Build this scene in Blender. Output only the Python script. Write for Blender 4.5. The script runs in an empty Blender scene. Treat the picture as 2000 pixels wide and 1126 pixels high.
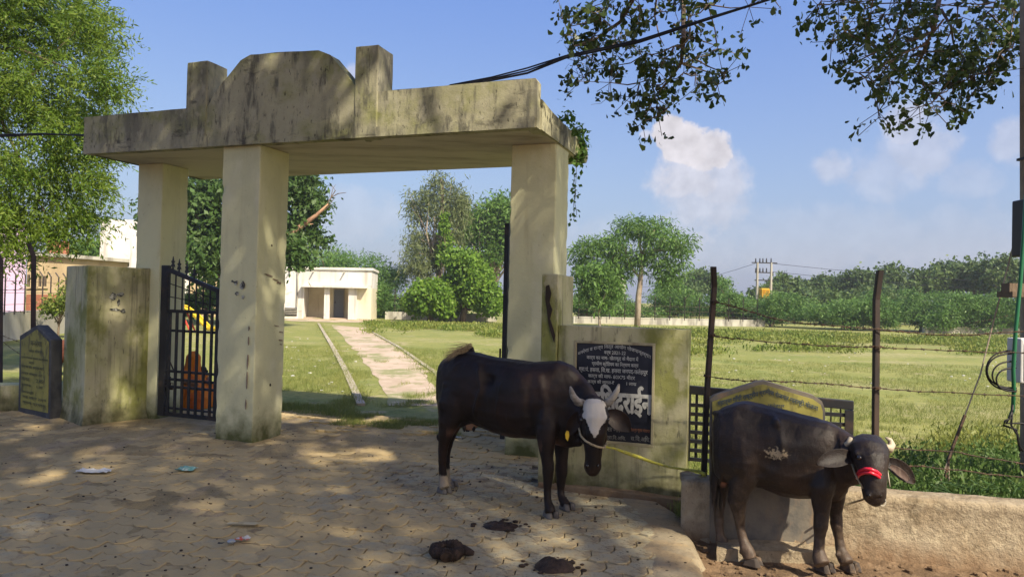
import bpy, bmesh, math, random
import numpy as np
from mathutils import Vector, Matrix, noise as mnoise
random.seed(7); rng = np.random.default_rng(7)
sc = bpy.context.scene
COL = sc.collection
# ------------------------------------------------------------------ camera
FPX, RES_X, RES_Y = 1400.0, 2000.0, 1126.0
EYE = Vector((0, 0, 1.6))
PITCH, ROLL = math.atan(21 / FPX), math.radians(1.35)
_f = Vector((0, math.cos(PITCH), math.sin(PITCH)))
_up0 = Vector((0, -math.sin(PITCH), math.cos(PITCH)))
_r0 = Vector((1, 0, 0))
CR = _r0 * math.cos(ROLL) + _up0 * math.sin(ROLL)
CU = -_r0 * math.sin(ROLL) + _up0 * math.cos(ROLL)
cam_data = bpy.data.cameras.new('camera'); cam = bpy.data.objects.new('camera', cam_data); COL.objects.link(cam)
cam_data.sensor_width = 36; cam_data.lens = 36 * FPX / RES_X
cam_data.clip_start = .05; cam_data.clip_end = 5000
m = Matrix((CR, CU, -_f)).transposed().to_4x4(); m.translation = EYE
cam.matrix_world = m
sc.camera = cam
# ------------------------------------------------------------------ light
SUN_AZ = Vector((.62, -.785, 0)).normalized()      # horizontal direction towards the sun
SUN_EL = math.radians(44)
TO_SUN = SUN_AZ * math.cos(SUN_EL) + Vector((0, 0, math.sin(SUN_EL)))
sd = bpy.data.lights.new('sun', 'SUN'); sd.energy = 4.2; sd.angle = math.radians(.9); sd.color = (1, .89, .70)
so = bpy.data.objects.new('sun', sd); COL.objects.link(so)
so.rotation_euler = (-TO_SUN).to_track_quat('-Z', 'Y').to_euler()
sc.view_settings.view_transform = 'Standard'; sc.view_settings.look = 'None'
sc.view_settings.exposure = .97; sc.view_settings.gamma = 1; sc.view_settings.use_curve_mapping = False
w = bpy.data.worlds.new('World'); sc.world = w; w.use_nodes = True
def pxdir(px, py):
    return (_f * FPX + CR * (px - 1000) - CU * (py - 563)).normalized()
def build_world():
    nt = w.node_tree; N = nt.nodes; L = nt.links
    bg = N['Background']; bg.inputs[1].default_value = .12
    sky = N.new('ShaderNodeTexSky'); sky.sky_type = 'NISHITA'; sky.sun_disc = False
    sky.sun_elevation = SUN_EL
    sky.sun_rotation = math.atan2(SUN_AZ.x, SUN_AZ.y)
    sky.air_density = 1.0; sky.dust_density = 4.0; sky.ozone_density = 1.5; sky.altitude = 100
    tc = N.new('ShaderNodeTexCoord')
    nz = N.new('ShaderNodeTexNoise'); nz.inputs['Scale'].default_value = 17; nz.inputs['Detail'].default_value = 12; nz.inputs['Roughness'].default_value = .66
    L.new(tc.outputs['Generated'], nz.inputs['Vector'])
    nz2 = N.new('ShaderNodeTexNoise'); nz2.inputs['Scale'].default_value = 40; nz2.inputs['Detail'].default_value = 6
    L.new(tc.outputs['Generated'], nz2.inputs['Vector'])
    def math_(op, a, b=None, c=None):
        n = N.new('ShaderNodeMath'); n.operation = op
        for i, v in enumerate((a, b, c)):
            if v is None: continue
            if isinstance(v, (int, float)): n.inputs[i].default_value = v
            else: L.new(v, n.inputs[i])
        return n.outputs[0]
    total = None
    # every puff: pixel centre, half width, half height (pixels), strength
    puffs = [(1305, 262, 36, 34, 1), (1340, 285, 52, 44, 1), (1385, 292, 44, 42, .97), (1400, 300, 30, 30, .95), (1330, 340, 76, 72, .72), (1405, 350, 70, 64, .58), (1262, 262, 14, 10, .6), (1365, 410, 110, 90, .5),
             (1625, 325, 50, 36, .42), (1690, 340, 30, 24, .3), (1770, 245, 46, 44, .5), (1795, 290, 70, 70, .42), (1740, 330, 90, 70, .28), (1975, 280, 40, 50, .4), (1890, 350, 60, 40, .2),
             (690, 140, 22, 20, .5), (700, 420, 90, 60, .22), (1500, 470, 700, 70, .18), (640, 400, 60, 40, .2), (2300, 330, 200, 90, .5), (-300, 300, 160, 60, .5)]
    fuzz = math_('MULTIPLY', math_('SUBTRACT', nz.outputs['Fac'], .5), 3.4)
    fuzz = math_('ADD', fuzz, math_('MULTIPLY', math_('SUBTRACT', nz2.outputs['Fac'], .5), .7))
    for (px, py, a, b, st) in puffs:
        d = pxdir(px, py)
        right = Vector((d.y, -d.x, 0)).normalized(); up = right.cross(d)
        k = d.dot(_f) / FPX
        def dot(v, s):
            n = N.new('ShaderNodeVectorMath'); n.operation = 'DOT_PRODUCT'
            L.new(tc.outputs['Generated'], n.inputs[0]); n.inputs[1].default_value = tuple(v * s)
            return n.outputs['Value']
        x = dot(right, 1 / (a * k)); y = dot(up, 1 / (b * k))
        r2 = math_('ADD', math_('MULTIPLY', x, x), math_('MULTIPLY', y, y))
        front = math_('GREATER_THAN', dot(d, 1), .3)
        v = math_('ADD', math_('SUBTRACT', 1.15, r2), fuzz)
        mr = N.new('ShaderNodeMapRange'); mr.interpolation_type = 'SMOOTHSTEP'
        L.new(v, mr.inputs[0]); mr.inputs[1].default_value = 0; mr.inputs[2].default_value = .5 if st > .8 else 1.05
        mr.inputs[3].default_value = 0; mr.inputs[4].default_value = st
        o = math_('MULTIPLY', mr.outputs[0], front)
        total = o if total is None else math_('MAXIMUM', total, o)
    shade = N.new('ShaderNodeMapRange'); L.new(nz2.outputs['Fac'], shade.inputs[0])
    shade.inputs[1].default_value = .3; shade.inputs[2].default_value = .7; shade.inputs[3].default_value = .74; shade.inputs[4].default_value = 1
    ccol = N.new('ShaderNodeVectorMath'); ccol.operation = 'SCALE'; ccol.inputs[0].default_value = (3.75, 3.6, 3.85)
    L.new(shade.outputs[0], ccol.inputs['Scale'])
    # tint the clear sky toward the periwinkle of the photograph
    sep = N.new('ShaderNodeSeparateXYZ'); L.new(tc.outputs['Generated'], sep.inputs[0])
    gr = N.new('ShaderNodeMapRange'); gr.interpolation_type = 'SMOOTHSTEP'; L.new(sep.outputs[2], gr.inputs[0]); gr.inputs[1].default_value = -.02; gr.inputs[2].default_value = .5
    gm = N.new('ShaderNodeMix'); gm.data_type = 'RGBA'; L.new(gr.outputs[0], gm.inputs[0]); gm.inputs[6].default_value = (1.05, 1.75, 3.75, 1); gm.inputs[7].default_value = (.2, 1.02, 4.45, 1)
    hr = N.new('ShaderNodeMapRange'); hr.interpolation_type = 'SMOOTHSTEP'; L.new(sep.outputs[2], hr.inputs[0]); hr.inputs[1].default_value = -.03; hr.inputs[2].default_value = .11
    hm_ = N.new('ShaderNodeMix'); hm_.data_type = 'RGBA'; L.new(hr.outputs[0], hm_.inputs[0]); hm_.inputs[6].default_value = (3.0, 3.3, 4.3, 1); hm_.inputs[7].default_value = (1.05, 1.75, 3.75, 1); L.new(hm_.outputs[2], gm.inputs[6])
    tint = N.new('ShaderNodeMix'); tint.data_type = 'RGBA'; tint.blend_type = 'MULTIPLY'; tint.inputs[0].default_value = 1
    L.new(sky.outputs[0], tint.inputs[6]); tint.inputs[7].default_value = SKY_TINT
    mx = N.new('ShaderNodeMix'); mx.data_type = 'RGBA'
    air = N.new('ShaderNodeMix'); air.data_type = 'RGBA'; air.inputs[0].default_value = .5
    L.new(tint.outputs[2], air.inputs[6]); L.new(gm.outputs[2], air.inputs[7])
    L.new(total, mx.inputs[0]); L.new(air.outputs[2], mx.inputs[6]); L.new(ccol.outputs[0], mx.inputs[7])
    L.new(mx.outputs[2], bg.inputs[0])
SKY_TINT = (1.15, 1.0, .72, 1)
build_world()
# ------------------------------------------------------------------ placing helpers
def at(px, py, D):
    d = pxdir(px, py); return EYE + d * (D / d.y)
def gnd(px, py, z=0.0):
    d = pxdir(px, py); return EYE + d * ((z - 1.6) / d.z)
def onplane(px, py, p0, n):
    d = pxdir(px, py); return EYE + d * ((p0 - EYE).dot(n) / d.dot(n))
# ------------------------------------------------------------------ materials
def new_mat(name):
    m = bpy.data.materials.new(name); m.use_nodes = True
    return m, m.node_tree, m.node_tree.nodes['Principled BSDF']
def c4(c): return (c[0], c[1], c[2], 1)
def mat(name, base, layers=(), rough=.85, bump=(), metal=0, spec=.3, coord='Object', attr=None, translucent=0, joints=None):
    """layers: (colour, (sx,sy,sz), lo, hi, amount[, detail]); bump: (scale or xyz, strength, distance); attr: (name, colour, lo, hi, noise)"""
    m, nt, bs = new_mat(name); N = nt.nodes; L = nt.links
    tc = N.new('ShaderNodeTexCoord'); src = tc.outputs[coord]
    def nz(scale, detail=6, rough_=.6, off=0):
        mp = N.new('ShaderNodeMapping'); L.new(src, mp.inputs[0])
        s = scale if isinstance(scale, tuple) else (scale,) * 3
        mp.inputs['Scale'].default_value = s; mp.inputs['Location'].default_value = (off * 3.7, off * 1.9, off * 5.1)
        n = N.new('ShaderNodeTexNoise'); n.inputs['Scale'].default_value = 1; n.inputs['Detail'].default_value = detail; n.inputs['Roughness'].default_value = rough_
        L.new(mp.outputs[0], n.inputs['Vector']); return n.outputs['Fac']
    cur = None
    for i, ly in enumerate(layers):
        col, scale, lo, hi, amt = ly[:5]
        f = nz(scale, ly[5] if len(ly) > 5 else 6, .62, i + 1)
        mr = N.new('ShaderNodeMapRange'); mr.interpolation_type = 'SMOOTHSTEP'; L.new(f, mr.inputs[0])
        mr.inputs[1].default_value = lo; mr.inputs[2].default_value = hi; mr.inputs[4].default_value = amt
        mx = N.new('ShaderNodeMix'); mx.data_type = 'RGBA'; L.new(mr.outputs[0], mx.inputs[0])
        if cur is None: mx.inputs[6].default_value = c4(base)
        else: L.new(cur, mx.inputs[6])
        mx.inputs[7].default_value = c4(col); cur = mx.outputs[2]
    for at_ in (attr or ()):
        nm, col, lo, hi, nscale, namt = at_
        a = N.new('ShaderNodeAttribute'); a.attribute_name = nm
        f = nz(nscale, 6, .6, 9)
        s1 = N.new('ShaderNodeMath'); s1.operation = 'MULTIPLY_ADD'; L.new(f, s1.inputs[0]); s1.inputs[1].default_value = namt; s1.inputs[2].default_value = -namt * .5
        s2 = N.new('ShaderNodeMath'); s2.operation = 'ADD'; L.new(a.outputs['Fac'], s2.inputs[0]); L.new(s1.outputs[0], s2.inputs[1])
        mr = N.new('ShaderNodeMapRange'); L.new(s2.outputs[0], mr.inputs[0]); mr.inputs[1].default_value = lo; mr.inputs[2].default_value = hi
        mx = N.new('ShaderNodeMix'); mx.data_type = 'RGBA'; L.new(mr.outputs[0], mx.inputs[0])
        if cur is None: mx.inputs[6].default_value = c4(base)
        else: L.new(cur, mx.inputs[6])
        mx.inputs[7].default_value = c4(col); cur = mx.outputs[2]
    if cur is None: bs.inputs['Base Color'].default_value = c4(base)
    else: L.new(cur, bs.inputs['Base Color'])
    bs.inputs['Roughness'].default_value = rough; bs.inputs['Metallic'].default_value = metal
    bs.inputs['Specular IOR Level'].default_value = spec
    prev = None
    for i, (scale, st, dist) in enumerate(bump):
        b = N.new('ShaderNodeBump'); b.inputs['Strength'].default_value = st; b.inputs['Distance'].default_value = dist
        L.new(nz(scale, 8, .65, 20 + i), b.inputs['Height'])
        if prev: L.new(prev, b.inputs['Normal'])
        prev = b.outputs[0]
    if prev: L.new(prev, bs.inputs['Normal'])
    if translucent:
        tr = N.new('ShaderNodeBsdfTranslucent'); ms = N.new('ShaderNodeMixShader'); ms.inputs[0].default_value = translucent
        if cur is None: tr.inputs[0].default_value = c4(base)
        else: L.new(cur, tr.inputs[0])
        L.new(bs.outputs[0], ms.inputs[1]); L.new(tr.outputs[0], ms.inputs[2])
        L.new(ms.outputs[0], N['Material Output'].inputs[0])
    return m
def leafmat(name, c1, c2, c3, scale=.8, tr=.35, rough=.5):
    """leaf colours vary by clump (noise) and by leaf (attribute rnd)"""
    m = mat(name, c1, [(c2, (scale,) * 3, .4, .62, .9, 3)], rough=rough, spec=.25, translucent=tr, attr=[('rnd', c3, .55, 1.25, .6, .3)])
    return m
def concrete(name, base, dark, moss=None, s=1.0, streak=.7, patch=.6, bump=.25):
    ly = [(tuple(x * .82 for x in base), (1.1 * s, 1.1 * s, .8 * s), .35, .65, patch), (dark, (2.2 * s, 2.2 * s, .35 * s), .5, .68, streak)]
    if moss: ly.append((moss, (1.3 * s, 1.3 * s, .9 * s), .5, .68, .75))
    ly += [(dark, (9 * s, 9 * s, 1.2 * s), .56, .72, streak * .8), (tuple(min(1, x * 1.15) for x in base), (17 * s,) * 3, .5, .7, .35), (dark, (30, 30, 14), .64, .74, .5)]
    return mat(name, base, ly, rough=.9, bump=[(14, bump, .02), (70, bump * .7, .006)])
MT = {}
MT['beam'] = mat('beam_concrete', (.38, .36, .24), [((.28, .265, .18), (1.6, 1.6, 1), .38, .62, .9), ((.20, .215, .05), (1.2, 1.2, 1.6), .46, .66, .75), ((.13, .125, .10), (2.4, 2.4, .9), .48, .66, .8), ((.07, .068, .058), (9, 9, 2.2), .51, .66, .75), ((.36, .34, .25), (6, 6, 4), .54, .66, .6), ((.045, .042, .036), (2.0, 2.0, 5), .58, .68, .7), ((.03, .028, .025), (34, 34, 14), .60, .68, .7)], rough=.92, bump=[(12, .35, .02), (60, .35, .006)])
MT['soffit'] = mat('soffit_concrete', (.50, .45, .37), [((.25, .21, .17), (.8, 3, 3), .45, .7, .7), ((.16, .13, .10), (2, 9, 9), .6, .72, .5)], bump=[((2, 8, 8), .3, .02)])
MT['cream'] = mat('cream_limewash', (.63, .61, .37), [((.50, .49, .31), (1.2, 1.2, .9), .4, .65, .8), ((.42, .38, .22), (6, 6, .5), .55, .75, .55), ((.66, .64, .46), (3, 3, 1.5), .52, .66, .5), ((.16, .16, .07), (1.4, 1.4, .4), .6, .78, .5), ((.25, .22, .13), (40, 40, 25), .63, .72, .5)],
                  bump=[(9, .22, .02), (60, .2, .005)], attr=[('damp', (.10, .105, .035), .55, 1.0, 5, .9)])
MT['mossy'] = mat('mossy_limewash', (.48, .45, .28), [((.34, .34, .16), (1.5, 1.5, .8), .4, .62, .85), ((.11, .10, .07), (9, 9, .55), .5, .68, .75), ((.17, .18, .03), (1.6, 1.6, 1.2), .47, .62, .8), ((.5, .46, .33), (4, 4, 2.5), .56, .68, .5), ((.07, .065, .045), (24, 24, 8), .58, .7, .6)],
                  bump=[(9, .35, .02), (60, .3, .006)], attr=[('damp', (.085, .08, .035), .5, 1.0, 6, 1.0)])
MT['cement'] = mat('cement_plaster', (.36, .30, .21), [((.26, .20, .125), (2, 2, 1.2), .4, .62, .8), ((.15, .115, .07), (7, 7, 3), .50, .66, .7), ((.10, .075, .045), (45, 45, 30), .58, .68, .6), ((.46, .39, .27), (14, 14, 14), .5, .65, .5)], bump=[(26, .9, .02), (9, .5, .04), (90, .5, .006)], attr=[('damp', (.20, .13, .075), .35, 1.0, 8, .9)])
MT['iron'] = mat('black_iron', (.018, .018, .02), [((.07, .045, .03), (6, 6, 6), .52, .7, .7)], rough=.55, spec=.4)
MT['rust'] = mat('rusty_wire', (.05, .035, .026), [((.10, .055, .03), (30, 30, 30), .45, .6, .8)], rough=.7)
MT['bpost'] = mat('painted_angle_iron', (.03, .024, .022), [((.08, .05, .035), (5, 5, 2), .48, .62, .6)], rough=.6)
MT['white'] = mat('white_limewash', (.72, .71, .68), [((.58, .56, .51), (.5, .5, .3), .42, .62, .8), ((.36, .33, .28), (3, 3, .25), .53, .68, .6), ((.30, .27, .22), (1.2, 1.2, 3), .60, .70, .5)], bump=[(3, .2, .03)])
MT['wcream'] = mat('pale_cream_wall', (.68, .63, .48), [((.56, .50, .36), (.8, .8, .5), .45, .65, .8), ((.40, .34, .24), (3, 3, .4), .6, .75, .5)])
MT['pink'] = mat('pink_plaster', (.60, .45, .62), [((.5, .38, .52), (.6, .6, .4), .4, .7, .8), ((.4, .32, .38), (4, 4, .3), .6, .74, .5)])
MT['tan'] = mat('tan_plaster', (.46, .36, .22), [((.34, .26, .16), (.7, .7, .3), .45, .65, .8)])
MT['brick'] = mat('red_brick', (.36, .15, .085), [((.25, .10, .06), (2, 2, 2), .4, .6, .8), ((.42, .28, .2), (5, 5, 5), .55, .7, .6)])
MT['dark'] = mat('dark_interior', (.02, .02, .02))
MT['plaque'] = mat('navy_painted_slab', (.014, .016, .026), [((.03, .032, .045), (3, 3, 3), .45, .65, .7), ((.06, .06, .06), (12, 12, 12), .66, .75, .5)], rough=.45, spec=.35, bump=[(5, .2, .01)])
MT['plaqueframe'] = concrete('plaque_border_plaster', (.42, .38, .24), (.12, .08, .05))
MT['letter'] = mat('pale_lettering', (.50, .50, .46), [((.3, .3, .28), (20, 20, 20), .5, .65, .8)])
MT['letterdim'] = mat('faded_lettering', (.27, .27, .25), [((.12, .12, .12), (15, 15, 15), .5, .62, .8)])
MT['letterred'] = mat('reddish_lettering', (.30, .13, .07), [((.12, .06, .04), (15, 15, 15), .5, .62, .8)])
MT['yellow'] = mat('yellow_sign_paint', (.30, .27, .07), [((.19, .175, .055), (2.5, 2.5, 2), .4, .62, .8), ((.07, .065, .04), (9, 9, 4), .50, .66, .75)], rough=.8, bump=[(20, .2, .01)])
MT['stoneedge'] = mat('weathered_sign_edge', (.17, .15, .12), [((.08, .08, .08), (4, 4, 3), .42, .62, .8), ((.28, .17, .09), (5, 5, 2), .55, .68, .5)], bump=[(25, .4, .01)])
MT['blueletter'] = mat('blue_sign_lettering', (.05, .075, .10))
MT['signdark'] = mat('dark_slab_edge', (.06, .062, .066), [((.12, .12, .115), (5, 5, 3), .45, .65, .7)], bump=[(25, .4, .01)])
MT['pave'] = mat('dusty_paver', (.36, .325, .225), [((.43, .325, .17), (2.2, 2.2, 2.2), .40, .56, .85), ((.34, .33, .30), (4, 4, 4), .56, .68, .5), ((.20, .14, .08), (7, 7, 7), .48, .62, .75), ((.07, .05, .035), (38, 38, 38), .57, .66, .8), ((.12, .085, .05), (1.3, 1.3, 1.3), .54, .66, .55)],
                 rough=.92, bump=[(12, .5, .015), (70, .9, .008), (30, .6, .01)], attr=[('dust', (.47, .355, .18), .25, .6, 14, .7)])
MT['joint'] = mat('joint_soil', (.05, .036, .023), [((.11, .08, .05), (6, 6, 6), .45, .6, .7)], bump=[(30, .5, .02)])
MT['dust'] = mat('dust_layer', (.47, .355, .18), [((.35, .26, .125), (1.5, 1.5, 1.5), .4, .62, .8), ((.48, .37, .24), (4, .9, 4), .5, .65, .6), ((.20, .145, .09), (8, 8, 8), .55, .68, .6), ((.13, .085, .045), (60, 60, 60), .56, .68, .7), ((.48, .36, .22), (85, 85, 85), .60, .70, .6), ((.06, .04, .025), (45, 45, 45), .66, .72, .8)],
                 rough=.95, bump=[((3, 26, 3), .7, .03), (60, 1.0, .015), (16, .9, .035)])
MT['soil'] = mat('churned_soil', (.22, .145, .085), [((.13, .085, .05), (3, 3, 3), .42, .6, .8), ((.30, .21, .13), (9, 9, 9), .52, .66, .6), ((.05, .035, .025), (26, 26, 26), .6, .7, .8)], rough=.95, bump=[(14, .9, .04), (55, .8, .015)])
MT['track'] = mat('sandy_path', (.47, .375, .285), [((.37, .29, .21), (.7, .7, .7), .4, .6, .8), ((.20, .22, .08), (.9, .5, .9), .48, .60, .85), ((.52, .42, .34), (3, 3, 3), .5, .65, .6), ((.15, .18, .05), (5, 5, 5), .58, .68, .6)], bump=[(8, .4, .02)])
MT['kerb'] = mat('field_edging', (.42, .37, .30), [((.30, .26, .2), (2, 2, 2), .42, .62, .7), ((.2, .2, .1), (6, 6, 6), .58, .7, .5)], bump=[(20, .3, .01)])
MT['field'] = mat('grass_ground', (.20, .215, .055), [((.245, .245, .075), (.25, .25, .25), .42, .62, .9), ((.30, .28, .13), (.16, .4, .2), .52, .66, .7), ((.15, .185, .045), (.6, .6, .6), .5, .66, .8), ((.38, .32, .20), (1.4, 1.4, 1.4), .58, .68, .8), ((.08, .11, .03), (9, 9, 9), .5, .65, .6), ((.25, .27, .09), (25, 25, 25), .5, .66, .6)], rough=.95, bump=[(30, .7, .03), (6, .4, .05)])
MT['bark'] = mat('grey_brown_bark', (.16, .12, .085), [((.09, .065, .045), (8, 8, 2), .42, .62, .9), ((.25, .2, .15), (14, 14, 5), .55, .7, .6)], bump=[((12, 12, 3), .8, .03)])
MT['barkpale'] = mat('pale_bark', (.34, .29, .23), [((.2, .15, .11), (5, 5, 1.5), .42, .62, .8)], bump=[((10, 10, 3), .6, .03)])
MT['deadwood'] = mat('dead_wood', (.36, .22, .14), [((.22, .12, .08), (3, 3, 3), .42, .62, .8)], bump=[((6, 6, 6), .6, .03)])
# leaves
MT['l_feather'] = leafmat('acacia_leaf', (.09, .165, .018), (.14, .22, .025), (.24, .29, .055), .7, .4)
MT['l_dark'] = leafmat('dark_leaf', (.05, .10, .022), (.075, .145, .035), (.12, .18, .06), .6, .3)
MT['l_euca'] = leafmat('sparse_leaf', (.12, .16, .065), (.16, .20, .08), (.25, .27, .13), .5, .35)
MT['l_mid'] = leafmat('mid_green_leaf', (.08, .165, .03), (.12, .225, .045), (.18, .28, .075), .5, .35)
MT['l_bright'] = leafmat('bright_vine_leaf', (.10, .20, .02), (.15, .27, .03), (.24, .35, .06), .8, .4)
MT['l_prosopis'] = leafmat('mesquite_leaf', (.075, .165, .035), (.13, .24, .055), (.20, .30, .09), .35, .35)
MT['l_far'] = leafmat('distant_leaf', (.06, .11, .035), (.10, .16, .045), (.16, .22, .07), .25, .3)
MT['l_canopy'] = leafmat('brightened_crown_leaf', (.15, .17, .035), (.19, .20, .045), (.24, .24, .08), 1.5, .55, rough=.4)  # bough leaf colour brightened so light through the crown warms the shade
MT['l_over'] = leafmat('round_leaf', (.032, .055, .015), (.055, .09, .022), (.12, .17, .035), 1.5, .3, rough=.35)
MT['l_weed'] = leafmat('weed_leaf', (.12, .18, .03), (.20, .23, .05), (.30, .30, .08), .35, .3)
MT['l_herb'] = leafmat('herb_leaf', (.065, .13, .03), (.10, .17, .04), (.19, .24, .08), 2, .35)
MT['l_grass'] = leafmat('grass_blade', (.17, .215, .05), (.235, .26, .07), (.36, .34, .14), .5, .3)
# ------------------------------------------------------------------ mesh builders
def inv_of(parent):
    p = parent
    if p is None: return Matrix()
    while p.parent: p = p.parent
    return Matrix.LocRotScale(p.location, p.rotation_euler, None).inverted()
def link_mesh(name, me, mats, parent=None):
    for m_ in (mats if isinstance(mats, (list, tuple)) else [mats]): me.materials.append(m_)
    o = bpy.data.objects.new(name, me); COL.objects.link(o)
    if parent is not None:
        me.transform(inv_of(parent)); o.parent = parent
    return o
class MB:
    def __init__(s): s.v = []; s.f = []
    def poly(s, pts):
        b = len(s.v); s.v += [Vector(p) for p in pts]; s.f.append(tuple(range(b, b + len(pts))))
    def prism(s, pts, off):
        """closed polygon extruded by a vector"""
        off = Vector(off); b = len(s.v); n = len(pts)
        s.v += [Vector(p) for p in pts]; s.v += [Vector(p) + off for p in pts]
        s.f.append(tuple(range(b, b + n))[::-1]); s.f.append(tuple(range(b + n, b + 2 * n)))
        for i in range(n):
            j = (i + 1) % n; s.f.append((b + i, b + j, b + n + j, b + n + i))
        return s
    def box(s, o, a, b_, c):
        """corner o and three edge vectors"""
        o, a, b_, c = map(Vector, (o, a, b_, c))
        return s.prism([o, o + a, o + a + b_, o + b_], c)
    def cbox(s, c, dx, dy, dz, rz=0):
        R = Matrix.Rotation(rz, 3, 'Z'); a = R @ Vector((dx, 0, 0)); b = R @ Vector((0, dy, 0)); c = Vector(c)
        return s.box(c - a / 2 - b / 2, a, b, (0, 0, dz))
    def tube(s, pts, rad, n=6, A=None, cap=True):
        """rad: number, list of numbers or list of (ra, rb); A: fixed first section axis"""
        pts = [Vector(p) for p in pts]; k = len(pts)
        if not isinstance(rad, (list, tuple)): rad = [rad] * k
        b0 = len(s.v); prev = None
        for i, p in enumerate(pts):
            t = (pts[min(i + 1, k - 1)] - pts[max(i - 1, 0)])
            t = t.normalized() if t.length > 1e-9 else Vector((0, 0, 1))
            if A is not None: a = Vector(A)
            elif prev is not None: a = prev
            else: a = Vector((0, 0, 1)) if abs(t.z) < .9 else Vector((1, 0, 0))
            a = (a - t * a.dot(t)); a = a.normalized() if a.length > 1e-6 else t.orthogonal().normalized()
            prev = a; b = t.cross(a)
            ra, rb = rad[i] if isinstance(rad[i], (list, tuple)) else (rad[i], rad[i])
            for j in range(n):
                th = 2 * math.pi * j / n
                s.v.append(p + a * (math.cos(th) * ra) + b * (math.sin(th) * rb))
        for i in range(k - 1):
            for j in range(n):
                q = (j + 1) % n
                s.f.append((b0 + i * n + j, b0 + i * n + q, b0 + (i + 1) * n + q, b0 + (i + 1) * n + j))
        if cap:
            s.f.append(tuple(b0 + j for j in range(n))[::-1]); s.f.append(tuple(b0 + (k - 1) * n + j for j in range(n)))
        return s
    def ball(s, c, r, seg=12, R=None):
        c = Vector(c); r = r if isinstance(r, (list, tuple)) else (r,) * 3; b0 = len(s.v); rings = seg // 2
        R = R or Matrix.Identity(3)
        for i in range(rings + 1):
            ph = math.pi * i / rings
            for j in range(seg):
                th = 2 * math.pi * j / seg
                s.v.append(c + R @ Vector((r[0] * math.sin(ph) * math.cos(th), r[1] * math.sin(ph) * math.sin(th), r[2] * math.cos(ph))))
        for i in range(rings):
            for j in range(seg):
                q = (j + 1) % seg
                s.f.append((b0 + i * seg + j, b0 + i * seg + q, b0 + (i + 1) * seg + q, b0 + (i + 1) * seg + j))
        return s
    def mesh(s, name, smooth=False, fix=True):
        me = bpy.data.meshes.new(name); me.from_pydata(s.v, [], s.f)
        if fix:
            bm = bmesh.new(); bm.from_mesh(me); bmesh.ops.remove_doubles(bm, verts=bm.verts, dist=1e-5); bmesh.ops.recalc_face_normals(bm, faces=bm.faces); bm.to_mesh(me); bm.free()
        if smooth:
            me.polygons.foreach_set('use_smooth', [True] * len(me.polygons))
        return me
    def build(s, name, mats, parent=None, smooth=False, bevel=0):
        o = link_mesh(name, s.mesh(name, smooth), mats, parent)
        if bevel:
            b = o.modifiers.new('bevel', 'BEVEL'); b.width = bevel; b.segments = 2; b.limit_method = 'ANGLE'
        return o
def tag(o, label=None, cat=None, group=None, kind=None):
    if label: o['label'] = label
    if cat: o['category'] = cat
    if group: o['group'] = group
    if kind: o['kind'] = kind
    return o
def thing(name, label, cat, loc=(0, 0, 0), rz=0, group=None):
    o = bpy.data.objects.new(name, None); COL.objects.link(o); o.location = loc; o.rotation_euler = (0, 0, rz); o.empty_display_size = .2
    return tag(o, label, cat, group)
def copy_tree(o, parent=None):
    c = o.copy(); COL.objects.link(c)
    if parent is not None: c.parent = parent
    for ch in list(o.children): copy_tree(ch, c)
    return c
def grid_subdivide(o, size):
    """cut the long faces so that displacement / vertex attributes can work"""
    bm = bmesh.new(); bm.from_mesh(o.data)
    for _ in range(7):
        es = [e for e in bm.edges if e.calc_length() > size]
        if not es: break
        bmesh.ops.subdivide_edges(bm, edges=es, cuts=1, use_grid_fill=True)
    bm.to_mesh(o.data); bm.free()
def rough_up(o, size=.12, amp=.006, freq=3, damp_z=None, world=None):
    """uneven plaster: subdivide, displace by noise; damp: float attribute high near the ground"""
    grid_subdivide(o, size)
    me = o.data; me.update()
    a = me.attributes.new('damp', 'FLOAT', 'POINT')
    for v in me.vertices:
        p = v.co
        n = mnoise.noise(p * freq) + .5 * mnoise.noise(p * freq * 2.7)
        v.co = p + v.normal * n * amp
        if damp_z: a.data[v.index].value = max(0, 1 - max(p.z, 0) / damp_z)
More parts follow.
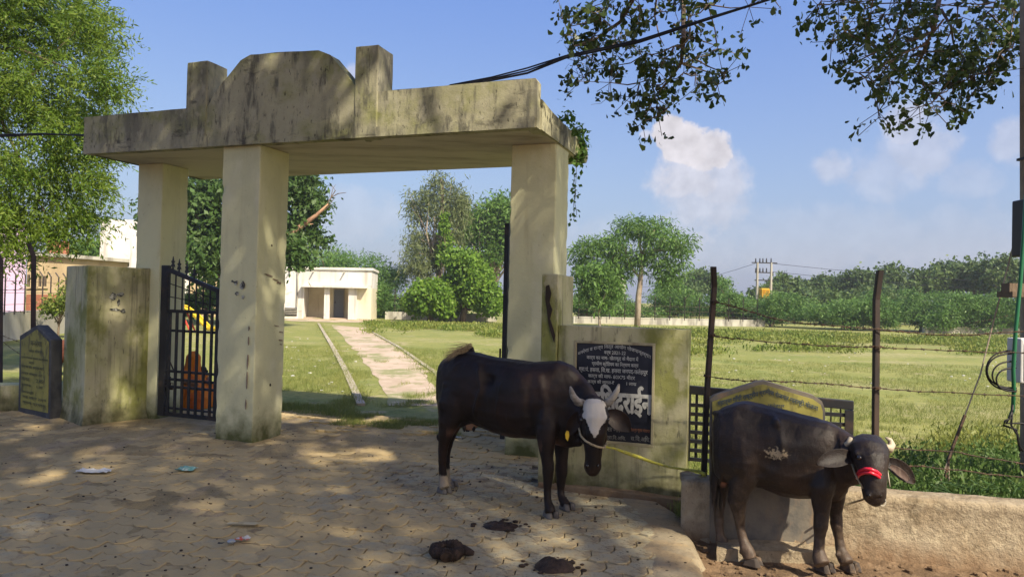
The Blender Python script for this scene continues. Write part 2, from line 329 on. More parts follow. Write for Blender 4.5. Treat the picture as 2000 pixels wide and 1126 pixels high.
# ------------------------------------------------------------------ leaves
def leaf_mesh(name, P, size, aspect=.5, droop=.3, mat_=None, parent=None, kind=None, shape='diamond', jitter=.35, dirs=None, seed=1):
    r = np.random.default_rng(seed); P = np.asarray(P, dtype=np.float64); n = len(P)
    d = r.normal(size=(n, 3)) if dirs is None else np.asarray(dirs) + r.normal(size=(n, 3)) * .35
    d[:, 2] -= droop * 1.2
    d /= np.linalg.norm(d, axis=1)[:, None] + 1e-9
    q = r.normal(size=(n, 3)); s = np.cross(d, q); s /= np.linalg.norm(s, axis=1)[:, None] + 1e-9
    L = size * (1 + jitter * r.normal(size=n)).clip(.4, 1.8)
    W = L * aspect
    d *= L[:, None]; s *= W[:, None] * .5
    nrm = np.cross(d, s); nrm /= np.linalg.norm(nrm, axis=1)[:, None] + 1e-9
    if shape == 'diamond':
        V = np.stack([P, P + d * .5 + s, P + d, P + d * .5 - s], 1); k = 4
    elif shape == 'blade':
        V = np.stack([P - s * .5, P + s * .5, P + d], 1); k = 3
    else:   # obovate six-sided leaf, slightly cupped
        c = nrm * (L * .08)[:, None]
        V = np.stack([P, P + d * .35 + s * .6 + c, P + d * .75 + s * 1. + c, P + d, P + d * .75 - s * 1. + c, P + d * .35 - s * .6 + c], 1); k = 6
    V = V.reshape(-1, 3)
    me = bpy.data.meshes.new(name)
    me.vertices.add(n * k); me.vertices.foreach_set('co', V.astype(np.float32).ravel())
    me.loops.add(n * k); me.loops.foreach_set('vertex_index', np.arange(n * k, dtype=np.int32))
    me.polygons.add(n); me.polygons.foreach_set('loop_start', np.arange(0, n * k, k, dtype=np.int32))
    me.update(calc_edges=True)
    a = me.attributes.new('rnd', 'FLOAT', 'POINT'); a.data.foreach_set('value', np.repeat(r.random(n), k).astype(np.float32))
    o = link_mesh(name, me, mat_, parent)
    if kind: o['kind'] = kind
    return o
def blob_points(blobs, n, clump=.35, per=30, shell=.55, seed=1, flat=1.0):
    """points in clumps spread through the shells of ellipsoids: (cx,cy,cz,rx,ry,rz)"""
    r = np.random.default_rng(seed); B = np.array(blobs, dtype=float)
    area = (B[:, 3] * B[:, 4] * B[:, 5]) ** (2 / 3); area /= area.sum()
    nc = max(1, n // per); idx = r.choice(len(B), nc, p=area)
    d = r.normal(size=(nc, 3)); d /= np.linalg.norm(d, axis=1)[:, None]
    rad = (shell + (1 - shell) * r.random(nc))
    C = B[idx, :3] + d * B[idx, 3:6] * rad[:, None]
    k = np.repeat(np.arange(nc), per); g = r.normal(size=(nc * per, 3)); g[:, 2] *= flat
    cs = clump * (.5 + r.random(nc))
    return C[k] + g * cs[k][:, None] * .55, C
def limb_paths(mb, base, C, trunk_r, n=14, seed=1, fork=.45):
    r = random.Random(seed); base = Vector(base)
    if len(C) == 0: return
    top = Vector(np.mean(C, axis=0)); 
    for i in range(n):
        c = Vector(C[r.randrange(len(C))]); st = base.lerp(top, fork * (.6 + .5 * r.random()))
        mid = st.lerp(c, .5) + Vector((r.uniform(-1, 1), r.uniform(-1, 1), r.uniform(0, .6))) * (c - st).length * .12
        mb.tube([st, mid, c], [trunk_r * .38, trunk_r * .22, trunk_r * .06], 5)
def tree(name, label, base, blobs, n, leaf, mat_, bark, trunk_r, clump=.4, per=30, shell=.5, seed=1, group=None, cat='tree', aspect=.45, droop=.3, top=None, limbs=14, shape='diamond', flat=1.0, lean=None, fork=.45, parts=('trunk', 'crown')):
    base = Vector(base); t = thing(name, label, cat, base, 0, group)
    P, C = blob_points(blobs, n, clump, per, shell, seed, flat)
    mb = MB(); cen = Vector(np.mean(np.array(blobs)[:, :3], axis=0)); tp = Vector(top) if top else cen
    pts = [base + Vector((0, 0, -.3))]
    for k in range(1, 6):
        f = k / 5; pts.append(base.lerp(tp, f) + Vector((math.sin(f * 5 + seed), math.cos(f * 4 + seed), 0)) * trunk_r * .6 * f)
    mb.tube(pts, [trunk_r * (1.25 - .75 * k / 5) for k in range(6)], 8)
    limb_paths(mb, base, C, trunk_r, limbs, seed, fork)
    mb.build(parts[0], bark, t, smooth=True)
    leaf_mesh(parts[1], P, leaf, aspect, droop, mat_, t, shape=shape, seed=seed)
    return t
# ================================================================== SETTING
def ground_poly(name, pts, z, mt, thick=0.0):
    mb = MB()
    if thick: mb.prism([(p[0], p[1], z - thick) for p in pts], (0, 0, thick))
    else: mb.poly([(p[0], p[1], z) for p in pts])
    return tag(mb.build(name, mt), kind='structure')
U = Vector((-.944, .33, 0)).normalized(); V = Vector((.33, .944, 0)).normalized(); O0 = Vector((.19, 6.59, 0)); Z = Vector((0, 0, 1))
def g(s, t, z=0.0): return O0 + U * s + V * t + Z * z
ground_poly('soil_ground', [(-900, -300), (900, -300), (900, 1500), (-900, 1500)], -.16, MT['soil'])
fld = ground_poly('field', [(-900, 20), (-30, 11), (-5.6, 9.55), g(4.9, 1.75), g(-.2, 1.75), (.5, 6.6), (1.36, 6.0), (1.40, 5.35), (9, 3.7), (60, -8), (900, -8), (900, 1500), (-900, 1500)], 0.0, MT['field'], .15)
# --- paving
edge_px = [(1368, 1180), (1360, 1126), (1352, 1075), (1336, 1040), (1318, 1005), (1290, 985)]
edge = [gnd(*p) for p in edge_px]
near = gnd(1368, 1180); near2 = near + (near - gnd(1360, 1126)).normalized() * 6
pav_poly = [(-16, -4), (near2.x, -4), (near2.x, near2.y), *[(p.x, p.y) for p in edge], (1.1, 6.05), (.3, 6.3), g(-.1, .5), g(-.1, 2.15), g(4.9, 2.15), (-5.3, 9.3), (-16, 9.9)]
pav_poly = [(p[0], p[1]) for p in pav_poly]
pavement = ground_poly('pavement', pav_poly, -.014, MT['joint'], .13)
def inside(poly, x, y):
    c = False; j = len(poly) - 1
    for i in range(len(poly)):
        xi, yi = poly[i]; xj, yj = poly[j]
        if (yi > y) != (yj > y) and x < (xj - xi) * (y - yi) / (yj - yi) + xi: c = not c
        j = i
    return c
def dust_amount(x, y):
    """how much soil lies over the blocks: heavy on the left, swept clean round the cow"""
    n = mnoise.noise(Vector((x * .55, y * .55, 3))) * .55 + mnoise.noise(Vector((x * 1.7, y * 1.7, 8))) * .32
    return .50 - .34 * (x + 1.0) / 2.0 * (1 if x > -2.5 else .45) + n * .8 + (.25 if y > 7 else 0)
def pave_blocks():
    ang = math.radians(-17); ca, sa = math.cos(ang), math.sin(ang)
    Lb, Wb = .245, .155; cells = []
    for i in range(-80, 60):
        for j in range(-50, 90):
            lx = i * Lb + (j % 2) * Lb * .5; ly = j * Wb
            x = lx * ca - ly * sa - 1; y = lx * sa + ly * ca + 5
            if y < 2.6 or y > 10.2 or x < -9 or x > 2: continue
            if abs(x) > y * .78 + .4: continue
            if not all(inside(pav_poly, x + dx, y + dy) for dx, dy in ((.11, .02), (-.11, -.02), (0, .07), (0, -.07))): continue
            cells.append((x, y))
    # interlocking zigzag outline
    h, g_, k = Wb / 2, .0055, .024
    def outline(e):
        a, b = Lb / 2 - g_ - e, h - g_ - e
        q = k * .5; s_ = k * .75
        return [(-a, -b + q), (-Lb / 4, -b - q), (0, -b + q), (Lb / 4, -b - q), (a, -b + q), (a + s_, 0), (a, b + q), (Lb / 4, b - q), (0, b + q), (-Lb / 4, b - q), (-a, b + q), (-a + s_, 0)]
    def proto(idx, r):
        me = bpy.data.meshes.new('paving_block'); o1 = [(x + r.uniform(-.004, .004), y + r.uniform(-.004, .004)) for x, y in outline(0)]; n = len(o1)
        o2 = [(x * .975, y * .962) for x, y in o1]
        v = [(x, y, -.04) for x, y in o1] + [(x, y, -.004) for x, y in o1] + [(x, y, 0) for x, y in o2]
        f = [tuple(range(2 * n, 3 * n))]
        for q in range(2):
            for i in range(n):
                j = (i + 1) % n; f.append((q * n + i, q * n + j, (q + 1) * n + j, (q + 1) * n + i))
        me.from_pydata(v, [], f); me.materials.append(MT['pave']); me.attributes.new('dust', 'FLOAT', 'POINT')
        return me
    r = random.Random(3); protos = [proto(i, r) for i in range(8)]
    for q, pm in enumerate(protos): pm.attributes['dust'].data.foreach_set('value', [.15 + .09 * q] * len(pm.vertices))
    cells.sort(key=lambda c: c[0] ** 2 * .35 + (c[1]) ** 2 + (1.6 if dust_amount(*c) > .55 else 0) * 8)
    bulk = MB(); dust = []
    for i, (x, y) in enumerate(cells):
        d = dust_amount(x, y)
        zz = r.gauss(0, .003) + .006 * mnoise.noise(Vector((x * .9, y * .9, 7))); tx, ty = r.gauss(0, .009), r.gauss(0, .009); rz = ang + r.gauss(0, .022)
        if y > 8.4 and x > -3.2 and mnoise.noise(Vector((x * 1.3, y * 1.3, 0))) > -.1: tx += r.uniform(-.12, .12); zz += r.uniform(0, .02)
        if i < 300:
            me = protos[min(7, max(0, int((d + r.uniform(-.12, .12)) * 8)))]
            o = bpy.data.objects.new('paving_block', me); COL.objects.link(o); o.parent = pavement
            o.location = (x, y, zz); o.rotation_euler = (tx, ty, rz)
        else:
            M_ = Matrix.Translation((x, y, zz)) @ Matrix.Rotation(rz, 4, 'Z') @ Matrix.Rotation(tx, 4, 'X') @ Matrix.Rotation(ty, 4, 'Y')
            b = len(bulk.v); me = protos[i % 8]
            bulk.v += [M_ @ v.co for v in me.vertices]; bulk.f += [tuple(b + k for k in p.vertices) for p in me.polygons]; dust += [d] * len(me.vertices)
    o = link_mesh('paving_blocks_far', bulk.mesh('paving_blocks_far', fix=False), MT['pave'], pavement); tag(o, kind='stuff')
    a = o.data.attributes.new('dust', 'FLOAT', 'POINT'); a.data.foreach_set('value', dust)
pave_blocks()
MT['rim'] = mat('worn_concrete_rim', (.30, .25, .17), [((.36, .265, .15), (3, 3, 3), .42, .58, .8), ((.22, .17, .11), (8, 8, 8), .5, .66, .7), ((.10, .075, .05), (40, 40, 40), .58, .68, .7)], bump=[(12, .6, .02), (60, .9, .01)])
def rim():
    pts = [near2, near] + edge + [Vector((1.16, 6.0, 0))]; fine = []
    for a, b in zip(pts, pts[1:]):
        n_ = max(1, int((b - a).length / .04)); fine += [a.lerp(b, k / n_) for k in range(n_)]
    mb = MB(); prof = [(-.30, -.016), (-.24, .004), (-.12, .010), (0, .006), (.035, -.02), (.06, -.07), (.10, -.14), (.12, -.2)]; rows = []
    for i, p in enumerate(fine):
        t_ = (fine[min(i + 1, len(fine) - 1)] - fine[max(0, i - 1)]).normalized(); o_ = Vector((t_.y, -t_.x, 0)); row = []
        for a_, z_ in prof:
            q = p + o_ * a_; n_ = mnoise.noise(q * 5) * .03 + mnoise.noise(q * 17) * .012; q = q + o_ * (n_ if a_ > -.2 else n_ * 3) + Z * (z_ + mnoise.noise(q * 12) * .006 + mnoise.noise(q * 40) * .003); row.append(len(mb.v)); mb.v.append(q)
        rows.append(row)
    for a, b in zip(rows, rows[1:]):
        for k in range(len(prof) - 1): mb.f.append((a[k], b[k], b[k + 1], a[k + 1]))
    tag(mb.build('paving_rim', MT['rim'], None, smooth=True), kind='structure')
rim()
def height_sheet(name, x0, x1, y0, y1, step, fn, mt, keep=None, kind='structure', attr=None):
    nx, ny = int((x1 - x0) / step), int((y1 - y0) / step); idx = {}; v = []; f = []
    for j in range(ny + 1):
        for i in range(nx + 1):
            x, y = x0 + i * step, y0 + j * step
            if keep and not keep(x, y): continue
            idx[i, j] = len(v); v.append((x, y, fn(x, y)))
    for j in range(ny):
        for i in range(nx):
            q = [idx.get((i, j)), idx.get((i + 1, j)), idx.get((i + 1, j + 1)), idx.get((i, j + 1))]
            if None not in q: f.append(tuple(q))
    me = bpy.data.meshes.new(name); me.from_pydata(v, [], f); me.polygons.foreach_set('use_smooth', [True] * len(f))
    o = link_mesh(name, me, mt); return tag(o, kind=kind)
def dust_h(x, y):
    d = dust_amount(x, y)
    n = mnoise.noise(Vector((x * 6, y * 6, 1))) * .0025 + mnoise.noise(Vector((x * 17, y * 17, 2))) * .0025 + mnoise.noise(Vector((x * 45, y * 45, 5))) * .0018
    rut = .0022 * math.sin((x * .8 + y * .55) * 24 + 2 * mnoise.noise(Vector((x, y, 0)))) * max(0, mnoise.noise(Vector((x * .6, y * .6, 12))) + .2)
    return max(-.03, min(.008, (d - .86) * .03)) + n + rut
height_sheet('dust_drift', -9.5, 1.4, 2.6, 9.3, .035, dust_h, MT['dust'], lambda x, y: inside(pav_poly, x, y) and abs(x) < y * .8 + .6, kind='structure')
def soil_h(x, y):
    p = Vector((x, y, 0))
    n = mnoise.noise(p * 2.2) * .022 + abs(mnoise.noise(p * 7)) * .018 + mnoise.noise(p * 19) * .010 + max(0, mnoise.noise(p * 31) - .15) * .025
    wy = 5.38 - .25 * (x - 1.3)         # bank against the wall
    bank = max(0, 1 - (wy - y) / .45) * .05
    edge_ = max(0, 1 - abs(x - 1.18) / .22) * .02
    return -.108 + n * .8 + bank + edge_
height_sheet('churned_dirt', .95, 5.6, 2.2, 5.5, .03, soil_h, MT['soil'])
# --- far end of the field: a path of beaten earth with two edging lines
def strip(name, pts, wdt, z, mt, thick=0):
    mb = MB(); L_, R_ = [], []
    for i, p in enumerate(pts):
        t = (pts[min(i + 1, len(pts) - 1)] - pts[max(0, i - 1)]).normalized(); n = Vector((-t.y, t.x, 0))
        ww = wdt[i] if isinstance(wdt, list) else wdt
        L_.append(p + n * ww / 2); R_.append(p - n * ww / 2)
    for i in range(len(pts) - 1):
        q = [L_[i], R_[i], R_[i + 1], L_[i + 1]]
        if thick: mb.prism([(p.x, p.y, z - thick) for p in q], (0, 0, thick))
        else: mb.poly([(p.x, p.y, z) for p in q])
    return tag(mb.build(name, mt), kind='structure')
lk = [gnd(705, 792), gnd(672, 720), gnd(648, 676), gnd(622, 632)]
rk = [gnd(905, 792), gnd(850, 728), gnd(782, 680), gnd(712, 640)]
mb = MB(); mid = [(a + b) / 2 for a, b in zip(lk, rk)]
for i in range(3):
    for q in range(12):
        fa, fb = q / 12, (q + 1) / 12; row = []
        for f in (fa, fb):
            l_, r_ = lk[i].lerp(lk[i + 1], f), rk[i].lerp(rk[i + 1], f); w1 = .30 + .10 * mnoise.noise(Vector((l_.y * .9, 1, 0))); w2 = .97 + .05 * mnoise.noise(Vector((l_.y * .9, 7, 0))) - .10 * (i == 0)
            row.append((l_.lerp(r_, w1), l_.lerp(r_, w2)))
        mb.poly([(row[0][0].x, row[0][0].y, .006), (row[0][1].x, row[0][1].y, .006), (row[1][1].x, row[1][1].y, .006), (row[1][0].x, row[1][0].y, .006)])
tag(mb.build('beaten_path', MT['track']), kind='structure')
strip('path_edging', lk, .12, .04, MT['kerb'], .05); strip('path_edging', rk, .10, .03, MT['kerb'], .04)
def forecourt_pt(i, n=14):
    a = 2 * math.pi * i / n; return (-11.2 + 3.6 * math.cos(a) * (1 + .2 * math.sin(3 * a)), 45 + 3 * math.sin(a), .01)
ground_poly('building_forecourt', [forecourt_pt(i)[:2] for i in range(14)], .012, MT['track'])
# ================================================================== GATEWAY
gate = thing('entrance_gateway', 'weathered cream concrete gateway with three square columns and a mossy stepped beam', 'gateway', g(2.7, .3))
ZB = 3.2
def col_box(name, s0, s1, t0, t1, z0, z1, mt, amp=.004, bevel=.012, size=.075):
    mb = MB().box(g(s1, t0, z0), g(s0, t0, 0) - g(s1, t0, 0), V * (t1 - t0), Z * (z1 - z0))
    me = mb.mesh(name); o = bpy.data.objects.new(name, me)
    rough_up(o, size, amp, 3, .75)
    # chipped corners
    cs = [g(s_, t_) for s_ in (s0, s1) for t_ in (t0, t1)]; cc = g((s0 + s1) / 2, (t0 + t1) / 2)
    for v in me.vertices:
        for c in cs:
            if (Vector((v.co.x, v.co.y, 0)) - c).length < .03:
                k = max(0, mnoise.noise(Vector((c.x * 9, c.y * 9, v.co.z * 9))) - .15) * .035; dv = Vector((cc.x - v.co.x, cc.y - v.co.y, 0)).normalized(); v.co += dv * k
    bpy.data.objects.remove(o); me.polygons.foreach_set('use_smooth', [False] * len(me.polygons))
    o = link_mesh(name, me, mt, gate)
    if bevel:
        b = o.modifiers.new('bevel', 'BEVEL'); b.width = bevel; b.segments = 2; b.limit_method = 'ANGLE'; b.angle_limit = math.radians(50)
    return o
def s_of(px, py=300, t=0.0):
    p = onplane(px, py, g(0, t), V); return (p - O0).dot(U)
c2s = s_of(503, 500, .07); c3s = s_of(1084, 500, .55)
col_box('column', c2s, c2s + .5, .07, .57, -.05, ZB, MT['cream'])
c3a = at(1086, 350, 7.27); s3 = (c3a - O0).dot(U); t3 = (c3a - O0).dot(V)
col_box('column', s3, s3 + .49, t3, t3 + .5, -.05, ZB, MT['cream'])
c1a = gnd(313, 815.5); s1 = (at(313, 500, 8.95) - O0).dot(U); t1 = (at(313, 500, 8.95) - O0).dot(V)
col_box('column', s1, s1 + .40, t1, t1 + .43, -.05, ZB, MT['cream'])
SW = s_of(162, 297)
# slab
mb = MB().box(g(SW, .10, ZB), g(0, 0, 0) - g(SW, 0, 0), V * 1.8, Z * .20)
slab = mb.build('roof_slab', MT['soffit'], gate, bevel=.02)
# front fascia: bottom lip and parapet
def zof(px, py): return onplane(px, py, g(0, 0), V).z
z_l, z_r = zof(164, 229), zof(1035, 153)
mb = MB(); prof = [g(SW, 0, ZB - .006), g(0, 0, ZB - .006), g(0, 0, z_r - .03), g(.02, 0, z_r), g(SW, 0, z_l)]
me = mb.prism(prof, V * .12).mesh('parapet'); o = bpy.data.objects.new('x', me); rough_up(o, .16, .005, 3); bpy.data.objects.remove(o); link_mesh('parapet', me, MT['beam'], gate)
# right-hand side kerb of the slab, broken at the back corner
def side_kerb():
    p = [g(-.012, .12, ZB - .004), g(-.012, 1.93, ZB + .02), g(-.02, 1.97, ZB + .08), g(-.02, 1.95, ZB + .20), g(-.012, 1.6, ZB + .22), g(-.012, .5, ZB + .25), g(-.012, .28, ZB + .27), g(-.012, .12, ZB + .28)]
    me = MB().prism(p, U * .14).mesh('side_kerb'); o = bpy.data.objects.new('x', me); rough_up(o, .12, .007, 4); bpy.data.objects.remove(o); link_mesh('side_kerb', me, MT['beam'], gate)
side_kerb()
p = [g(SW + .012, .12, ZB), g(SW + .012, 1.9, ZB), g(SW + .012, 1.9, ZB + .2), g(SW + .012, .12, ZB + .25)]
MB().prism(p, -U * .1).build('side_kerb', MT['beam'], gate, bevel=.01)
# slab edge line under the pediment, stains and all
a, b = s_of(470, 270), s_of(1030, 240)
# pediment
def fp(px, py, t=-.006): return onplane(px, py, g(0, t), V)
ped = [fp(402, 216), fp(420, 180), fp(470, 118), fp(489, 107), fp(560, 101), fp(622, 98), fp(645, 107), fp(672, 140), fp(697, 172), fp(700, 200)]
zl = [fp(700, 262), fp(402, 276)]
me = MB().prism(ped + zl, V * .17).mesh('pediment'); o = bpy.data.objects.new('x', me); rough_up(o, .12, .006, 4); bpy.data.objects.remove(o); link_mesh('pediment', me, MT['beam'], gate)
for (xa, xb, yt) in ((365, 405, 121), (693, 738, 90)):
    sa, sb = s_of(xb, 200), s_of(xa, 200); zt = zof((xa + xb) / 2, yt)
    me = MB().box(g(sb, -.014, ZB + .001), g(sa, 0) - g(sb, 0), V * .31, Z * (zt - ZB)).mesh('parapet_post'); o = bpy.data.objects.new('x', me); rough_up(o, .12, .005, 4); bpy.data.objects.remove(o)
    o = link_mesh('parapet_post', me, MT['beam'], gate); bv = o.modifiers.new('bevel', 'BEVEL'); bv.width = .012; bv.segments = 2; bv.angle_limit = math.radians(50)
# edge band (slab nose) along the foot of the fascia
me = MB().box(g(SW - .02, -.012, ZB - .012), g(.012, 0) - g(SW - .02, 0), V * .03, Z * .10).mesh('slab_nose'); o = bpy.data.objects.new('x', me); rough_up(o, .12, .006, 6); bpy.data.objects.remove(o); link_mesh('slab_nose', me, MT['beam'], gate)
# plaster losses and poster scraps on the columns (thin flakes with their own edges)
def scab(px, py, w_, h_, p0, n, mt, name, seed, thick=.006, ang=0, par=None):
    r = random.Random(seed); c = onplane(px, py, p0, n); ax = Z.cross(n).normalized(); pts = []
    k = 11
    for i in range(k):
        a_ = 2 * math.pi * i / k; rr = r.uniform(.55, 1.1)
        u_, z_ = math.cos(a_) * w_ * rr, math.sin(a_) * h_ * rr
        pts.append(c + ax * (u_ * math.cos(ang) - z_ * math.sin(ang)) + Z * (u_ * math.sin(ang) + z_ * math.cos(ang)) - n * .004)
    if (c - EYE).dot(n) < 0: sgn = 1
    else: sgn = -1
    return MB().prism([q + n * sgn * .0 for q in pts], n * sgn * thick).build(name, mt, par or gate)
MT['scab'] = mat('exposed_render', (.28, .21, .15), [((.15, .11, .08), (12, 12, 12), .45, .6, .8)], bump=[(40, .6, .01)])
MT['scrap'] = mat('torn_poster', (.10, .10, .085), [((.42, .42, .36), (26, 26, 26), .44, .54, 1), ((.03, .03, .03), (14, 14, 14), .5, .6, .9)])
MT['crack'] = mat('dark_hole', (.035, .025, .018))
for i, (y_, h_) in enumerate(((665, .05), (705, .09), (742, .11), (790, .08), (640, .03))): scab(487 + .04 * (640 - y_), y_, .010, h_, g(0, .065), V, MT['scab'], 'edge_loss', 90 + i, .006)
pr = g(c2s, .07); nr = -U                 # right face of the middle column
for i, (px, py, w_, h_) in enumerate([(524, 537, .075, .012), (545, 552, .045, .016), (538, 546, .05, .009), (549, 648, .04, .008), (541, 636, .05, .006), (548, 664, .035, .008), (549, 672, .022, .006)]):
    scab(px, py, w_, h_, pr - U * .005, nr, MT['scab'], 'plaster_loss', i, .008, ang=-.18)
scab(531, 469 + 10, .012, .012, pr - U * .005, nr, MT['crack'], 'bolt_hole', 31, .008)
scab(528, 751, .014, .016, pr - U * .005, nr, MT['crack'], 'bolt_hole', 32, .008)
for i, (px, py, w_, h_) in enumerate([(461, 552, .035, .03), (474, 557, .04, .05), (463, 573, .03, .03), (475, 580, .022, .03), (455, 549, .02, .015)]):
    scab(px, py, w_, h_, g(0, .065), V, MT['scrap'], 'poster_scrap', 40 + i, .004)
# ------------------------------------------------------------------ climbing plant on the back corner
vine = thing('hanging_vine', 'thin green vine trailing from the broken right corner of the gateway beam', 'vine', g(-.05, 1.7, ZB + .2))
P = []; vm = MB(); rv = random.Random(5)
for (x0, y0, D0, n_, dx, dy) in ((1120, 262, 8.0, 14, 6, 55), (1132, 250, 8.1, 14, 8, 60), (1126, 300, 8.1, 16, -5, 130), (1110, 240, 7.8, 8, 30, 20), (1140, 262, 8.2, 10, 2, 40), (1100, 232, 7.5, 6, 12, -12), (1128, 270, 8.15, 14, 4, 50), (1122, 330, 8.1, 10, 3, 90)):
    pts = [at(x0 + dx * k / n_ + rv.uniform(-2, 2), y0 + dy * k / n_, D0 - .02) for k in range(n_ + 1)]
    vm.tube(pts, .003, 4)
    for q in pts:
        for _ in range(2 if dy > 80 else 6): P.append(q + Vector((rv.gauss(0, .03), rv.gauss(0, .03), rv.gauss(0, .03))))
vm.build('stems', MT['bark'], vine)['kind'] = 'stuff'; leaf_mesh('leaves', P, .055, .6, .8, MT['l_mid'], vine, seed=3, kind='stuff')
# ------------------------------------------------------------------ wing wall on the left
A_ = gnd(162, 831); B_ = gnd(285, 817); C_ = gnd(120, 815)
wing = thing('wing_wall', 'blotched mossy pier wall left of the small gate, sun patches on its face', 'wall', A_)
hgt = 1.88
def vbox(name, pts, z0, z1, mt, par, amp=.005, size=.14, damp=.6, bevel=.012, flare=0):
    me = MB().prism([(p[0], p[1], z0) for p in pts], (0, 0, z1 - z0)).mesh(name); o = bpy.data.objects.new('x', me)
    rough_up(o, size, amp, 3, damp); bpy.data.objects.remove(o)
    if flare:
        cx = sum(p[0] for p in pts) / len(pts); cy = sum(p[1] for p in pts) / len(pts)
        for v in me.vertices:
            k = max(0, 1 - (v.co.z - z0) / .22) ** 2 * flare; v.co.x += (v.co.x - cx) * k; v.co.y += (v.co.y - cy) * k
    o = link_mesh(name, me, mt, par)
    if bevel:
        bv = o.modifiers.new('bevel', 'BEVEL'); bv.width = bevel; bv.segments = 2; bv.limit_method = 'ANGLE'; bv.angle_limit = math.radians(50)
    return o
vbox('wall_body', [A_, B_, B_ + (C_ - A_), C_], -.05, hgt, MT['mossy'], wing, flare=.10)
vbox('end_pier', [B_ + (B_ - A_).normalized() * .004, B_ + (B_ - A_) * .17, B_ + (B_ - A_) * .17 + (C_ - A_) * .25, B_ + (C_ - A_) * .25], -.05, hgt - .02, MT['mossy'], wing)
nw = (B_ - A_).cross(Z).normalized()
for i, (px, py, w_, h_) in enumerate([(222, 578, .05, .05), (236, 575, .05, .035), (224, 604, .06, .02), (240, 607, .04, .03), (232, 590, .02, .05)]):
    scab(px, py, w_, h_, A_ + nw * (.012 if nw.y < 0 else -.012), nw, MT['scrap'], 'poster_scrap', 60 + i, .004, par=wing)
# ------------------------------------------------------------------ small steel gate
def leaf_gate():
    a = at(309, 806, 8.93); a.z = .06; b = at(424, 803, 8.60); b.z = .06
    d = (b - a); W_ = d.length; d.normalize(); n = d.cross(Z)
    t = thing('pedestrian_gate', 'closed black steel pedestrian gate with sloping spiked top between two columns', 'gate', a)
    zt = lambda u_: 1.92 + (1.63 - 1.92) * u_ / W_
    P_ = lambda u_, z_, k=0: a + d * u_ + Vector((0, 0, z_ - .06)) + n * k
    MB().box(P_(0, .06, -.03), d * .11, n * .05, Z * (zt(0) - .06)).build('hinge_stile', MT['iron'], t, bevel=.005)
    MB().box(P_(W_ - .05, .06, -.02), d * .05, n * .04, Z * (zt(W_ - .05) - .06)).build('closing_stile', MT['iron'], t, bevel=.004)
    MB().prism([P_(0, zt(0) - .05, -.035), P_(W_, zt(W_) - .05, -.035), P_(W_, zt(W_), -.035), P_(0, zt(0), -.035)], n * .055).build('top_rail', MT['iron'], t, bevel=.004)
    for z_ in (1.30, 1.04, .50, .40, .16):
        pass
    for z_, hh in ((1.335, .04), (1.10, .03), (.60, .03), (.50, .03), (.41, .03), (.15, .025), (.062, .05)):
        MB().box(P_(.11, z_, -.012), d * (W_ - .16), n * .024, Z * hh).build('cross_rail', MT['iron'], t)
    nb = 7
    for i in range(nb):
        u_ = .11 + (W_ - .16) * (i + .5) / nb
        MB().box(P_(u_ - .016, .10, .004), d * .032, n * .02, Z * 1.24).build('bar', MT['iron'], t)
    for i in range(nb + 1):
        u_ = .11 + (W_ - .16) * (i + .1) / nb
        MB().box(P_(u_ - .007, 1.37, .002), d * .014, n * .014, Z * (zt(u_) - 1.40)).build('rod', MT['iron'], t)
    for k in (.33, .66):
        MB().tube([P_(.1, 1.37 + (zt(0) - 1.42) * k), P_(W_ - .04, 1.37 + (zt(W_) - 1.42) * k)], .006, 4).build('rod', MT['iron'], t)
    for px in (335, 352, 373, 393):
        u_ = (at(px, 530, 8.85) - a).dot(d); z_ = zt(u_)
        sp = [(-.010, 0), (-.010, .05), (-.032, .035), (-.022, .075), (-.008, .07), (-.030, .11), (-.012, .115), (0, .17), (.012, .115), (.030, .11), (.008, .07), (.022, .075), (.032, .035), (.010, .05), (.010, 0)]
        MB().prism([P_(u_ + x, z_ - .005 + y, -.005) for x, y in sp], n * .010).build('spike', MT['iron'], t)
    bolt = MB().tube([P_(-.13, .53, -.05), P_(.13, .53, -.05)], .011, 6).build('bolt', MT['rust'], t)
    MB().tube([P_(.08, .80, -.04), P_(.20, .60, -.04)], .009, 5).build('brace', MT['iron'], t)
    MB().box(P_(.03, .36, -.055), d * .025, n * .012, Z * .15).box(P_(.11, .38, -.055), d * .02, n * .012, Z * .12).build('hasp', MT['rust'], t)
    lk_ = MB(); c = P_(.13, .38, -.05); lk_.box(c, d * .05, n * .02, Z * .05); lk_.tube([c + d * .01 + Z * .05, c + d * .01 + Z * .085, c + d * .04 + Z * .085, c + d * .04 + Z * .05], .005, 5); lk_.build('padlock', MT['rust'], t)
leaf_gate()
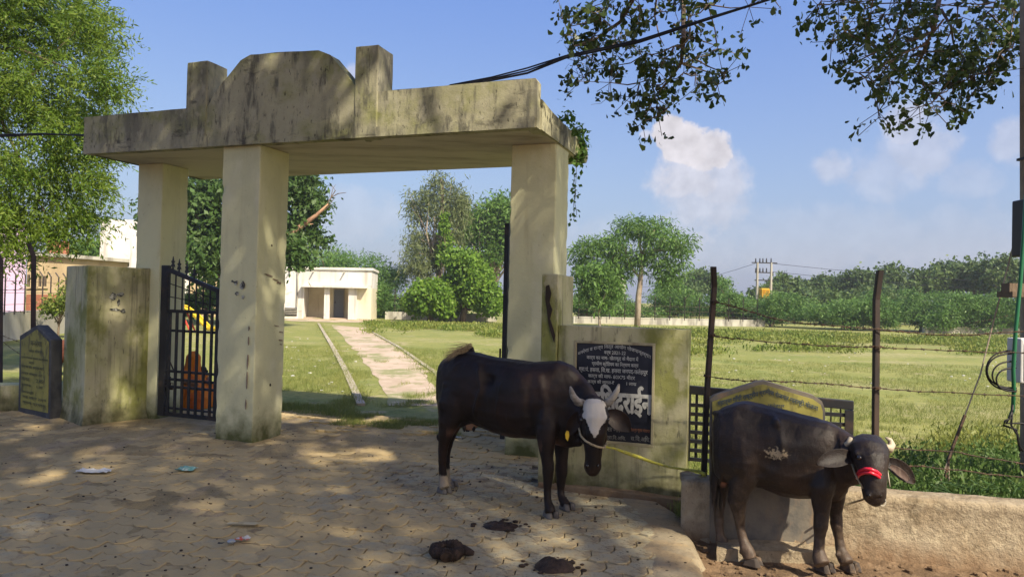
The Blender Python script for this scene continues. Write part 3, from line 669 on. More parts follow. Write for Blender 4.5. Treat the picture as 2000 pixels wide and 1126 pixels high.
# ------------------------------------------------------------------ big open gate leaf beside the right column, seen on edge
def big_leaf():
    a = at(983, 690, 7.95); a.z = .08; n = V.copy(); d = (V * .98 - U * -.02).normalized()
    a = g(s3 + .62, t3 + .35, .08)
    t = thing('open_gate_leaf', 'tall black spiked gate leaf swung open beside the right column, seen edge on', 'gate', a)
    W_ = 1.9; H_ = 2.35; k = (V + U * .03).normalized(); side = U
    Pf = lambda u_, z_, q=0: a + k * u_ + Z * z_ + side * q
    MB().box(Pf(0, 0), k * .05, side * .05, Z * H_).build('stile', MT['iron'], t); MB().box(Pf(W_ - .05, 0), k * .05, side * .05, Z * (H_ - .35)).build('stile', MT['iron'], t)
    MB().prism([Pf(.05, H_ - .05), Pf(W_ - .05, H_ - .4), Pf(W_ - .05, H_ - .35), Pf(.05, H_)], side * .05).build('top_rail', MT['iron'], t)
    for z_ in (.03, .5, 1.15, 1.7): MB().box(Pf(.05, z_), k * (W_ - .1), side * .045, Z * .045).build('cross_rail', MT['iron'], t)
    MB().box(Pf(.05, .06, .02), k * (W_ - .1), side * .006, Z * 1.1).build('sheet_panel', MT['iron'], t)
    for i in range(15):
        u_ = .1 + i * (W_ - .2) / 14; MB().box(Pf(u_, .07, .03), k * .02, side * .02, Z * (H_ - .14 - .35 * u_ / W_)).build('bar', MT['iron'], t)
    for i in range(5):
        u_ = .1 + i * .2; z_ = H_ - .35 * u_ / W_ - .02; MB().tube([Pf(u_, z_, .02), Pf(u_, z_ + .16, .02)], [.009, .003], 5).build('spike', MT['iron'], t)
    MB().tube([Pf(.0, .83, -.07), Pf(.0, .83, .05)], .009, 5).tube([Pf(0, .70, .07), Pf(0, .98, .07)], .012, 5).build('bolt', MT['rust'], t)
big_leaf()
# ------------------------------------------------------------------ signs: text helper
def glyphs(body, bold=0.0):
    c = bpy.data.curves.new('writing', 'FONT'); c.body = body; c.size = 1; c.offset = bold; c.extrude = 0; c.resolution_u = 3
    o = bpy.data.objects.new('writing', c); COL.objects.link(o)
    dg = bpy.context.evaluated_depsgraph_get(); me = bpy.data.meshes.new_from_object(o.evaluated_get(dg)); bpy.data.objects.remove(o); return me
def write(body, px0, px1, py0, py1, p0, n, mt, par, bold=0.0, arc=0.0, peak=0.0, lift=.004, name='lettering'):
    """body fitted between two picture columns / rows on the plane (p0, n) of its board"""
    me = glyphs(body, 0)
    a = onplane(px0, (py0 + py1) / 2, p0, n); b = onplane(px1, (py0 + py1) / 2, p0, n); top = onplane((px0 + px1) / 2, py0, p0, n); bot = onplane((px0 + px1) / 2, py1, p0, n)
    ax = Vector((n.y, -n.x, 0)).normalized()
    if ax.dot(b - a) < 0: ax = -ax
    W_ = (b - a).dot(ax); H_ = (top - bot).z; c = (a + b) / 2
    xs = [v.co.x for v in me.vertices]; ys = [v.co.y for v in me.vertices]
    x0, x1, y0, y1 = min(xs), max(xs), min(ys), max(ys); zc = (top.z + bot.z) / 2
    nn = n.normalized(); nn = nn if (EYE - c).dot(nn) > 0 else -nn
    for v in me.vertices:
        u_ = ((v.co.x - x0) / (x1 - x0) - .5); z_ = ((v.co.y - y0) / (y1 - y0) - .5) * H_
        base_c = Vector((c.x, c.y, zc)); q = base_c + ax * u_ * W_ + Z * (z_ - arc * (2 * u_) ** 2 - peak * abs(2 * u_)) 
        q -= nn * (q - p0).dot(nn) if False else Vector((0, 0, 0))
        v.co = q + nn * lift
    if bold:
        bm = bmesh.new(); bm.from_mesh(me); geo = list(bm.verts) + list(bm.edges) + list(bm.faces); k_ = bold * H_ * .9
        for j, (dx, dz) in enumerate(((k_, 0), (-k_, 0), (0, k_), (0, -k_))):
            d_ = bmesh.ops.duplicate(bm, geom=geo); bmesh.ops.translate(bm, verts=[e for e in d_['geom'] if isinstance(e, bmesh.types.BMVert)], vec=ax * dx + Z * dz + nn * (.0003 * (j + 1)))
        bm.to_mesh(me); bm.free()
    return link_mesh(name, me, mt, par)
# ------------------------------------------------------------------ plaque wall on the right
Pa = gnd(1049, 949); Pb = gnd(1338, 981)
SU = (Pb - Pa); SL = SU.length; SU.normalize(); SN = Vector((-SU.y, SU.x, 0)); SN = SN if SN.y > 0 else -SN
plw = thing('plaque_wall', 'stained mossy wall holding a dark painted plaque behind the cow', 'wall', Pa)
def sp_(px, py): 
    p = onplane(px, py, Pa, SN); return (p - Pa).dot(SU), p.z
def sw(u0, u1, z0, z1, t0=0, t1=.24, name='wall_body', mt='mossy', amp=.004, bevel=0):
    pts = [Pa + SU * u0 + SN * t0, Pa + SU * u1 + SN * t0, Pa + SU * u1 + SN * t1, Pa + SU * u0 + SN * t1]
    return vbox(name, pts, z0, z1, MT[mt], plw, amp, .1, .55, bevel)
ul, zt_ = sp_(1121, 664); ur, _ = sp_(1280, 671); _, zb_ = sp_(1200, 867); zt_ = sp_(1200, 667)[1]
TOPW = sp_(1345, 644)[1]; uR = sp_(1342, 800)[0]; uL = sp_(1090, 700)[0]
mb = MB()
for (u0, u1, z0, z1, t0, t1) in ((uL, uR, -.1, zb_, 0, .24), (uL, ul, zb_, zt_, 0, .24), (ur, uR, zb_, zt_, 0, .24), (uL, uR, zt_, TOPW, 0, .24), (ul, ur, zb_, zt_, .045, .24)):
    mb.box(Pa + SU * u0 + SN * t0 + Z * z0, SU * (u1 - u0), SN * (t1 - t0), Z * (z1 - z0))
me = mb.mesh('wall_body'); o = bpy.data.objects.new('x', me); rough_up(o, .08, .0035, 4, .6); bpy.data.objects.remove(o); link_mesh('wall_body', me, MT['mossy'], plw)
# tall end pier
u0, u1 = sp_(1056, 740)[0], sp_(1088, 740)[0]
sw(u0, u1, -.05, sp_(1075, 535)[1], -.03, .52, 'end_pier', 'mossy', .006, .01)
# crack in the pier
cr = [(1066, 558), (1072, 556), (1076, 572), (1073, 590), (1078, 604), (1074, 622), (1080, 640), (1084, 655), (1082, 668), (1076, 650), (1071, 632), (1068, 606), (1065, 584)]
MB().prism([onplane(x, y, Pa - SN * .042, SN) for x, y in cr], SN * .02).build('crack', MT['crack'], plw)
# plaque border strips and slab
def strip_box(u0, u1, z0, z1, t0, t1, name, mt, bevel=.003):
    return MB().box(Pa + SU * u0 + SN * t0 + Z * z0, SU * (u1 - u0), SN * (t1 - t0), Z * (z1 - z0)).build(name, MT[mt], plw, bevel=bevel)
bw = .022
strip_box(ul, ur, zt_ - bw, zt_, -.003, .05, 'plaque_border', 'plaqueframe'); strip_box(ul, ur, zb_, zb_ + bw, -.003, .05, 'plaque_border', 'plaqueframe')
strip_box(ul, ul + bw, zb_ + bw, zt_ - bw, -.003, .05, 'plaque_border', 'plaqueframe'); strip_box(ur - bw, ur, zb_ + bw, zt_ - bw, -.003, .05, 'plaque_border', 'plaqueframe')
pq = strip_box(ul + bw, ur - bw, zb_ + bw, zt_ - bw, .022, .05, 'plaque', 'plaque', .002)
PP = Pa + SN * .020
def W1(body, x0, x1, y0, y1, mt='letter', **k): return write(body, x0, x1, y0, y1, PP, SN, MT[mt], pq, lift=.002, **k)
W1('मनरेगा व राज्य वित्त आयोग योजनान्तर्गत'.replace('वित्त', 'िवत्त'), 1129, 1272, 671, 682, arc=.075, bold=.012)
W1('वर्ष 2021-22', 1180, 1222, 685, 694, bold=.012)
W1('कार्य का नाम- खेलकूद के मैदान में', 1146, 1247, 694, 705, bold=.012)
W1('ग्रामीण स्टेिडयम का िनर्माण कार्य', 1156, 1247, 706, 717, bold=.012)
W1('ग्रा.पं. हसवा, िव.ख. हसवा जनपद-फतेहपुर', 1131, 1265, 717, 730, bold=.012)
W1('कार्य की माप- 80X75 मीटर', 1149, 1240, 730, 741, bold=.012)
W1('कार्य की लागत-₹          1 लाख', 1148, 1243, 742, 752, bold=.012)
W1('रािशदराईन', 1152, 1273, 753, 811, bold=.035)
W1('मो.', 1134, 1147, 760, 800, bold=.03)
W1('ग्राम प्रधान', 1150, 1222, 812, 825, 'letterdim', bold=.012)
W1('ग्राम सभा', 1150, 1212, 833, 844, 'letterdim', bold=.01)
W1('सौजन्य ग्राम पंचायत', 1229, 1270, 835, 845, 'letterred', bold=.01)
W1('ग्रा.िव.अिध.', 1184, 1222, 849, 860, 'letterdim', bold=.012)
W1('स.िव.अिध.', 1232, 1270, 850, 861, 'letterdim', bold=.012)
# stepped footing of the plaque wall
pts = [Pa + SU * .02 - SN * .05, Pa + SU * (SL + .02) - SN * .10, Pa + SU * (SL + .02) + SN * .05, Pa + SU * .02 + SN * .02]
vbox('footing', pts, -.06, .05, MT['cement'], plw, .012, .08, .3, .01)
# ------------------------------------------------------------------ low wall along the right
Wa = Vector((1.22, 5.20, 0)); Wb = Vector((9.0, 3.25, 0))
def wall_line(px, py=960):
    dirn = (Wb - Wa).normalized(); return dirn
f1, f2 = at(1730, 966, 4.85), at(2000, 986, 4.66)
Wd = Vector((f2.x - f1.x, f2.y - f1.y, 0)).normalized(); Wn = Vector((-Wd.y, Wd.x, 0)); Wn = Wn if Wn.y > 0 else -Wn
W0 = Vector((f1.x, f1.y, 0)) - Wd * 1.34; ztop = f1.z
low = thing('low_wall', 'low rough cement wall behind the tethered buffalo carrying the fence posts', 'wall', W0)
def lw_pt(u_, t_, z_=0): return W0 + Wd * u_ + Wn * t_ + Z * z_
def lw():
    mb = MB(); L_ = 7.5; step = .035; nz_ = 12; nu = int(L_ / step); rows = []
    prof = [(-.035, -.14), (-.02, -.06), (-.008, .02), (0, .08), (0, .13), (0, .18), (0, .22), (-.004, .26), (-.012, ztop - .05), (-.012, ztop - .012), (0, ztop), (.06, ztop + .004), (.12, ztop + .004), (.18, ztop), (.225, ztop - .006), (.24, ztop - .03), (.24, 0.0), (.24, -.14)]
    for i in range(nu + 1):
        row = []
        for (t_, z_) in prof:
            p = lw_pt(i * step, t_, z_); n = mnoise.noise(p * 4) * .010 + mnoise.noise(p * 14) * .007 + abs(mnoise.noise(p * 34)) * .007
            low_ = max(0, .25 - z_) * .10 * abs(mnoise.noise(p * 22))
            chip = max(0, mnoise.noise(Vector((p.x * 9, p.y * 9, 4))) - .25) * .06 if abs(z_ - ztop + .02) < .035 and t_ < .02 else 0
            row.append(len(mb.v)); mb.v.append(p - Wn * ((n + low_) if t_ < .03 else 0) + Wn * chip + Z * (n * .6 if z_ > .2 else 0))
        rows.append(row)
    for a, b in zip(rows, rows[1:]):
        for k in range(len(prof) - 1): mb.f.append((a[k], b[k], b[k + 1], a[k + 1]))
    mb.f.append(tuple(rows[0])); mb.f.append(tuple(rows[-1][::-1]))
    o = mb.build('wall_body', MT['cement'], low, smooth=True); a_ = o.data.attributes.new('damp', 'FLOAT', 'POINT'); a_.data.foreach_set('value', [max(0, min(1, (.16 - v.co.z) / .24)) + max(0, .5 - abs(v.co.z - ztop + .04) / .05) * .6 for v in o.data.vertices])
lw()
# step block at the foot of the wall
st0 = gnd(1440, 1050, 0); 
a, b = gnd(1400, 1048, -.01), gnd(1632, 1050, -.01)
c, d = gnd(1640, 1076, -.01), gnd(1400, 1066, -.01)
stp = MB().prism([(p.x, p.y, -.13) for p in (a, b, c, d)], (0, 0, .105)).mesh('step_block'); o = bpy.data.objects.new('x', stp); rough_up(o, .05, .008, 9); bpy.data.objects.remove(o)
tag(link_mesh('step_block', stp, MT['cement']), 'worn cement step at the foot of the low wall behind the buffalo', 'step')
# rubble between plaque wall and low wall
rb = thing('rubble_pile', 'broken cement rubble and dry stalks between plaque wall and yellow board', 'rubble', gnd(1355, 1000, -.1))
rr_ = random.Random(9)
for i in range(26):
    c = at(rr_.uniform(1330, 1384), rr_.uniform(925, 1010), rr_.uniform(5.15, 5.6)); s_ = rr_.uniform(.025, .07)
    c.z = max(-.08, min(c.z, .30)) if c.y > 5.3 else -.08
    mb = MB().ball(c, (s_ * 1.3, s_, s_ * .8), 6, Matrix.Rotation(rr_.uniform(0, 3), 3, 'Z'))
    for v in mb.v: v += Vector((rr_.uniform(-1, 1), rr_.uniform(-1, 1), rr_.uniform(-1, 1))) * s_ * .2
    mb.build('rock', MT['cement'], rb)
# ------------------------------------------------------------------ yellow scheme board at the wall
yb0, yb1 = at(1386, 900, 5.08), at(1612, 900, 4.92)
YU = Vector((yb1.x - yb0.x, yb1.y - yb0.y, 0)).normalized(); YN = Vector((-YU.y, YU.x, 0))
Y0 = Vector((yb0.x, yb0.y, 0))
yb = thing('scheme_board', 'yellow pointed cement board with blue writing behind the buffalo', 'signboard', Y0)
yp = [onplane(x, y, Y0, YN) for x, y in ((1387, 1025), (1387, 778), (1396, 772), (1478, 745), (1492, 743), (1590, 772), (1606, 783), (1612, 800), (1612, 1040))]
yp[0].z = yp[-1].z = -.1
me = MB().prism(yp, YN * .085).mesh('board_slab'); o = bpy.data.objects.new('x', me); rough_up(o, .07, .004, 9); bpy.data.objects.remove(o); link_mesh('board_slab', me, MT['stoneedge'], yb)
yq = [onplane(x, y, Y0 - YN * .008, YN) for x, y in ((1392, 925), (1391, 784), (1480, 752), (1491, 750), (1588, 779), (1603, 790), (1607, 803), (1607, 925))]
yq[0].z = yq[-1].z = .42
fc = MB().prism(yq, YN * .01).build('painted_face', MT['yellow'], yb)
PY = Y0 - YN * .012
write('महात्मा गाँधी राष्ट्रीय ग्रामीण रोजगार गारण्टी योजना', 1402, 1598, 757, 772, PY, YN, MT['blueletter'], fc, bold=.02, peak=.10, lift=.003)
write('फतेहपुर', 1500, 1532, 787, 797, PY, YN, MT['blueletter'], fc, bold=.02, lift=.003)
# ------------------------------------------------------------------ black lattice gate behind it
def lattice(name, label, x0, x1, yt0, yt1, D0, D1, zb, nb, nh, slanted):
    a, b = at(x0, yt0, D0), at(x1, yt1, D1); d = Vector((b.x - a.x, b.y - a.y, 0)); W_ = d.length; d.normalize(); n = Vector((-d.y, d.x, 0))
    t = thing(name, label, 'gate', (a.x, a.y, zb)); base = Vector((a.x, a.y, 0))
    zt = lambda u_: a.z + (b.z - a.z) * u_ / W_
    P_ = lambda u_, z_, k=0: base + d * u_ + Z * z_ + n * k
    MB().prism([P_(0, zt(0) - .07), P_(W_, zt(W_) - .07), P_(W_, zt(W_)), P_(0, zt(0))], n * .05).build('top_rail', MT['iron'], t, bevel=.006)
    MB().box(P_(0, zb), d * .04, n * .05, Z * (zt(0) - .075 - zb)).build('stile', MT['iron'], t); MB().box(P_(W_ - .06, zb), d * .06, n * .05, Z * (zt(W_) - .075 - zb)).build('stile', MT['iron'], t)
    for i in range(nh):
        z_ = zb + (zt(0) - .1 - zb) * i / nh; MB().box(P_(.04, z_, .012), d * (W_ - .1), n * .02, Z * .028).build('cross_rail', MT['iron'], t)
    for i in range(nb):
        u_ = .04 + (W_ - .1) * (i + .5) / nb; MB().box(P_(u_, zb + .002, .035), d * (.022 if u_ < .5 else .010), n * .014, Z * (zt(u_) - .075 - zb)).build('bar', MT['iron'], t)
    return t
lattice('lattice_gate', 'black lattice steel gate parked behind the yellow board and buffalo', 1340, 1668, 752, 783, 5.95, 5.55, .30, 17, 7, False)
# ================================================================== FENCES
def barbs(mb, pts, r=.0035, step=.11, bl=.022, seed=1):
    """two-strand wire with barb knots along a path"""
    rr = random.Random(seed); mb.tube(pts, r, 5)
    L_ = 0
    for a, b in zip(pts, pts[1:]):
        seg = (b - a).length; d = (b - a).normalized(); n_ = max(1, int(seg / step))
        for k in range(n_):
            c = a.lerp(b, (k + rr.random() * .6) / n_)
            for s in (1, -1):
                q = Vector((rr.uniform(-1, 1), rr.uniform(-1, 1), rr.uniform(.2, 1) * s)).normalized()
                mb.tube([c - q * bl * .5, c + q * bl], [.0022, .001], 3)
            mb.tube([c - d * .012, c + d * .012], .0052, 4)
def sagged(pts, n=10, sag=.02, seed=1):
    rr = random.Random(seed); out = []
    for a, b in zip(pts, pts[1:]):
        for k in range(n):
            f = k / n; p = a.lerp(b, f); p = p + Z * (-sag * 4 * f * (1 - f) + rr.uniform(-.004, .004)) + Vector((0, rr.uniform(-.004, .004), 0)); out.append(p)
    out.append(pts[-1]); return out
def angle_post(pts, wd, par, mt='bpost', d=None):
    """L-section post following a bent centreline"""
    d = d or Vector((1, 0, 0)); n = Vector((-d.y, d.x, 0)); mb = MB(); k = .006
    for a_, b_ in ((d, n), (n, d)):
        for p, q in zip(pts, pts[1:]):
            o1 = a_ * wd; o2 = b_ * k
            base = [p - o1 * .5, p + o1 * .5, p + o1 * .5 + o2, p - o1 * .5 + o2] if a_ is d else [p - d * wd * .5 - 0 * n + o2 * 0, p - d * wd * .5 + n * wd, p - d * wd * .5 + n * wd + d * k, p - d * wd * .5 + d * k]
            off = q - p; mb.prism(base, off)
    return mb.build('post', MT[mt], par)
fence = thing('wall_top_fence', 'barbed wire fence on angle iron posts along the low right wall', 'fence', lw_pt(.2, .12, ztop))
def on_wall(px, py, t_=.12):
    return onplane(px, py, lw_pt(0, t_), Wn)
p1 = [on_wall(1376, 930), on_wall(1381, 780), on_wall(1392, 620), on_wall(1396, 560), on_wall(1394, 521) + Wn * -.05]
angle_post(p1, .036, fence)
p2 = [on_wall(1711, 970), on_wall(1712, 850), on_wall(1714, 650), on_wall(1714, 585), on_wall(1719, 528) + Wn * -.03]
angle_post(p2, .036, fence)
post3 = on_wall(2140, 985); angle_post([post3, post3 + Z * 1.2, post3 + Z * 1.5 + Wd * .03], .036, fence)
for i, row in enumerate(([(1383, 734), (1440, 742), (1500, 743), (1560, 745), (1625, 749), (1713, 757), (1850, 766), (2000, 772), (2140, 776)],
                         [(1391, 655), (1440, 661), (1560, 671), (1640, 675), (1714, 677), (1850, 684), (2000, 688), (2140, 690)],
                         [(1398, 588), (1440, 600), (1500, 618), (1560, 630), (1640, 637), (1714, 642), (1790, 650), (1860, 655), (1940, 650), (2140, 640)],
                         [(1735, 903), (1800, 910), (1880, 918), (2000, 932), (2140, 945)],
                         [(1740, 873), (1870, 882), (2000, 905), (2140, 915)])):
    pts = [on_wall(x, y, .10 if i < 3 else .2) for x, y in row]; mb = MB()
    barbs(mb, sagged(pts, 5, .004, i), seed=i + 1); mb.build('barbed_wire', MT['rust'], fence)
# knots of wire where strands meet the first post
mb = MB()
for (x, y) in ((1381, 733), (1391, 654), (1398, 590), (1713, 757), (1713, 677)):
    c = on_wall(x, y, .11)
    for k in range(3): mb.tube([c + Vector((math.cos(q) * .024, math.sin(q) * .024, k * .006 - .006)) for q in np.linspace(0, 6.28, 9)], .003, 4)
mb.build('wire_tie', MT['rust'], fence)
# left fence
lf = thing('left_fence', 'leaning barbed wire fence behind the pointed stone at far left', 'fence', gnd(62, 780))
def vpost(px, yb_, yt_, D, bend, wd, par, name='post', mt='bpost'):
    b = at(px, yb_, D); t_ = at(px + 1.5, yt_ + 26, D); e = at(px + 1.5 + bend, yt_, D)
    return angle_post([b, t_, e], wd, par, mt)
vpost(64, 760, 475, 9.45, -10, .066, lf); vpost(0, 770, 482, 9.9, -12, .066, lf); vpost(-70, 770, 480, 10.4, -12, .066, lf)
for i, row in enumerate(([(-70, 640), (0, 652), (40, 668), (62, 690)], [(-70, 640), (0, 662), (38, 690), (60, 712)], [(-70, 520), (0, 520), (64, 518)], [(-70, 565), (0, 566), (64, 563)], [(-70, 600), (0, 605), (64, 608)])):
    mb = MB(); barbs(mb, sagged([at(x, y, 9.5 + .006 * (64 - x)) for x, y in row], 5, .01, i), seed=20 + i); mb.build('barbed_wire', MT['rust'], lf)
# ------------------------------------------------------------------ pointed stone at the left
sA, sB = gnd(35, 803), gnd(98, 818); SU2 = (sB - sA).normalized(); SN2 = Vector((-SU2.y, SU2.x, 0)); SN2 = SN2 if SN2.y > 0 else -SN2
ps = thing('pointed_stone', 'upright pointed stone board with faded yellow face at far left', 'signboard', sA)
pp = [onplane(x, y, sA, SN2) for x, y in ((35, 803), (38, 655), (71, 634), (99, 663), (97, 818))]; pp[0].z = pp[-1].z = -.04
MB().prism(pp, SN2 * .14).build('stone_slab', MT['signdark'], ps, bevel=.015)
pf = [onplane(x, y, sA - SN2 * .006, SN2) for x, y in ((40, 795), (41, 664), (71, 643), (95, 668), (93, 806))]
pf_ = MB().prism(pf, SN2 * .01).build('painted_face', MT['yellow'], ps)
MT['fadedblue'] = mat('faded_blue_lettering', (.10, .105, .06))
PS = sA - SN2 * .010
for body, x0, x1, y0, y1 in (('मनरेगा', 60, 82, 662, 676), ('कार्य योजना', 56, 82, 682, 690), ('ग्राम पंचायत हसवा का िववरण', 42, 94, 697, 703), ('वर्ष', 57, 66, 706, 712), ('कार्य का नाम- सम्पर्क मार्ग', 42, 86, 715, 722), ('कार्य संख्या 12', 42, 82, 727, 734), ('लागत      2.45', 42, 84, 738, 745), ('श्रमांश     1.20', 42, 83, 750, 757), ('सामग्री', 42, 66, 762, 769), ('माह मार्च 2019', 44, 90, 775, 782), ('ग्राम प्रधान', 44, 88, 786, 793)):
    write(body, x0, x1, y0, y1, PS, SN2, MT['fadedblue'], pf_, bold=.01, lift=.002)
# low kerb wall behind the stone
a, b = gnd(-260, 812), gnd(118, 798)
kw = thing('low_kerb_wall', 'low dark stained kerb wall running behind the pointed stone at left', 'wall', b)
nn = Vector((-(b - a).y, (b - a).x, 0)).normalized(); nn = nn if nn.y > 0 else -nn
vbox('wall_body', [a, b, b + nn * .35, a + nn * .35], -.05, .33, MT['mossy'], kw, .01, .15, .5)
# ================================================================== far boundary walls, with thin posts
def far_wall(name, label, pts, h, mt, th=.25):
    t = thing(name, label, 'wall', pts[0])
    for a, b in zip(pts, pts[1:]):
        n = Vector((-(b - a).y, (b - a).x, 0)).normalized() * th
        MB().box((a.x, a.y, -.1), b - a, n, Z * (h + .1)).build('wall_section', MT[mt], t)
    return t
MT['farwall'] = mat('stained_white_wall', (.44, .43, .38), [((.16, .15, .13), (1.5, 1.5, .35), .42, .60, .85), ((.36, .34, .28), (.4, .4, .3), .4, .6, .7)])
fw = far_wall('boundary_wall', 'low stained white boundary wall at the far edge of the field below the vines', [gnd(752, 623), gnd(970, 628)], .54, 'farwall')
fw2 = far_wall('boundary_wall', 'low stained boundary wall beyond the field right of the right column', [gnd(1120, 631), gnd(1494, 638)], .50, 'farwall')
fw3 = far_wall('boundary_wall', 'short pale boundary wall at the right end of the field', [gnd(1806, 650), gnd(2150, 655)], .42, 'farwall')
fw4 = far_wall('boundary_wall', 'grey streaked boundary wall before the pink and tan houses', [gnd(-140, 690), gnd(0, 668), gnd(130, 650), gnd(300, 632)], .86, 'farwall')
def row_posts(par, a, b, n, h, z0, bend=.12, wd=.05):
    for i in range(n):
        p = a.lerp(b, i / max(1, n - 1)); mb = MB(); mb.tube([(p.x, p.y, z0 - .05), (p.x, p.y, z0 + h), (p.x - bend, p.y, z0 + h + .16)], wd / 2, 4); mb.build('post', MT['bpost'], par)
    for zz in (.25, .6, .95):
        MB().tube([(a.x, a.y, z0 + zz), (b.x, b.y, z0 + zz)], .008, 3).build('fence_wire', MT['rust'], par)
row_posts(fw4, gnd(-20, 671) + Vector((0, .1, 0)), gnd(122, 651) + Vector((0, .1, 0)), 9, 1.15, .84)
row_posts(fw, gnd(770, 623.5) + Vector((0, .12, 0)), gnd(965, 628) + Vector((0, .12, 0)), 7, 1.5, .48, .0, .06)
row_posts(fw2, gnd(1130, 631.5) + Vector((0, .12, 0)), gnd(1480, 638) + Vector((0, .12, 0)), 13, 1.5, .40, .0, .06)
# ================================================================== BUILDINGS
def vquad(x0, y0, x1, y1, D0, D1): return at(x0, y0, D0), at(x1, y1, D1)
def pavilion():
    a = gnd(480, 619); b = gnd(724, 626)    # front foot line
    d = Vector((b.x - a.x, b.y - a.y, 0)); W_ = d.length; d.normalize(); q = at(736, 620, b.y + 5); n = Vector((q.x - b.x, q.y - b.y, 0)).normalized()
    t = thing('field_building', 'single storey white building with open porch beyond the grass field', 'building', a)
    zt = onplane(640, 528, a, n).z
    uf = lambda px: (onplane(px, 600, a, n) - a).dot(d)
    zf = lambda py: onplane(640, py, a, n).z
    P_ = lambda u_, z_, k=0.: Vector((a.x, a.y, 0)) + d * u_ + n * k + Z * z_
    def bx(name, u0, u1, z0, z1, t0, t1, mt, par=t): return MB().box(P_(u0, z0, t0), d * (u1 - u0), n * (t1 - t0), Z * (z1 - z0)).build(name, MT[mt], par)
    up0, up1 = uf(606), uf(706); zl = zf(561)
    bx('wall', 0, up0, -.1, zt, 0, 5, 'white')
    bx('wall', up0 + .002, W_, zl, zt - .004, .02, 5, 'white')
    bx('wall', up1, W_, -.1, zl - .002, 0.01, 1.9, 'wcream')
    bx('wall', up0, W_, -.1, zl - .002, 1.9, 5, 'wcream')
    bx('canopy', uf(601), uf(738), zl - .02, zl + .10, -.55, 1.0, 'white')
    bx('parapet', -.1, W_ + .08, zt, zt + .16, -.08, .2, 'white'); bx('parapet', W_ - .18, W_ + .08, zt, zt + .16, .2, 5, 'white')
    bx('pillar', uf(650), uf(661), -.1, zl - .02, -.2, .1, 'white'); bx('pillar', uf(700), uf(717), -.1, zl - .02, -.2, .01, 'white')
    dr = bx('door', uf(662), uf(682), .1, zl - .12, 1.84, 1.9, 'doorgrey'); MB().ball(P_(uf(664), 1.1, 1.82), .05, 6).build('handle', MT['iron'], dr)
    bx('floor', up0, W_, -.1, .10, .0, 1.9, 'track')
    wn = bx('window', uf(540), uf(562), zf(592), zf(562), -.03, .02, 'winblue')
    for k in range(1, 4): MB().box(P_(uf(540) + (uf(562) - uf(540)) * k / 4, zf(592), -.05), d * .03, n * .02, Z * (zf(562) - zf(592))).build('bar', MT['iron'], wn)
    bx('lintel', uf(538), uf(566), zf(560), zf(557), -.3, 0, 'white')
    gr = bx('grille', uf(566), uf(592), zf(617), zf(602), -.05, .01, 'iron')
    for k in range(1, 5): MB().box(P_(uf(566), zf(617) + (zf(602) - zf(617)) * k / 5, -.08), d * (uf(592) - uf(566)), n * .02, Z * .04).build('slat', MT['farwall'], gr)
    bx('step', up0, W_, -.1, .05, -.9, -.2, 'track')
    MB().tube([P_(uf(592), zt - .1, -.08), P_(uf(592), zf(600), -.08)], .05, 6).build('downpipe', MT['farwall'], t)
    for px in (575, 625, 690): MB().tube([P_(uf(px), zt - .12, -.02), P_(uf(px), zt - .14, -.35)], .05, 6).build('roof_spout', MT['farwall'], t)
    bx('door_frame', uf(660), uf(662) - .01, .1, zl - .06, 1.80, 1.9, 'farwall'); bx('door_frame', uf(682) + .01, uf(684), .1, zl - .06, 1.80, 1.9, 'farwall')
MT['doorgrey'] = mat('grey_blue_door', (.16, .18, .22)); MT['winblue'] = mat('blue_grey_pane', (.16, .24, .32), rough=.25)
pavilion()
def house(name, label, px0, px1, pyt, pyb, D, mt, dep=6, slope=0, wins=(), lower=None, roof=None):
    a, b = at(px0, pyt, D), at(px1, pyt, D + slope); t = thing(name, label, 'house', (a.x, a.y, 0)); d = Vector((b.x - a.x, b.y - a.y, 0)); W_ = d.length; d.normalize(); n = Vector((-d.y, d.x, 0)) if px0 > 1000 else Vector((b.x, b.y, 0)).normalized()
    base = Vector((a.x, a.y, 0)); H_ = a.z
    MB().box(base - Z * .2, d * W_, n * dep, Z * (H_ + .2)).build('wall', MT[mt], t)
    if lower: MB().box(base - Z * .2 - n * .02, d * W_, n * .03, Z * (lower[0] + .2)).build('lower_wall', MT[lower[1]], t)
    if roof: MB().box(base + Z * (H_ + .004) - n * .3 - d * .1, d * (W_ + .2), n * (dep + .4), Z * .14).build('roof', MT[roof], t)
    for (x0, x1, y0, y1) in wins:
        p, q = onplane(x0, y0, base, n), onplane(x1, y1, base, n); u0, u1 = (p - base).dot(d), (q - base).dot(d)
        wf = MB().box(base + d * u0 + Z * q.z - n * .045, d * (u1 - u0), n * .04, Z * (p.z - q.z)).build('window', MT['dark'], t)
        MB().box(base + d * (u0 - .08) + Z * (q.z - .08) - n * .09, d * (u1 - u0 + .16), n * .06, Z * .08).build('sill', MT[mt], wf)
        MB().box(base + d * ((u0 + u1) / 2 - .03) + Z * q.z - n * .07, d * .05, n * .02, Z * (p.z - q.z)).build('mullion', MT['bark'], wf)
    return t
house('pink_house', 'pink plastered house half hidden behind the feathery tree at far left', -120, 54, 430, 610, 26, 'pink', 7)
th = house('tan_house', 'tan and bare brick house with small dark windows and roof slab', 54, 250, 498, 600, 27, 'tan', 7, 5, [(56, 65, 536, 560), (81, 92, 537, 560), (103, 113, 538, 560), (124, 134, 539, 560)], (1.35, 'brick'), 'farwall')
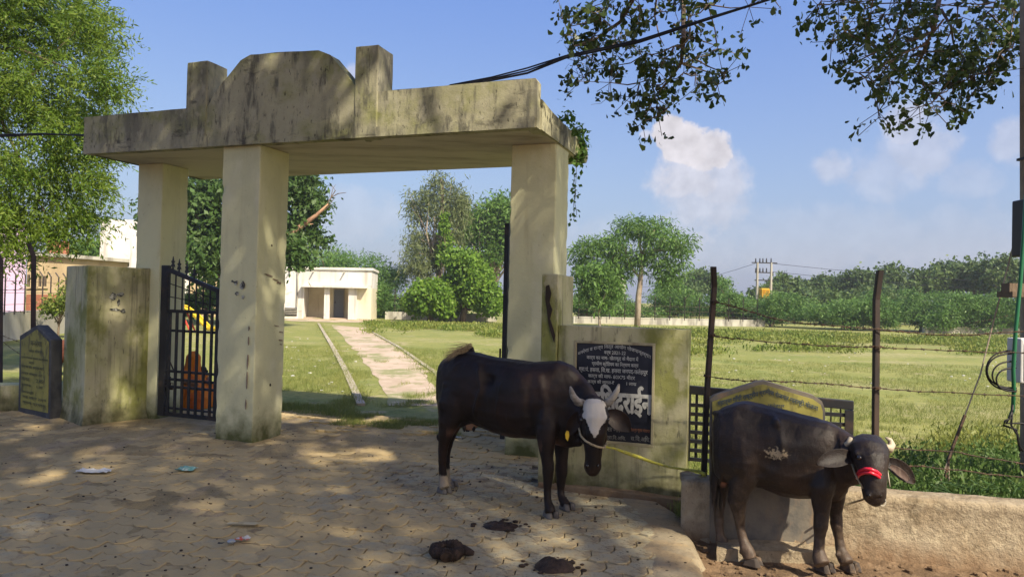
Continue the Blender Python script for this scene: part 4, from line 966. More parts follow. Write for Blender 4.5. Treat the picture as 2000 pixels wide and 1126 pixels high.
# brick courses on the lower wall of the tan house are far below pixel size; the raw brick stair head stands on the roof
house('brick_stair_head', 'small raw brick stair head rising above the tan house roof', 92, 135, 470, 500, 29, 'brick', 3)
house('white_block_house', 'plain tall whitewashed block seen left of the first column', 197, 300, 428, 515, 40, 'white', 8)
house('distant_white_house', 'white house glimpsed through the top of the small gate', 352, 402, 500, 560, 48, 'white', 6, 0, [(362, 368, 515, 525), (384, 392, 520, 535)])
house('distant_stone_house', 'small pinkish house under the dark tree seen through the small gate', 372, 428, 545, 575, 46, 'tan', 4, 0, [(392, 398, 553, 566)])
house('treeline_house', 'tiny white house peeping out of the far trees', 1205, 1222, 543, 570, 62, 'white', 5, 0, [(1211, 1216, 552, 558)])
# ================================================================== PLAYGROUND SLIDE, PEOPLE SIT NEARER
def slide():
    base = gnd(352, 648); D = base.y; t = thing('playground_slide', 'yellow playground slide with red ladder seen through the small gate', 'slide', base)
    MT['slidey'] = mat('yellow_plastic', (.55, .40, .03), rough=.4); MT['slider'] = mat('red_metal', (.45, .06, .04), rough=.5); MT['slideb'] = mat('blue_metal', (.06, .09, .35), rough=.5)
    pts = [at(352, 600, D), at(362, 603, D), at(385, 620, D), at(408, 645, D), at(428, 668, D - .3)]
    for p in pts: p.z = max(p.z, .1)
    mb = MB()
    for dy, h in ((-.22, 0), (.22, 0)): mb.tube([p + Vector((0, dy, .10)) for p in pts], .035, 6)
    mb.build('side_rail', MT['slidey'], t)
    mb = MB()
    for a, b in zip(pts, pts[1:]): mb.prism([a + Vector((0, -.22, 0)), a + Vector((0, .22, 0)), b + Vector((0, .22, 0)), b + Vector((0, -.22, 0))], (0, 0, .05))
    mb.build('chute', MT['slidey'], t)
    for dy in (-.22, .22):
        a = at(352, 575, D) + Vector((0, dy, 0)); MB().tube([(a.x, a.y, 0), a], .035, 6).build('post', MT['slider'], t)
        MB().tube([(a.x + .55, a.y, 0), (a.x, a.y, a.z - .3)], .035, 6).build('brace', MT['slider'], t)
    for k in range(5): MB().tube([(pts[0].x - .05, base.y - .22, .25 + k * .27), (pts[0].x - .05, base.y + .22, .25 + k * .27)], .03, 5).build('rung', MT['slideb'], t)
slide()
# ================================================================== POLES, CABLES
def pole_right():
    c = at(2041, 900, 5.75); c.z = 0; t = thing('concrete_pole', 'weathered concrete utility pole at the right edge', 'utility pole', c)
    tp = at(2034, 40, 5.75); MB().tube([(c.x, c.y, -.3), (c.x, c.y, 0), tp, c.lerp(tp, 2.0)], [.165, .165, .15, .13], 4, A=Vector((1, 1, 0))).build('shaft', MT['barkpale'], t, bevel=.01)
    for z_ in (2.83, 1.02): q = c.lerp(tp, z_ / tp.z); MB().box((q.x - .122, q.y - .122, z_), (.244, 0, 0), (0, .244, 0), Z * .02).build('clamp', MT['iron'], t)
    for k in range(4):
        MB().box((c.x - .121, c.y - .121, .55 - k * .07), (.242, 0, 0), (0, .242, 0), Z * .032).build('paint_band', MT['iron'], t)
    return c
pc = pole_right()
def box_at(name, label, cat, x0, x1, y0, y1, D, dep, mt, bevel=.01, ribs=0):
    x0 += 21; x1 += 21; a, b = at(x0, y1, D), at(x1, y0, D); t = thing(name, label, cat, ((a.x + b.x) / 2, D, a.z))
    MB().box(a, (b.x - a.x, 0, 0), (0, dep, 0), (0, 0, b.z - a.z)).build('casing', MT[mt], t, bevel=bevel)
    for k in range(ribs):
        u_ = (k + .5) / ribs; MB().box((a.x + (b.x - a.x) * u_ - .006, D - .012, a.z + .03), (.012, 0, 0), (0, .014, 0), (0, 0, b.z - a.z - .06)).build('rib', MT[mt], t, bevel=.003)
    return t, a, b
MT['blackplastic'] = mat('black_plastic', (.022, .022, .026), rough=.45); MT['whiteplastic'] = mat('pale_grey_plastic', (.52, .53, .54), [((.4, .38, .34), (6, 6, 3), .5, .65, .6)], rough=.5)
MT['greenhose'] = mat('green_conduit', (.02, .13, .06), rough=.4); MT['cable'] = mat('black_cable', (.012, .012, .014), rough=.5)
box_at('cable_joint_box', 'ribbed black cable closure strapped high on the concrete pole', 'cable box', 1978, 2030, 389, 500, 5.5, .14, 'blackplastic', .012, 4)
tb, ba, bb = box_at('meter_box', 'white plastic distribution box with looping black cables on the pole', 'electrical box', 1972, 2040, 662, 748, 5.45, .16, 'whiteplastic', .012)
MB().box((ba.x + .03, 5.435, ba.z + .03), (bb.x - ba.x - .06, 0, 0), (0, .012, 0), (0, 0, bb.z - ba.z - .06)).build('door', MT['whiteplastic'], tb, bevel=.004)
tb, _, _ = box_at('wooden_shelf', 'small brown tray bracket fixed to the pole between the two boxes', 'bracket', 1956, 2030, 570, 580, 5.6, .18, 'bark', .004)
MB().box(at(1972, 570, 5.62), (.15, 0, 0), (0, .1, 0), (0, 0, .07)).build('block', MT['bark'], tb)
def cable(name, label, cat, pts, r, mt, n=6, group=None):
    o = MB().tube(pts, r, n).build(name, MT[mt], None, smooth=True); return tag(o, label, cat, group)
cable('green_conduit', 'bright green flexible pipe running down in front of the pole', 'pipe', [at(2004, 380, 5.38), at(1999, 470, 5.36), at(1992, 560, 5.36), at(1984, 640, 5.36), at(1979, 720, 5.36), at(1980, 760, 5.38), at(1978, 800, 5.42), at(1972, 815, 5.5)], .014, 'greenhose', 8)
loops = thing('cable_loops', 'black cable loops bulging from the left side of the white box', 'cables', at(1960, 700, 5.4))
for k, (xl, y0, y1) in enumerate(((1926, 684, 762), (1928, 690, 757), (1938, 705, 760), (1946, 718, 764))):
    pts = []
    for i in range(15):
        a_ = math.pi * i / 14; cx = 1985; pts.append(at(cx - (cx - xl) * math.sin(a_) ** .7, (y0 + y1) / 2 - (y1 - y0) / 2 * math.cos(a_), 5.40 - .012 * k))
    MB().tube(pts, .0065, 6).build('cable', MT['cable'], loops, smooth=True)
for k, pts in enumerate(([(1975, 815), (1962, 822), (1960, 830), (1985, 838), (1990, 870), (1998, 880)], [(1978, 790), (1975, 830), (1988, 850), (1992, 880)], [(1978, 800), (1966, 826), (1996, 826), (2010, 832)])):
    MB().tube([at(x, y, 5.35) for x, y in pts], .008, 6).build('cable', MT['cable'], loops, smooth=True)
gw = thing('guy_wire', 'slanting pole stay wire anchored in the grass behind the low wall', 'stay wire', gnd(1845, 975, 0))
q = [(2012, 350), (1985, 455), (1962, 545), (1940, 630), (1915, 730), (1885, 810), (1862, 870), (1853, 896)]
MB().tube([at(x, y, 5.9 - .03 * i) for i, (x, y) in enumerate(q)], .006, 5).build('wire', MT['barkpale'], gw)
MB().tube([at(1885, 810, 5.69), at(1862, 870, 5.68), at(1853, 896, 5.66)], .013, 5).build('wire_wrap', MT['rust'], gw)
for dx in (-18, -4, 8): MB().tube([at(1853, 895, 5.66), at(1846 + dx, 962, 5.62)], .006 if dx != -4 else .011, 5).build('anchor_rod', MT['barkpale'] if dx != -4 else MT['rust'], gw)
# overhead cables
oc = thing('overhead_cable', 'black overhead cable bundle passing over the gateway beam', 'cable', at(900, 163, 7.3))
for k in range(3):
    dz = k * .018
    pts = [at(-300, 262 + 4 * k, 9.9), at(0, 263 + 2 * k, 9.6), at(80, 261 + k, 9.5), at(165, 265 - k, 9.35), g(4.9, .22, 3.48 + dz), g(3.3, .24, 3.47 + dz), g(1.4, .22, 3.50 + dz), at(880, 170 - 2 * k, 7.35), at(960, 157 - 3 * k, 7.1), at(1030, 143 - 5 * k, 6.9), at(1105, 113 - 2 * k, 6.7), at(1250, 82 - 2 * k, 6.3), at(1400, 32 - k, 6), at(1500, 0, 5.8), at(1750, -90, 5.4)]
    MB().tube(pts, .008 if k else .011, 6).build('strand', MT['cable'], oc, smooth=True)
# field light pole, transformer
fp_ = gnd(896, 627); c = fp_ + Vector((0, .8, 0))
lp = thing('thin_white_pole', 'thin pale pole standing before the vine covered bushes', 'pole', c); MB().tube([c, c + Vector((.12, 0, 4.9))], [.07, .05], 6).build('shaft', MT['white'], lp)
MB().box(c + Vector((.0, -.02, 4.6)), (.25, 0, 0), (0, .04, 0), Z * .05).build('bracket', MT['iron'], lp)
def transformer():
    b1, b2 = gnd(1478, 626), gnd(1505, 627); D = 62
    b1, b2 = at(1478, 600, D), at(1505, 600, D); b1.z = b2.z = 0
    t = thing('pole_transformer', 'yellow transformer platform between two tall poles beyond the bushes', 'transformer', b1)
    ht = at(1478, 512, D).z
    for b in (b1, b2): MB().tube([b, b + Z * ht], [.14, .10], 6).build('pole', MT['farwall'], t)
    for py, e in ((514, .5), (533, .2), (548, .2)):
        z_ = at(1490, py, D).z; MB().box((b1.x - e, D - .05, z_), (b2.x - b1.x + 2 * e, 0, 0), (0, .1, 0), Z * .09).build('cross_arm', MT['iron'], t)
    for px in (1476, 1484, 1490, 1497, 1506):
        for py in (512, 531): p = at(px, py, D); MB().tube([p, p + Z * .35], [.07, .04], 5).build('insulator', MT['iron'], t)
    MT['yel'] = mat('yellow_tank_paint', (.62, .36, .03), [((.3, .2, .05), (4, 4, 4), .5, .65, .6)])
    p, q = at(1484, 583, D), at(1500, 563, D)
    tk = MB().box((p.x, D - .4, p.z), (q.x - p.x, 0, 0), (0, .7, 0), Z * (q.z - p.z)).build('tank', MT['yel'], t, bevel=.05)
    for k in range(6): MB().box((p.x + (q.x - p.x) * (k + .3) / 6, D - .5, p.z + .1), (.05, 0, 0), (0, .1, 0), Z * (q.z - p.z - .2)).build('fin', MT['yel'], tk)
    z_ = at(1490, 586, D).z; MB().box((b1.x - .2, D - .5, z_ - .08), (b2.x - b1.x + .5, 0, 0), (0, 1.0, 0), Z * .12).build('platform', MT['farwall'], t)
transformer()
dw = thing('power_lines', 'faint power lines running from the transformer poles over the trees', 'power lines', at(1505, 514, 62))
for a, b in (((1505, 514, 62), (2300, 560, 70)), ((1505, 530, 62), (2300, 575, 70)), ((1476, 514, 62), (1250, 560, 90)), ((1506, 560, 62), (1760, 640, 58))):
    p, q_ = at(*a), at(*b); MB().tube([p.lerp(q_, k / 8) - Z * (4 * (k / 8) * (1 - k / 8) * .5) for k in range(9)], .016, 4).build('wire', MT['cable'], dw)
# ================================================================== VEGETATION
def bl(px, py, D, rx, ry, dep=None):
    p = at(px, py, D); k = D / FPX; return (p.x, p.y, p.z, rx * k, dep if dep else rx * k * .9, ry * k)
# --- feathery tree at the left: pinnate sprays
def feather_tree():
    base = Vector((-11.6, 14.5, 0)); t = thing('feathery_tree', 'tall feathery leaved tree filling the upper left corner', 'tree', base)
    D = 13.5
    blobs = [bl(60, 40, D + .6, 150, 90, 1.6), bl(170, 60, D, 45, 60, 1), bl(60, 190, D, 150, 90, 1.6), bl(190, 150, D - .5, 62, 40, .9), bl(150, 260, D - .4, 70, 60, 1), bl(90, 330, D - .3, 105, 70, 1.3), bl(185, 345, D - .6, 32, 35, .6), bl(60, 420, D - .6, 95, 50, 1), bl(150, 410, D - .7, 45, 35, .7),
             bl(-120, 100, D, 160, 160, 2), bl(-120, 320, D, 140, 110, 1.6), bl(20, 470, D - 1, 40, 30, .6), bl(0, -120, D + .5, 230, 120, 2), bl(-20, 400, D - 1.0, 60, 60, .8)]
    r = np.random.default_rng(11); nsp = 6200
    B = np.array(blobs); ar = B[:, 3] * B[:, 5]; ar /= ar.sum(); idx = r.choice(len(B), nsp, p=ar)
    d = r.normal(size=(nsp, 3)); d /= np.linalg.norm(d, axis=1)[:, None]; C = B[idx, :3] + d * B[idx, 3:6] * (r.random(nsp) ** .45 * .95)[:, None]
    out = C - np.array([-11.6, 14.5, 5.5]); out /= np.linalg.norm(out, axis=1)[:, None]
    out = out * .8 + r.normal(size=(nsp, 3)) * .45; out[:, 2] -= .35; out /= np.linalg.norm(out, axis=1)[:, None]
    # each spray: a thin rachis with leaflets on both sides
    K = 26; P = []; Dr = []
    side = np.cross(out, r.normal(size=(nsp, 3))); side /= np.linalg.norm(side, axis=1)[:, None]
    side2 = np.cross(out, side)
    L = .36 + .2 * r.random(nsp)
    for k in range(K):
        f = (k + .5) / K; sg = 1 if k % 2 else -1
        br = side * math.cos(k * 1.1) + side2 * math.sin(k * 1.1) * .5
        P.append(C + out * (L * f)[:, None] + np.array([0, 0, -1]) * (L * f * f * .25)[:, None] + br * (.05 * sg)); Dr.append(out * .8 + side * sg * .9)
    P = np.concatenate(P); Dr = np.concatenate(Dr); P += r.normal(size=P.shape) * .018
    leaf_mesh('crown', P, .085, .26, .15, MT['l_feather'], t, dirs=Dr, seed=4)
    mb = MB(); mb.tube([base - Z * .3, base + Vector((.1, 0, 2)), base + Vector((.3, -.1, 4)), base + Vector((.2, -.2, 7.5))], [.32, .26, .2, .1], 8)
    rr = random.Random(2)
    for i in range(46):
        c = Vector(C[rr.randrange(nsp)]); s_ = base + Vector((.2, -.1, rr.uniform(2.4, 6.5))); m_ = s_.lerp(c, .5) + Z * .35
        mb.tube([s_, m_, c], [.06, .035, .008], 5)
    mb.build('trunk', MT['bark'], t, smooth=True)
feather_tree()
# --- dark tree behind the columns, with its dead limb
dt = tree('dark_tree', 'large dark leaved tree with a bare dead limb behind the two left columns', at(470, 620, 34) * Vector((1, 1, 0)) if False else (at(470, 600, 34).x, 34, 0),
     [bl(400, 420, 34, 50, 75, 1.6), bl(330, 430, 34, 60, 60, 1.5), bl(395, 500, 33, 40, 45, 1.2), bl(470, 390, 34, 90, 70, 2), bl(590, 380, 34, 38, 42, 1.4), bl(610, 400, 34, 34, 20, 1), bl(590, 440, 34, 42, 34, 1.3), bl(625, 470, 34, 24, 12, .7), bl(570, 490, 33, 40, 40, 1.2), bl(590, 350, 34, 34, 16, 1), bl(480, 480, 34, 80, 60, 2), bl(405, 370, 34, 40, 30, 1)],
     26000, .24, MT['l_dark'], MT['bark'], .35, clump=.42, per=26, shell=.45, seed=21, aspect=.5, droop=.4)
D = 33.2
MB().tube([at(520, 490, D), at(560, 462, D), at(588, 442, D), at(618, 420, D), at(641, 398, D)], [.16, .14, .13, .09, .03], 6).tube([at(590, 440, D), at(606, 438, D), at(612, 437, D)], [.06, .04, .01], 5).build('dead_limb', MT['deadwood'], dt, smooth=True)
mb = MB()
for pts in ([(636, 402), (646, 388), (650, 368), (656, 360)], [(646, 386), (660, 378), (676, 376)], [(640, 396), (655, 372), (648, 362)], [(628, 414), (640, 405), (652, 388)]): mb.tube([at(x, y, D) for x, y in pts], [.025, .02, .012, .006][:len(pts)], 4)
mb.build('bare_twig', MT['bark'], dt)
tree('mesquite_tree', 'wide low feathery tree spreading behind the white field building', (at(660, 600, 54).x, 54, 0), [bl(640, 510, 54, 60, 24, 3), bl(700, 520, 54, 60, 28, 3), bl(745, 545, 54, 45, 30, 2.5), bl(600, 520, 54, 60, 25, 3), bl(755, 585, 52, 35, 34, 2), bl(720, 575, 53, 40, 45, 2.5), bl(770, 535, 55, 28, 20, 2)],
     20000, .26, MT['l_prosopis'], MT['bark'], .3, clump=.7, per=40, shell=.5, seed=22, aspect=.22, droop=.1, flat=.5)
# --- tall sparse tree
tree('tall_sparse_tree', 'tall sparse grey green tree with forked trunk seen through the gateway', (at(858, 600, 52).x, 52, 0),
     [bl(860, 360, 52, 30, 26, 1), bl(835, 390, 52, 40, 24, 1.2), bl(890, 385, 52, 28, 24, 1), bl(815, 420, 52, 26, 24, 1), bl(870, 420, 52, 45, 26, 1.5), bl(820, 470, 52, 34, 35, 1.3), bl(880, 460, 52, 34, 26, 1.3), bl(905, 400, 52, 16, 18, .8), bl(850, 500, 52, 40, 26, 1.3), bl(808, 510, 51, 26, 34, 1.2), bl(830, 530, 51, 34, 26, 1.2), bl(900, 430, 52, 18, 16, .9), bl(800, 390, 52, 12, 14, .6)],
     15000, .30, MT['l_euca'], MT['barkpale'], .24, clump=.55, per=16, shell=.25, seed=23, aspect=.20, droop=1.0, limbs=40, top=at(862, 350, 52), fork=.75)
tree('slim_sparse_tree', 'slim pale sparse tree leaning between the tall tree and the bright one', (at(905, 600, 58).x, 58, 0), [bl(905, 420, 58, 22, 40, 1), bl(915, 460, 58, 16, 40, .8), bl(900, 395, 58, 16, 16, .8)], 2600, .3, MT['l_euca'], MT['barkpale'], .12, clump=.5, per=10, shell=.2, seed=33, aspect=.2, droop=1, limbs=20, fork=.8)
tree('bright_tree', 'bright green tree partly hidden by the open gate leaf', (at(955, 600, 56).x, 56, 0), [bl(960, 430, 56, 44, 34, 2.4), bl(930, 455, 56, 34, 18, 2), bl(985, 410, 56, 36, 24, 2), bl(960, 490, 56, 26, 40, 2), bl(1000, 450, 56, 40, 50, 2)],
     15000, .30, MT['l_mid'], MT['barkpale'], .3, clump=.7, per=34, shell=.5, seed=24, aspect=.35, droop=.3)
tree('yellow_green_climber', 'yellow green creeper column climbing the tall sparse tree', (at(868, 600, 50).x, 50, 0), [bl(868, 440, 50.5, 6, 22, .3), bl(873, 475, 50.5, 8, 26, .3), bl(862, 500, 50.5, 8, 20, .3)], 1300, .24, MT['l_bright'], MT['bark'], .06, clump=.2, per=14, seed=25, aspect=.6, cat='creeper')
for i, (lab, blobs, n_) in enumerate((('rounded bush smothered by bright vines at the far wall', [bl(842, 578, 47, 42, 30, 2), bl(815, 590, 47, 22, 20, 1.3), bl(865, 592, 47, 22, 22, 1.3)], 9000),
        ('tall vine draped mound behind the thin white pole', [bl(905, 515, 48, 30, 26, 1.8), bl(925, 550, 48, 34, 44, 2), bl(945, 570, 48, 24, 36, 1.6), bl(885, 500, 48, 18, 12, 1), bl(960, 590, 48, 18, 22, 1.2), bl(885, 570, 48.6, 20, 40, 1.2)], 14000))):
    tree('vine_covered_bush', lab, (blobs[0][0], blobs[0][1], 0), blobs, int(n_ * 2), .19, MT['l_bright'], MT['bark'], .2, clump=.3, per=24, shell=.82, seed=30 + i, aspect=.75, droop=.9, cat='bush', group='vine covered bushes at the far wall')
# --- drooping compound-leaf tree right of the gate
def lumpy(bs, D, seed, fr=.42, n=9):
    rr = random.Random(seed); out = []
    for x, y, a, b in bs:
        for _ in range(n):
            an = rr.uniform(0, 6.28); q = rr.random() ** .5 * .72; s_ = fr * rr.uniform(.7, 1.35)
            out.append(bl(x + a * q * math.cos(an), y + b * q * math.sin(an) * .9, D + rr.uniform(-1.6, 1.6), max(a, b) * s_, max(a, b) * s_ * .62))
    return out
def drumstick():
    base = Vector((at(1245, 600, 43).x, 43, 0)); t = thing('spreading_tree', 'spreading tree with forked pale trunk right of the gateway', 'tree', base)
    D = 43; blobs = [bl(1290, 455, D, 46, 26, 2), bl(1242, 446, D, 34, 20, 1.6), bl(1200, 472, D, 30, 18, 1.4), bl(1322, 478, D, 22, 20, 1.2), bl(1158, 480, D, 26, 14, 1.1), bl(1270, 500, D, 36, 16, 1.2), bl(1140, 500, D, 26, 18, 1), bl(1215, 505, D, 34, 18, 1.2), bl(1302, 515, D, 26, 14, 1.2), bl(1190, 520, D, 20, 12, 1), bl(1336, 505, D, 16, 12, .9), bl(1130, 490, D, 16, 10, .8), bl(1345, 468, D, 12, 14, .7), bl(1218, 440, D, 18, 12, 1), bl(1328, 530, D, 14, 8, .8), bl(1145, 520, D, 14, 10, .8), bl(1192, 545, D, 22, 12, 1), bl(1300, 546, D, 20, 10, 1), bl(1222, 530, D, 18, 10, 1), bl(1280, 530, D, 16, 8, .8)]
    r = np.random.default_rng(31); ns = 560; B = np.array(blobs); ar = B[:, 3] * B[:, 5]; ar /= ar.sum(); idx = r.choice(len(B), ns, p=ar)
    d = r.normal(size=(ns, 3)); d /= np.linalg.norm(d, axis=1)[:, None]; C = B[idx, :3] + d * B[idx, 3:6] * (r.random(ns) ** .4)[:, None]
    P = []; Dr = []
    for k in range(28):
        a = r.normal(size=(ns, 3)) * .7 + np.array([0, 0, .1]); a /= np.linalg.norm(a, axis=1)[:, None]; L = .25 + .3 * r.random(ns)
        P.append(C + a * L[:, None] - np.array([0, 0, .18]) * (L ** 2)[:, None] * 3); Dr.append(a + np.array([0, 0, -.5]))
    leaf_mesh('crown', np.concatenate(P), .24, .26, .2, MT['l_mid'], t, dirs=np.concatenate(Dr), seed=5)
    mb = MB(); q = lambda x, y: at(x, y, D)
    mb.tube([base - Z * .3, q(1247, 580), q(1250, 555), q(1252, 530), q(1254, 505)], [.20, .18, .16, .13, .12], 7)
    for p in ([(1252, 545), (1235, 525), (1215, 505), (1180, 490)], [(1253, 520), (1275, 490), (1300, 465)], [(1254, 505), (1248, 470), (1245, 440)], [(1254, 505), (1262, 470), (1285, 440)], [(1235, 525), (1222, 490), (1205, 465)], [(1275, 490), (1310, 488), (1330, 480)], [(1215, 505), (1160, 500), (1140, 495)]): mb.tube([q(x, y) for x, y in p], [.10, .07, .04, .02][:len(p)], 5)
    mb.build('trunk', MT['barkpale'], t, smooth=True)
drumstick()
tree('young_tree', 'slender young bright green tree by the boundary wall right of the column', (at(1172, 630, 41).x, 41, 0), [bl(1172, 530, 41, 26, 20, 1), bl(1160, 560, 41, 28, 20, 1), bl(1190, 560, 41, 24, 22, 1), bl(1175, 590, 41, 26, 16, 1), bl(1140, 545, 41, 16, 24, .8)], 5200, .26, MT['l_mid'], MT['barkpale'], .07, clump=.45, per=20, shell=.3, seed=36, aspect=.3, droop=.8)
# --- row of shrubs and trees behind the field wall and along the right
bush = [('light green mesquite bush just right of the right column', [(1135, 590, 30, 34), (1150, 610, 40, 18)], 46), ('pale mesquite mound under the spreading tree', [(1210, 590, 34, 30), (1230, 608, 40, 20)], 48),
        ('wide mesquite mound right of the spreading tree', [(1310, 575, 45, 30), (1340, 590, 50, 34), (1290, 600, 40, 22)], 50), ('loose mesquite bush behind the first fence post', [(1410, 570, 34, 34), (1430, 600, 44, 26), (1385, 595, 30, 26)], 49),
        ('low dark bush left of the transformer poles', [(1470, 600, 34, 26), (1450, 612, 30, 16)], 50), ('broad mesquite thicket right of the transformer poles', [(1530, 595, 50, 26), (1570, 610, 50, 22), (1510, 612, 44, 20)], 46),
        ('low mesquite mound between the two fence posts', [(1620, 605, 50, 26), (1660, 614, 48, 22)], 44), ('pale spreading mesquite behind the second fence post', [(1700, 600, 55, 32), (1740, 612, 45, 26)], 43),
        ('dark green mesquite thicket right of the second fence post', [(1790, 600, 50, 34), (1810, 615, 50, 24)], 44), ('large drooping mesquite mound left of the utility pole', [(1880, 600, 75, 45), (1930, 610, 70, 40), (1850, 620, 50, 24)], 42), ('drooping mesquite behind the utility pole', [(2010, 600, 70, 50)], 43),
        ('low scrub at the foot of the white building wall', [(775, 600, 30, 22), (760, 612, 26, 12)], 50)]
for i, (lab, bs, D) in enumerate(bush):
    D += 7
    blobs = lumpy(bs, D, 200 + i)
    tree('mesquite_bush', lab, (blobs[0][0], D, 0), blobs, 12000 if i not in (9,) else 24000, .17, MT['l_prosopis'], MT['bark'], .12, clump=.34, per=24, shell=.8, seed=50 + i, aspect=.34, droop=.15, group='mesquite bushes along the field edge', cat='bush', flat=.6, limbs=8)
far = [('bluish distant tree low on the skyline', 1365, 545, 24, 20, 85), ('small round distant tree', 1330, 555, 30, 16, 80), ('distant tree just left of the first fence post', 1385, 552, 22, 14, 90), ('broad far tree right of the transformer', 1540, 558, 34, 24, 78), ('far tree with domed top', 1600, 552, 32, 26, 80), ('dark rounded far tree', 1650, 556, 34, 24, 76),
       ('far tree left of the second fence post', 1690, 552, 34, 28, 74), ('wide far tree behind the second fence post', 1745, 550, 42, 30, 74), ('far tree right of the second fence post', 1800, 552, 34, 26, 70), ('tallest dark far tree', 1855, 530, 40, 32, 70), ('paler far tree beside the tallest one', 1910, 535, 30, 28, 68), ('dark far tree left of the utility pole', 1960, 530, 40, 36, 66), ('far tree behind the utility pole', 2030, 530, 50, 40, 66),
       ('far tree above the right mesquite mounds', 1720, 580, 60, 20, 66), ('mid distance tree', 1600, 585, 60, 16, 64), ('dark far tree at the transformer', 1500, 575, 30, 20, 74)]
for i, (lab, x, y, a, b, D) in enumerate(far):
    lab_ = lab if len(lab.split()) > 4 else lab + ' on the skyline between the fence posts'
    blobs = lumpy([(x, y, a, b), (x - a * .5, y + b * .6, a * .8, b * .8), (x + a * .5, y + b * .6, a * .8, b * .8)], D, 300 + i, .5, 6)
    tree('skyline_tree', lab_, (blobs[0][0], D, 0), blobs, 9000, .30, MT['l_far'], MT['bark'], .3, clump=.45, per=24, shell=.8, seed=80 + i, aspect=.6, droop=.3, group='trees on the skyline', limbs=6)
tree('roof_tree', 'small green tree peeping over the roof left of the white block', (at(165, 500, 55).x, 55, 0), [bl(160, 492, 55, 26, 14, 1.5), bl(185, 492, 55, 16, 20, 1.2)], 3000, .34, MT['l_mid'], MT['bark'], .2, seed=97, clump=.5)
tree('small_gate_bush', 'green bush in front of the houses seen through the small gate', (at(405, 600, 38).x, 38, 0), [bl(420, 580, 38, 16, 20, 1), bl(375, 590, 38, 26, 14, 1), bl(410, 520, 38, 22, 28, 1.2)], 3500, .22, MT['l_mid'], MT['bark'], .1, seed=98, clump=.4, cat='bush')
tree('wall_shrub', 'light green shrub growing over the streaked boundary wall at left', (at(115, 600, 23).x, 23, 0), [bl(118, 590, 23, 26, 16, .6), bl(100, 602, 23, 22, 9, .5), bl(135, 575, 23, 16, 20, .6)], 2200, .10, MT['l_weed'], MT['bark'], .03, seed=99, clump=.22, cat='shrub')
# closes the view behind the far trees: one distant wood
r = np.random.default_rng(5); n = 26000
ang = r.uniform(-1.15, 1.15, n); D_ = 92 + r.random(n) * 14; hh = 1.9 + 1.0 * np.sin(ang * 23) + .8 * np.sin(ang * 57 + 1) + .6 * np.sin(ang * 131)
Pw = np.stack([np.sin(ang) * D_, np.cos(ang) * D_, r.random(n) ** .7 * hh], 1)
leaf_mesh('distant_wood', Pw, .6, .7, .2, MT['l_far'], None, kind='stuff', seed=6)
# --- weeds: a yellow-green band in the far half of the field
def scatter_herbs(name, n, fn, size, mt, kind='stuff', aspect=.4, up=1.2, per=7, seed=1, spread=.12, shape='diamond', hmax=.3):
    r = np.random.default_rng(seed); P = []
    k = 0
    while k < n:
        x, y, s_ = fn(r)
        if x is None: continue
        h = hmax * s_ * (.4 + .8 * r.random())
        for _ in range(per): P.append((x + r.normal() * spread * s_, y + r.normal() * spread * s_, r.random() * h))
        k += 1
    P = np.array(P); d = np.zeros_like(P); d[:, 2] = up; d += r.normal(size=P.shape) * .6
    return leaf_mesh(name, P, size, aspect, -.2, mt, None, kind=kind, dirs=d, seed=seed, shape=shape)
def npx(v, x): return mnoise.noise(Vector((x[0] * v, x[1] * v, 4)))
def weed_fn(r):
    D = 20 + 21 * r.random() ** .8; px = r.uniform(1040, 2150) if r.random() < .72 else r.uniform(720, 1000)
    x = (px - 1000) / 1400 * D
    if px < 1010 and D < 29: return None, 0, 0
    if npx(.16, (x, D)) + .5 * npx(.7, (x, D)) < (.12 if D < 26 else .0 if D < 34 else -.2): return None, 0, 0
    return x, D, 1.0
scatter_herbs('field_weeds', 12000, weed_fn, .10, MT['l_weed'], seed=3, per=9, spread=.2, hmax=.20)
def near_weed(r):
    D = 5.25 + 2.4 * r.random(); px = r.uniform(1690, 2150) if r.random() < .8 else r.uniform(1330, 1700); x = (px - 1000) / 1400 * D
    if (px - 1700) / 300 + (6.9 - D) * .8 + npx(1.1, (x, D)) < .5: return None, 0, 0
    return x, D, 1
scatter_herbs('wallside_herbs', 1700, near_weed, .036, MT['l_herb'], seed=4, per=34, spread=.05, hmax=.30, aspect=.42, up=.7)
def bush_fn(r):
    c = gnd(1935, 905); x = c.x + r.normal() * .34; y = c.y + r.normal() * .25; return x, y, 1
scatter_herbs('dry_weed_patch', 260, bush_fn, .05, MT['l_weed'], seed=6, per=22, spread=.05, hmax=.34, aspect=.22)
# larger strap-leaved tufts that can be picked out beside the wall
for i, (px, py) in enumerate(((1782, 950), (1900, 962), (1945, 955), (1992, 950), (1815, 930), (1870, 935))):
    c = at(px, py, 5.25 + .1 * (i % 3)); c.z = 0; t = thing('grass_tuft', ['long arching grass tuft leaning over the wall right of the buffalo ear', 'spiky grass tuft right of the stay wire anchor', 'long bladed tuft between stay wire and pole', 'grass tuft at the foot of the pole', 'small grass tuft above the buffalo ear', 'tuft of long blades at the stay wire anchor'][i], 'grass tuft', c, 0, 'long grass tufts behind the low wall')
    rr = random.Random(i); mb = MB()
    for k in range(16):
        a = rr.uniform(0, 6.28); l = rr.uniform(.22, .5); q = Vector((math.cos(a), math.sin(a), 0)); s_ = Vector((-q.y, q.x, 0)) * .006
        b0, b1, b2 = c, c + q * l * .35 + Z * l * .75, c + q * l * .85 + Z * l * .7
        mb.poly([b0 - s_, b0 + s_, b1 + s_, b1 - s_]); mb.poly([b1 - s_, b1 + s_, b2])
    mb.build('blades', MT['l_herb'], t)
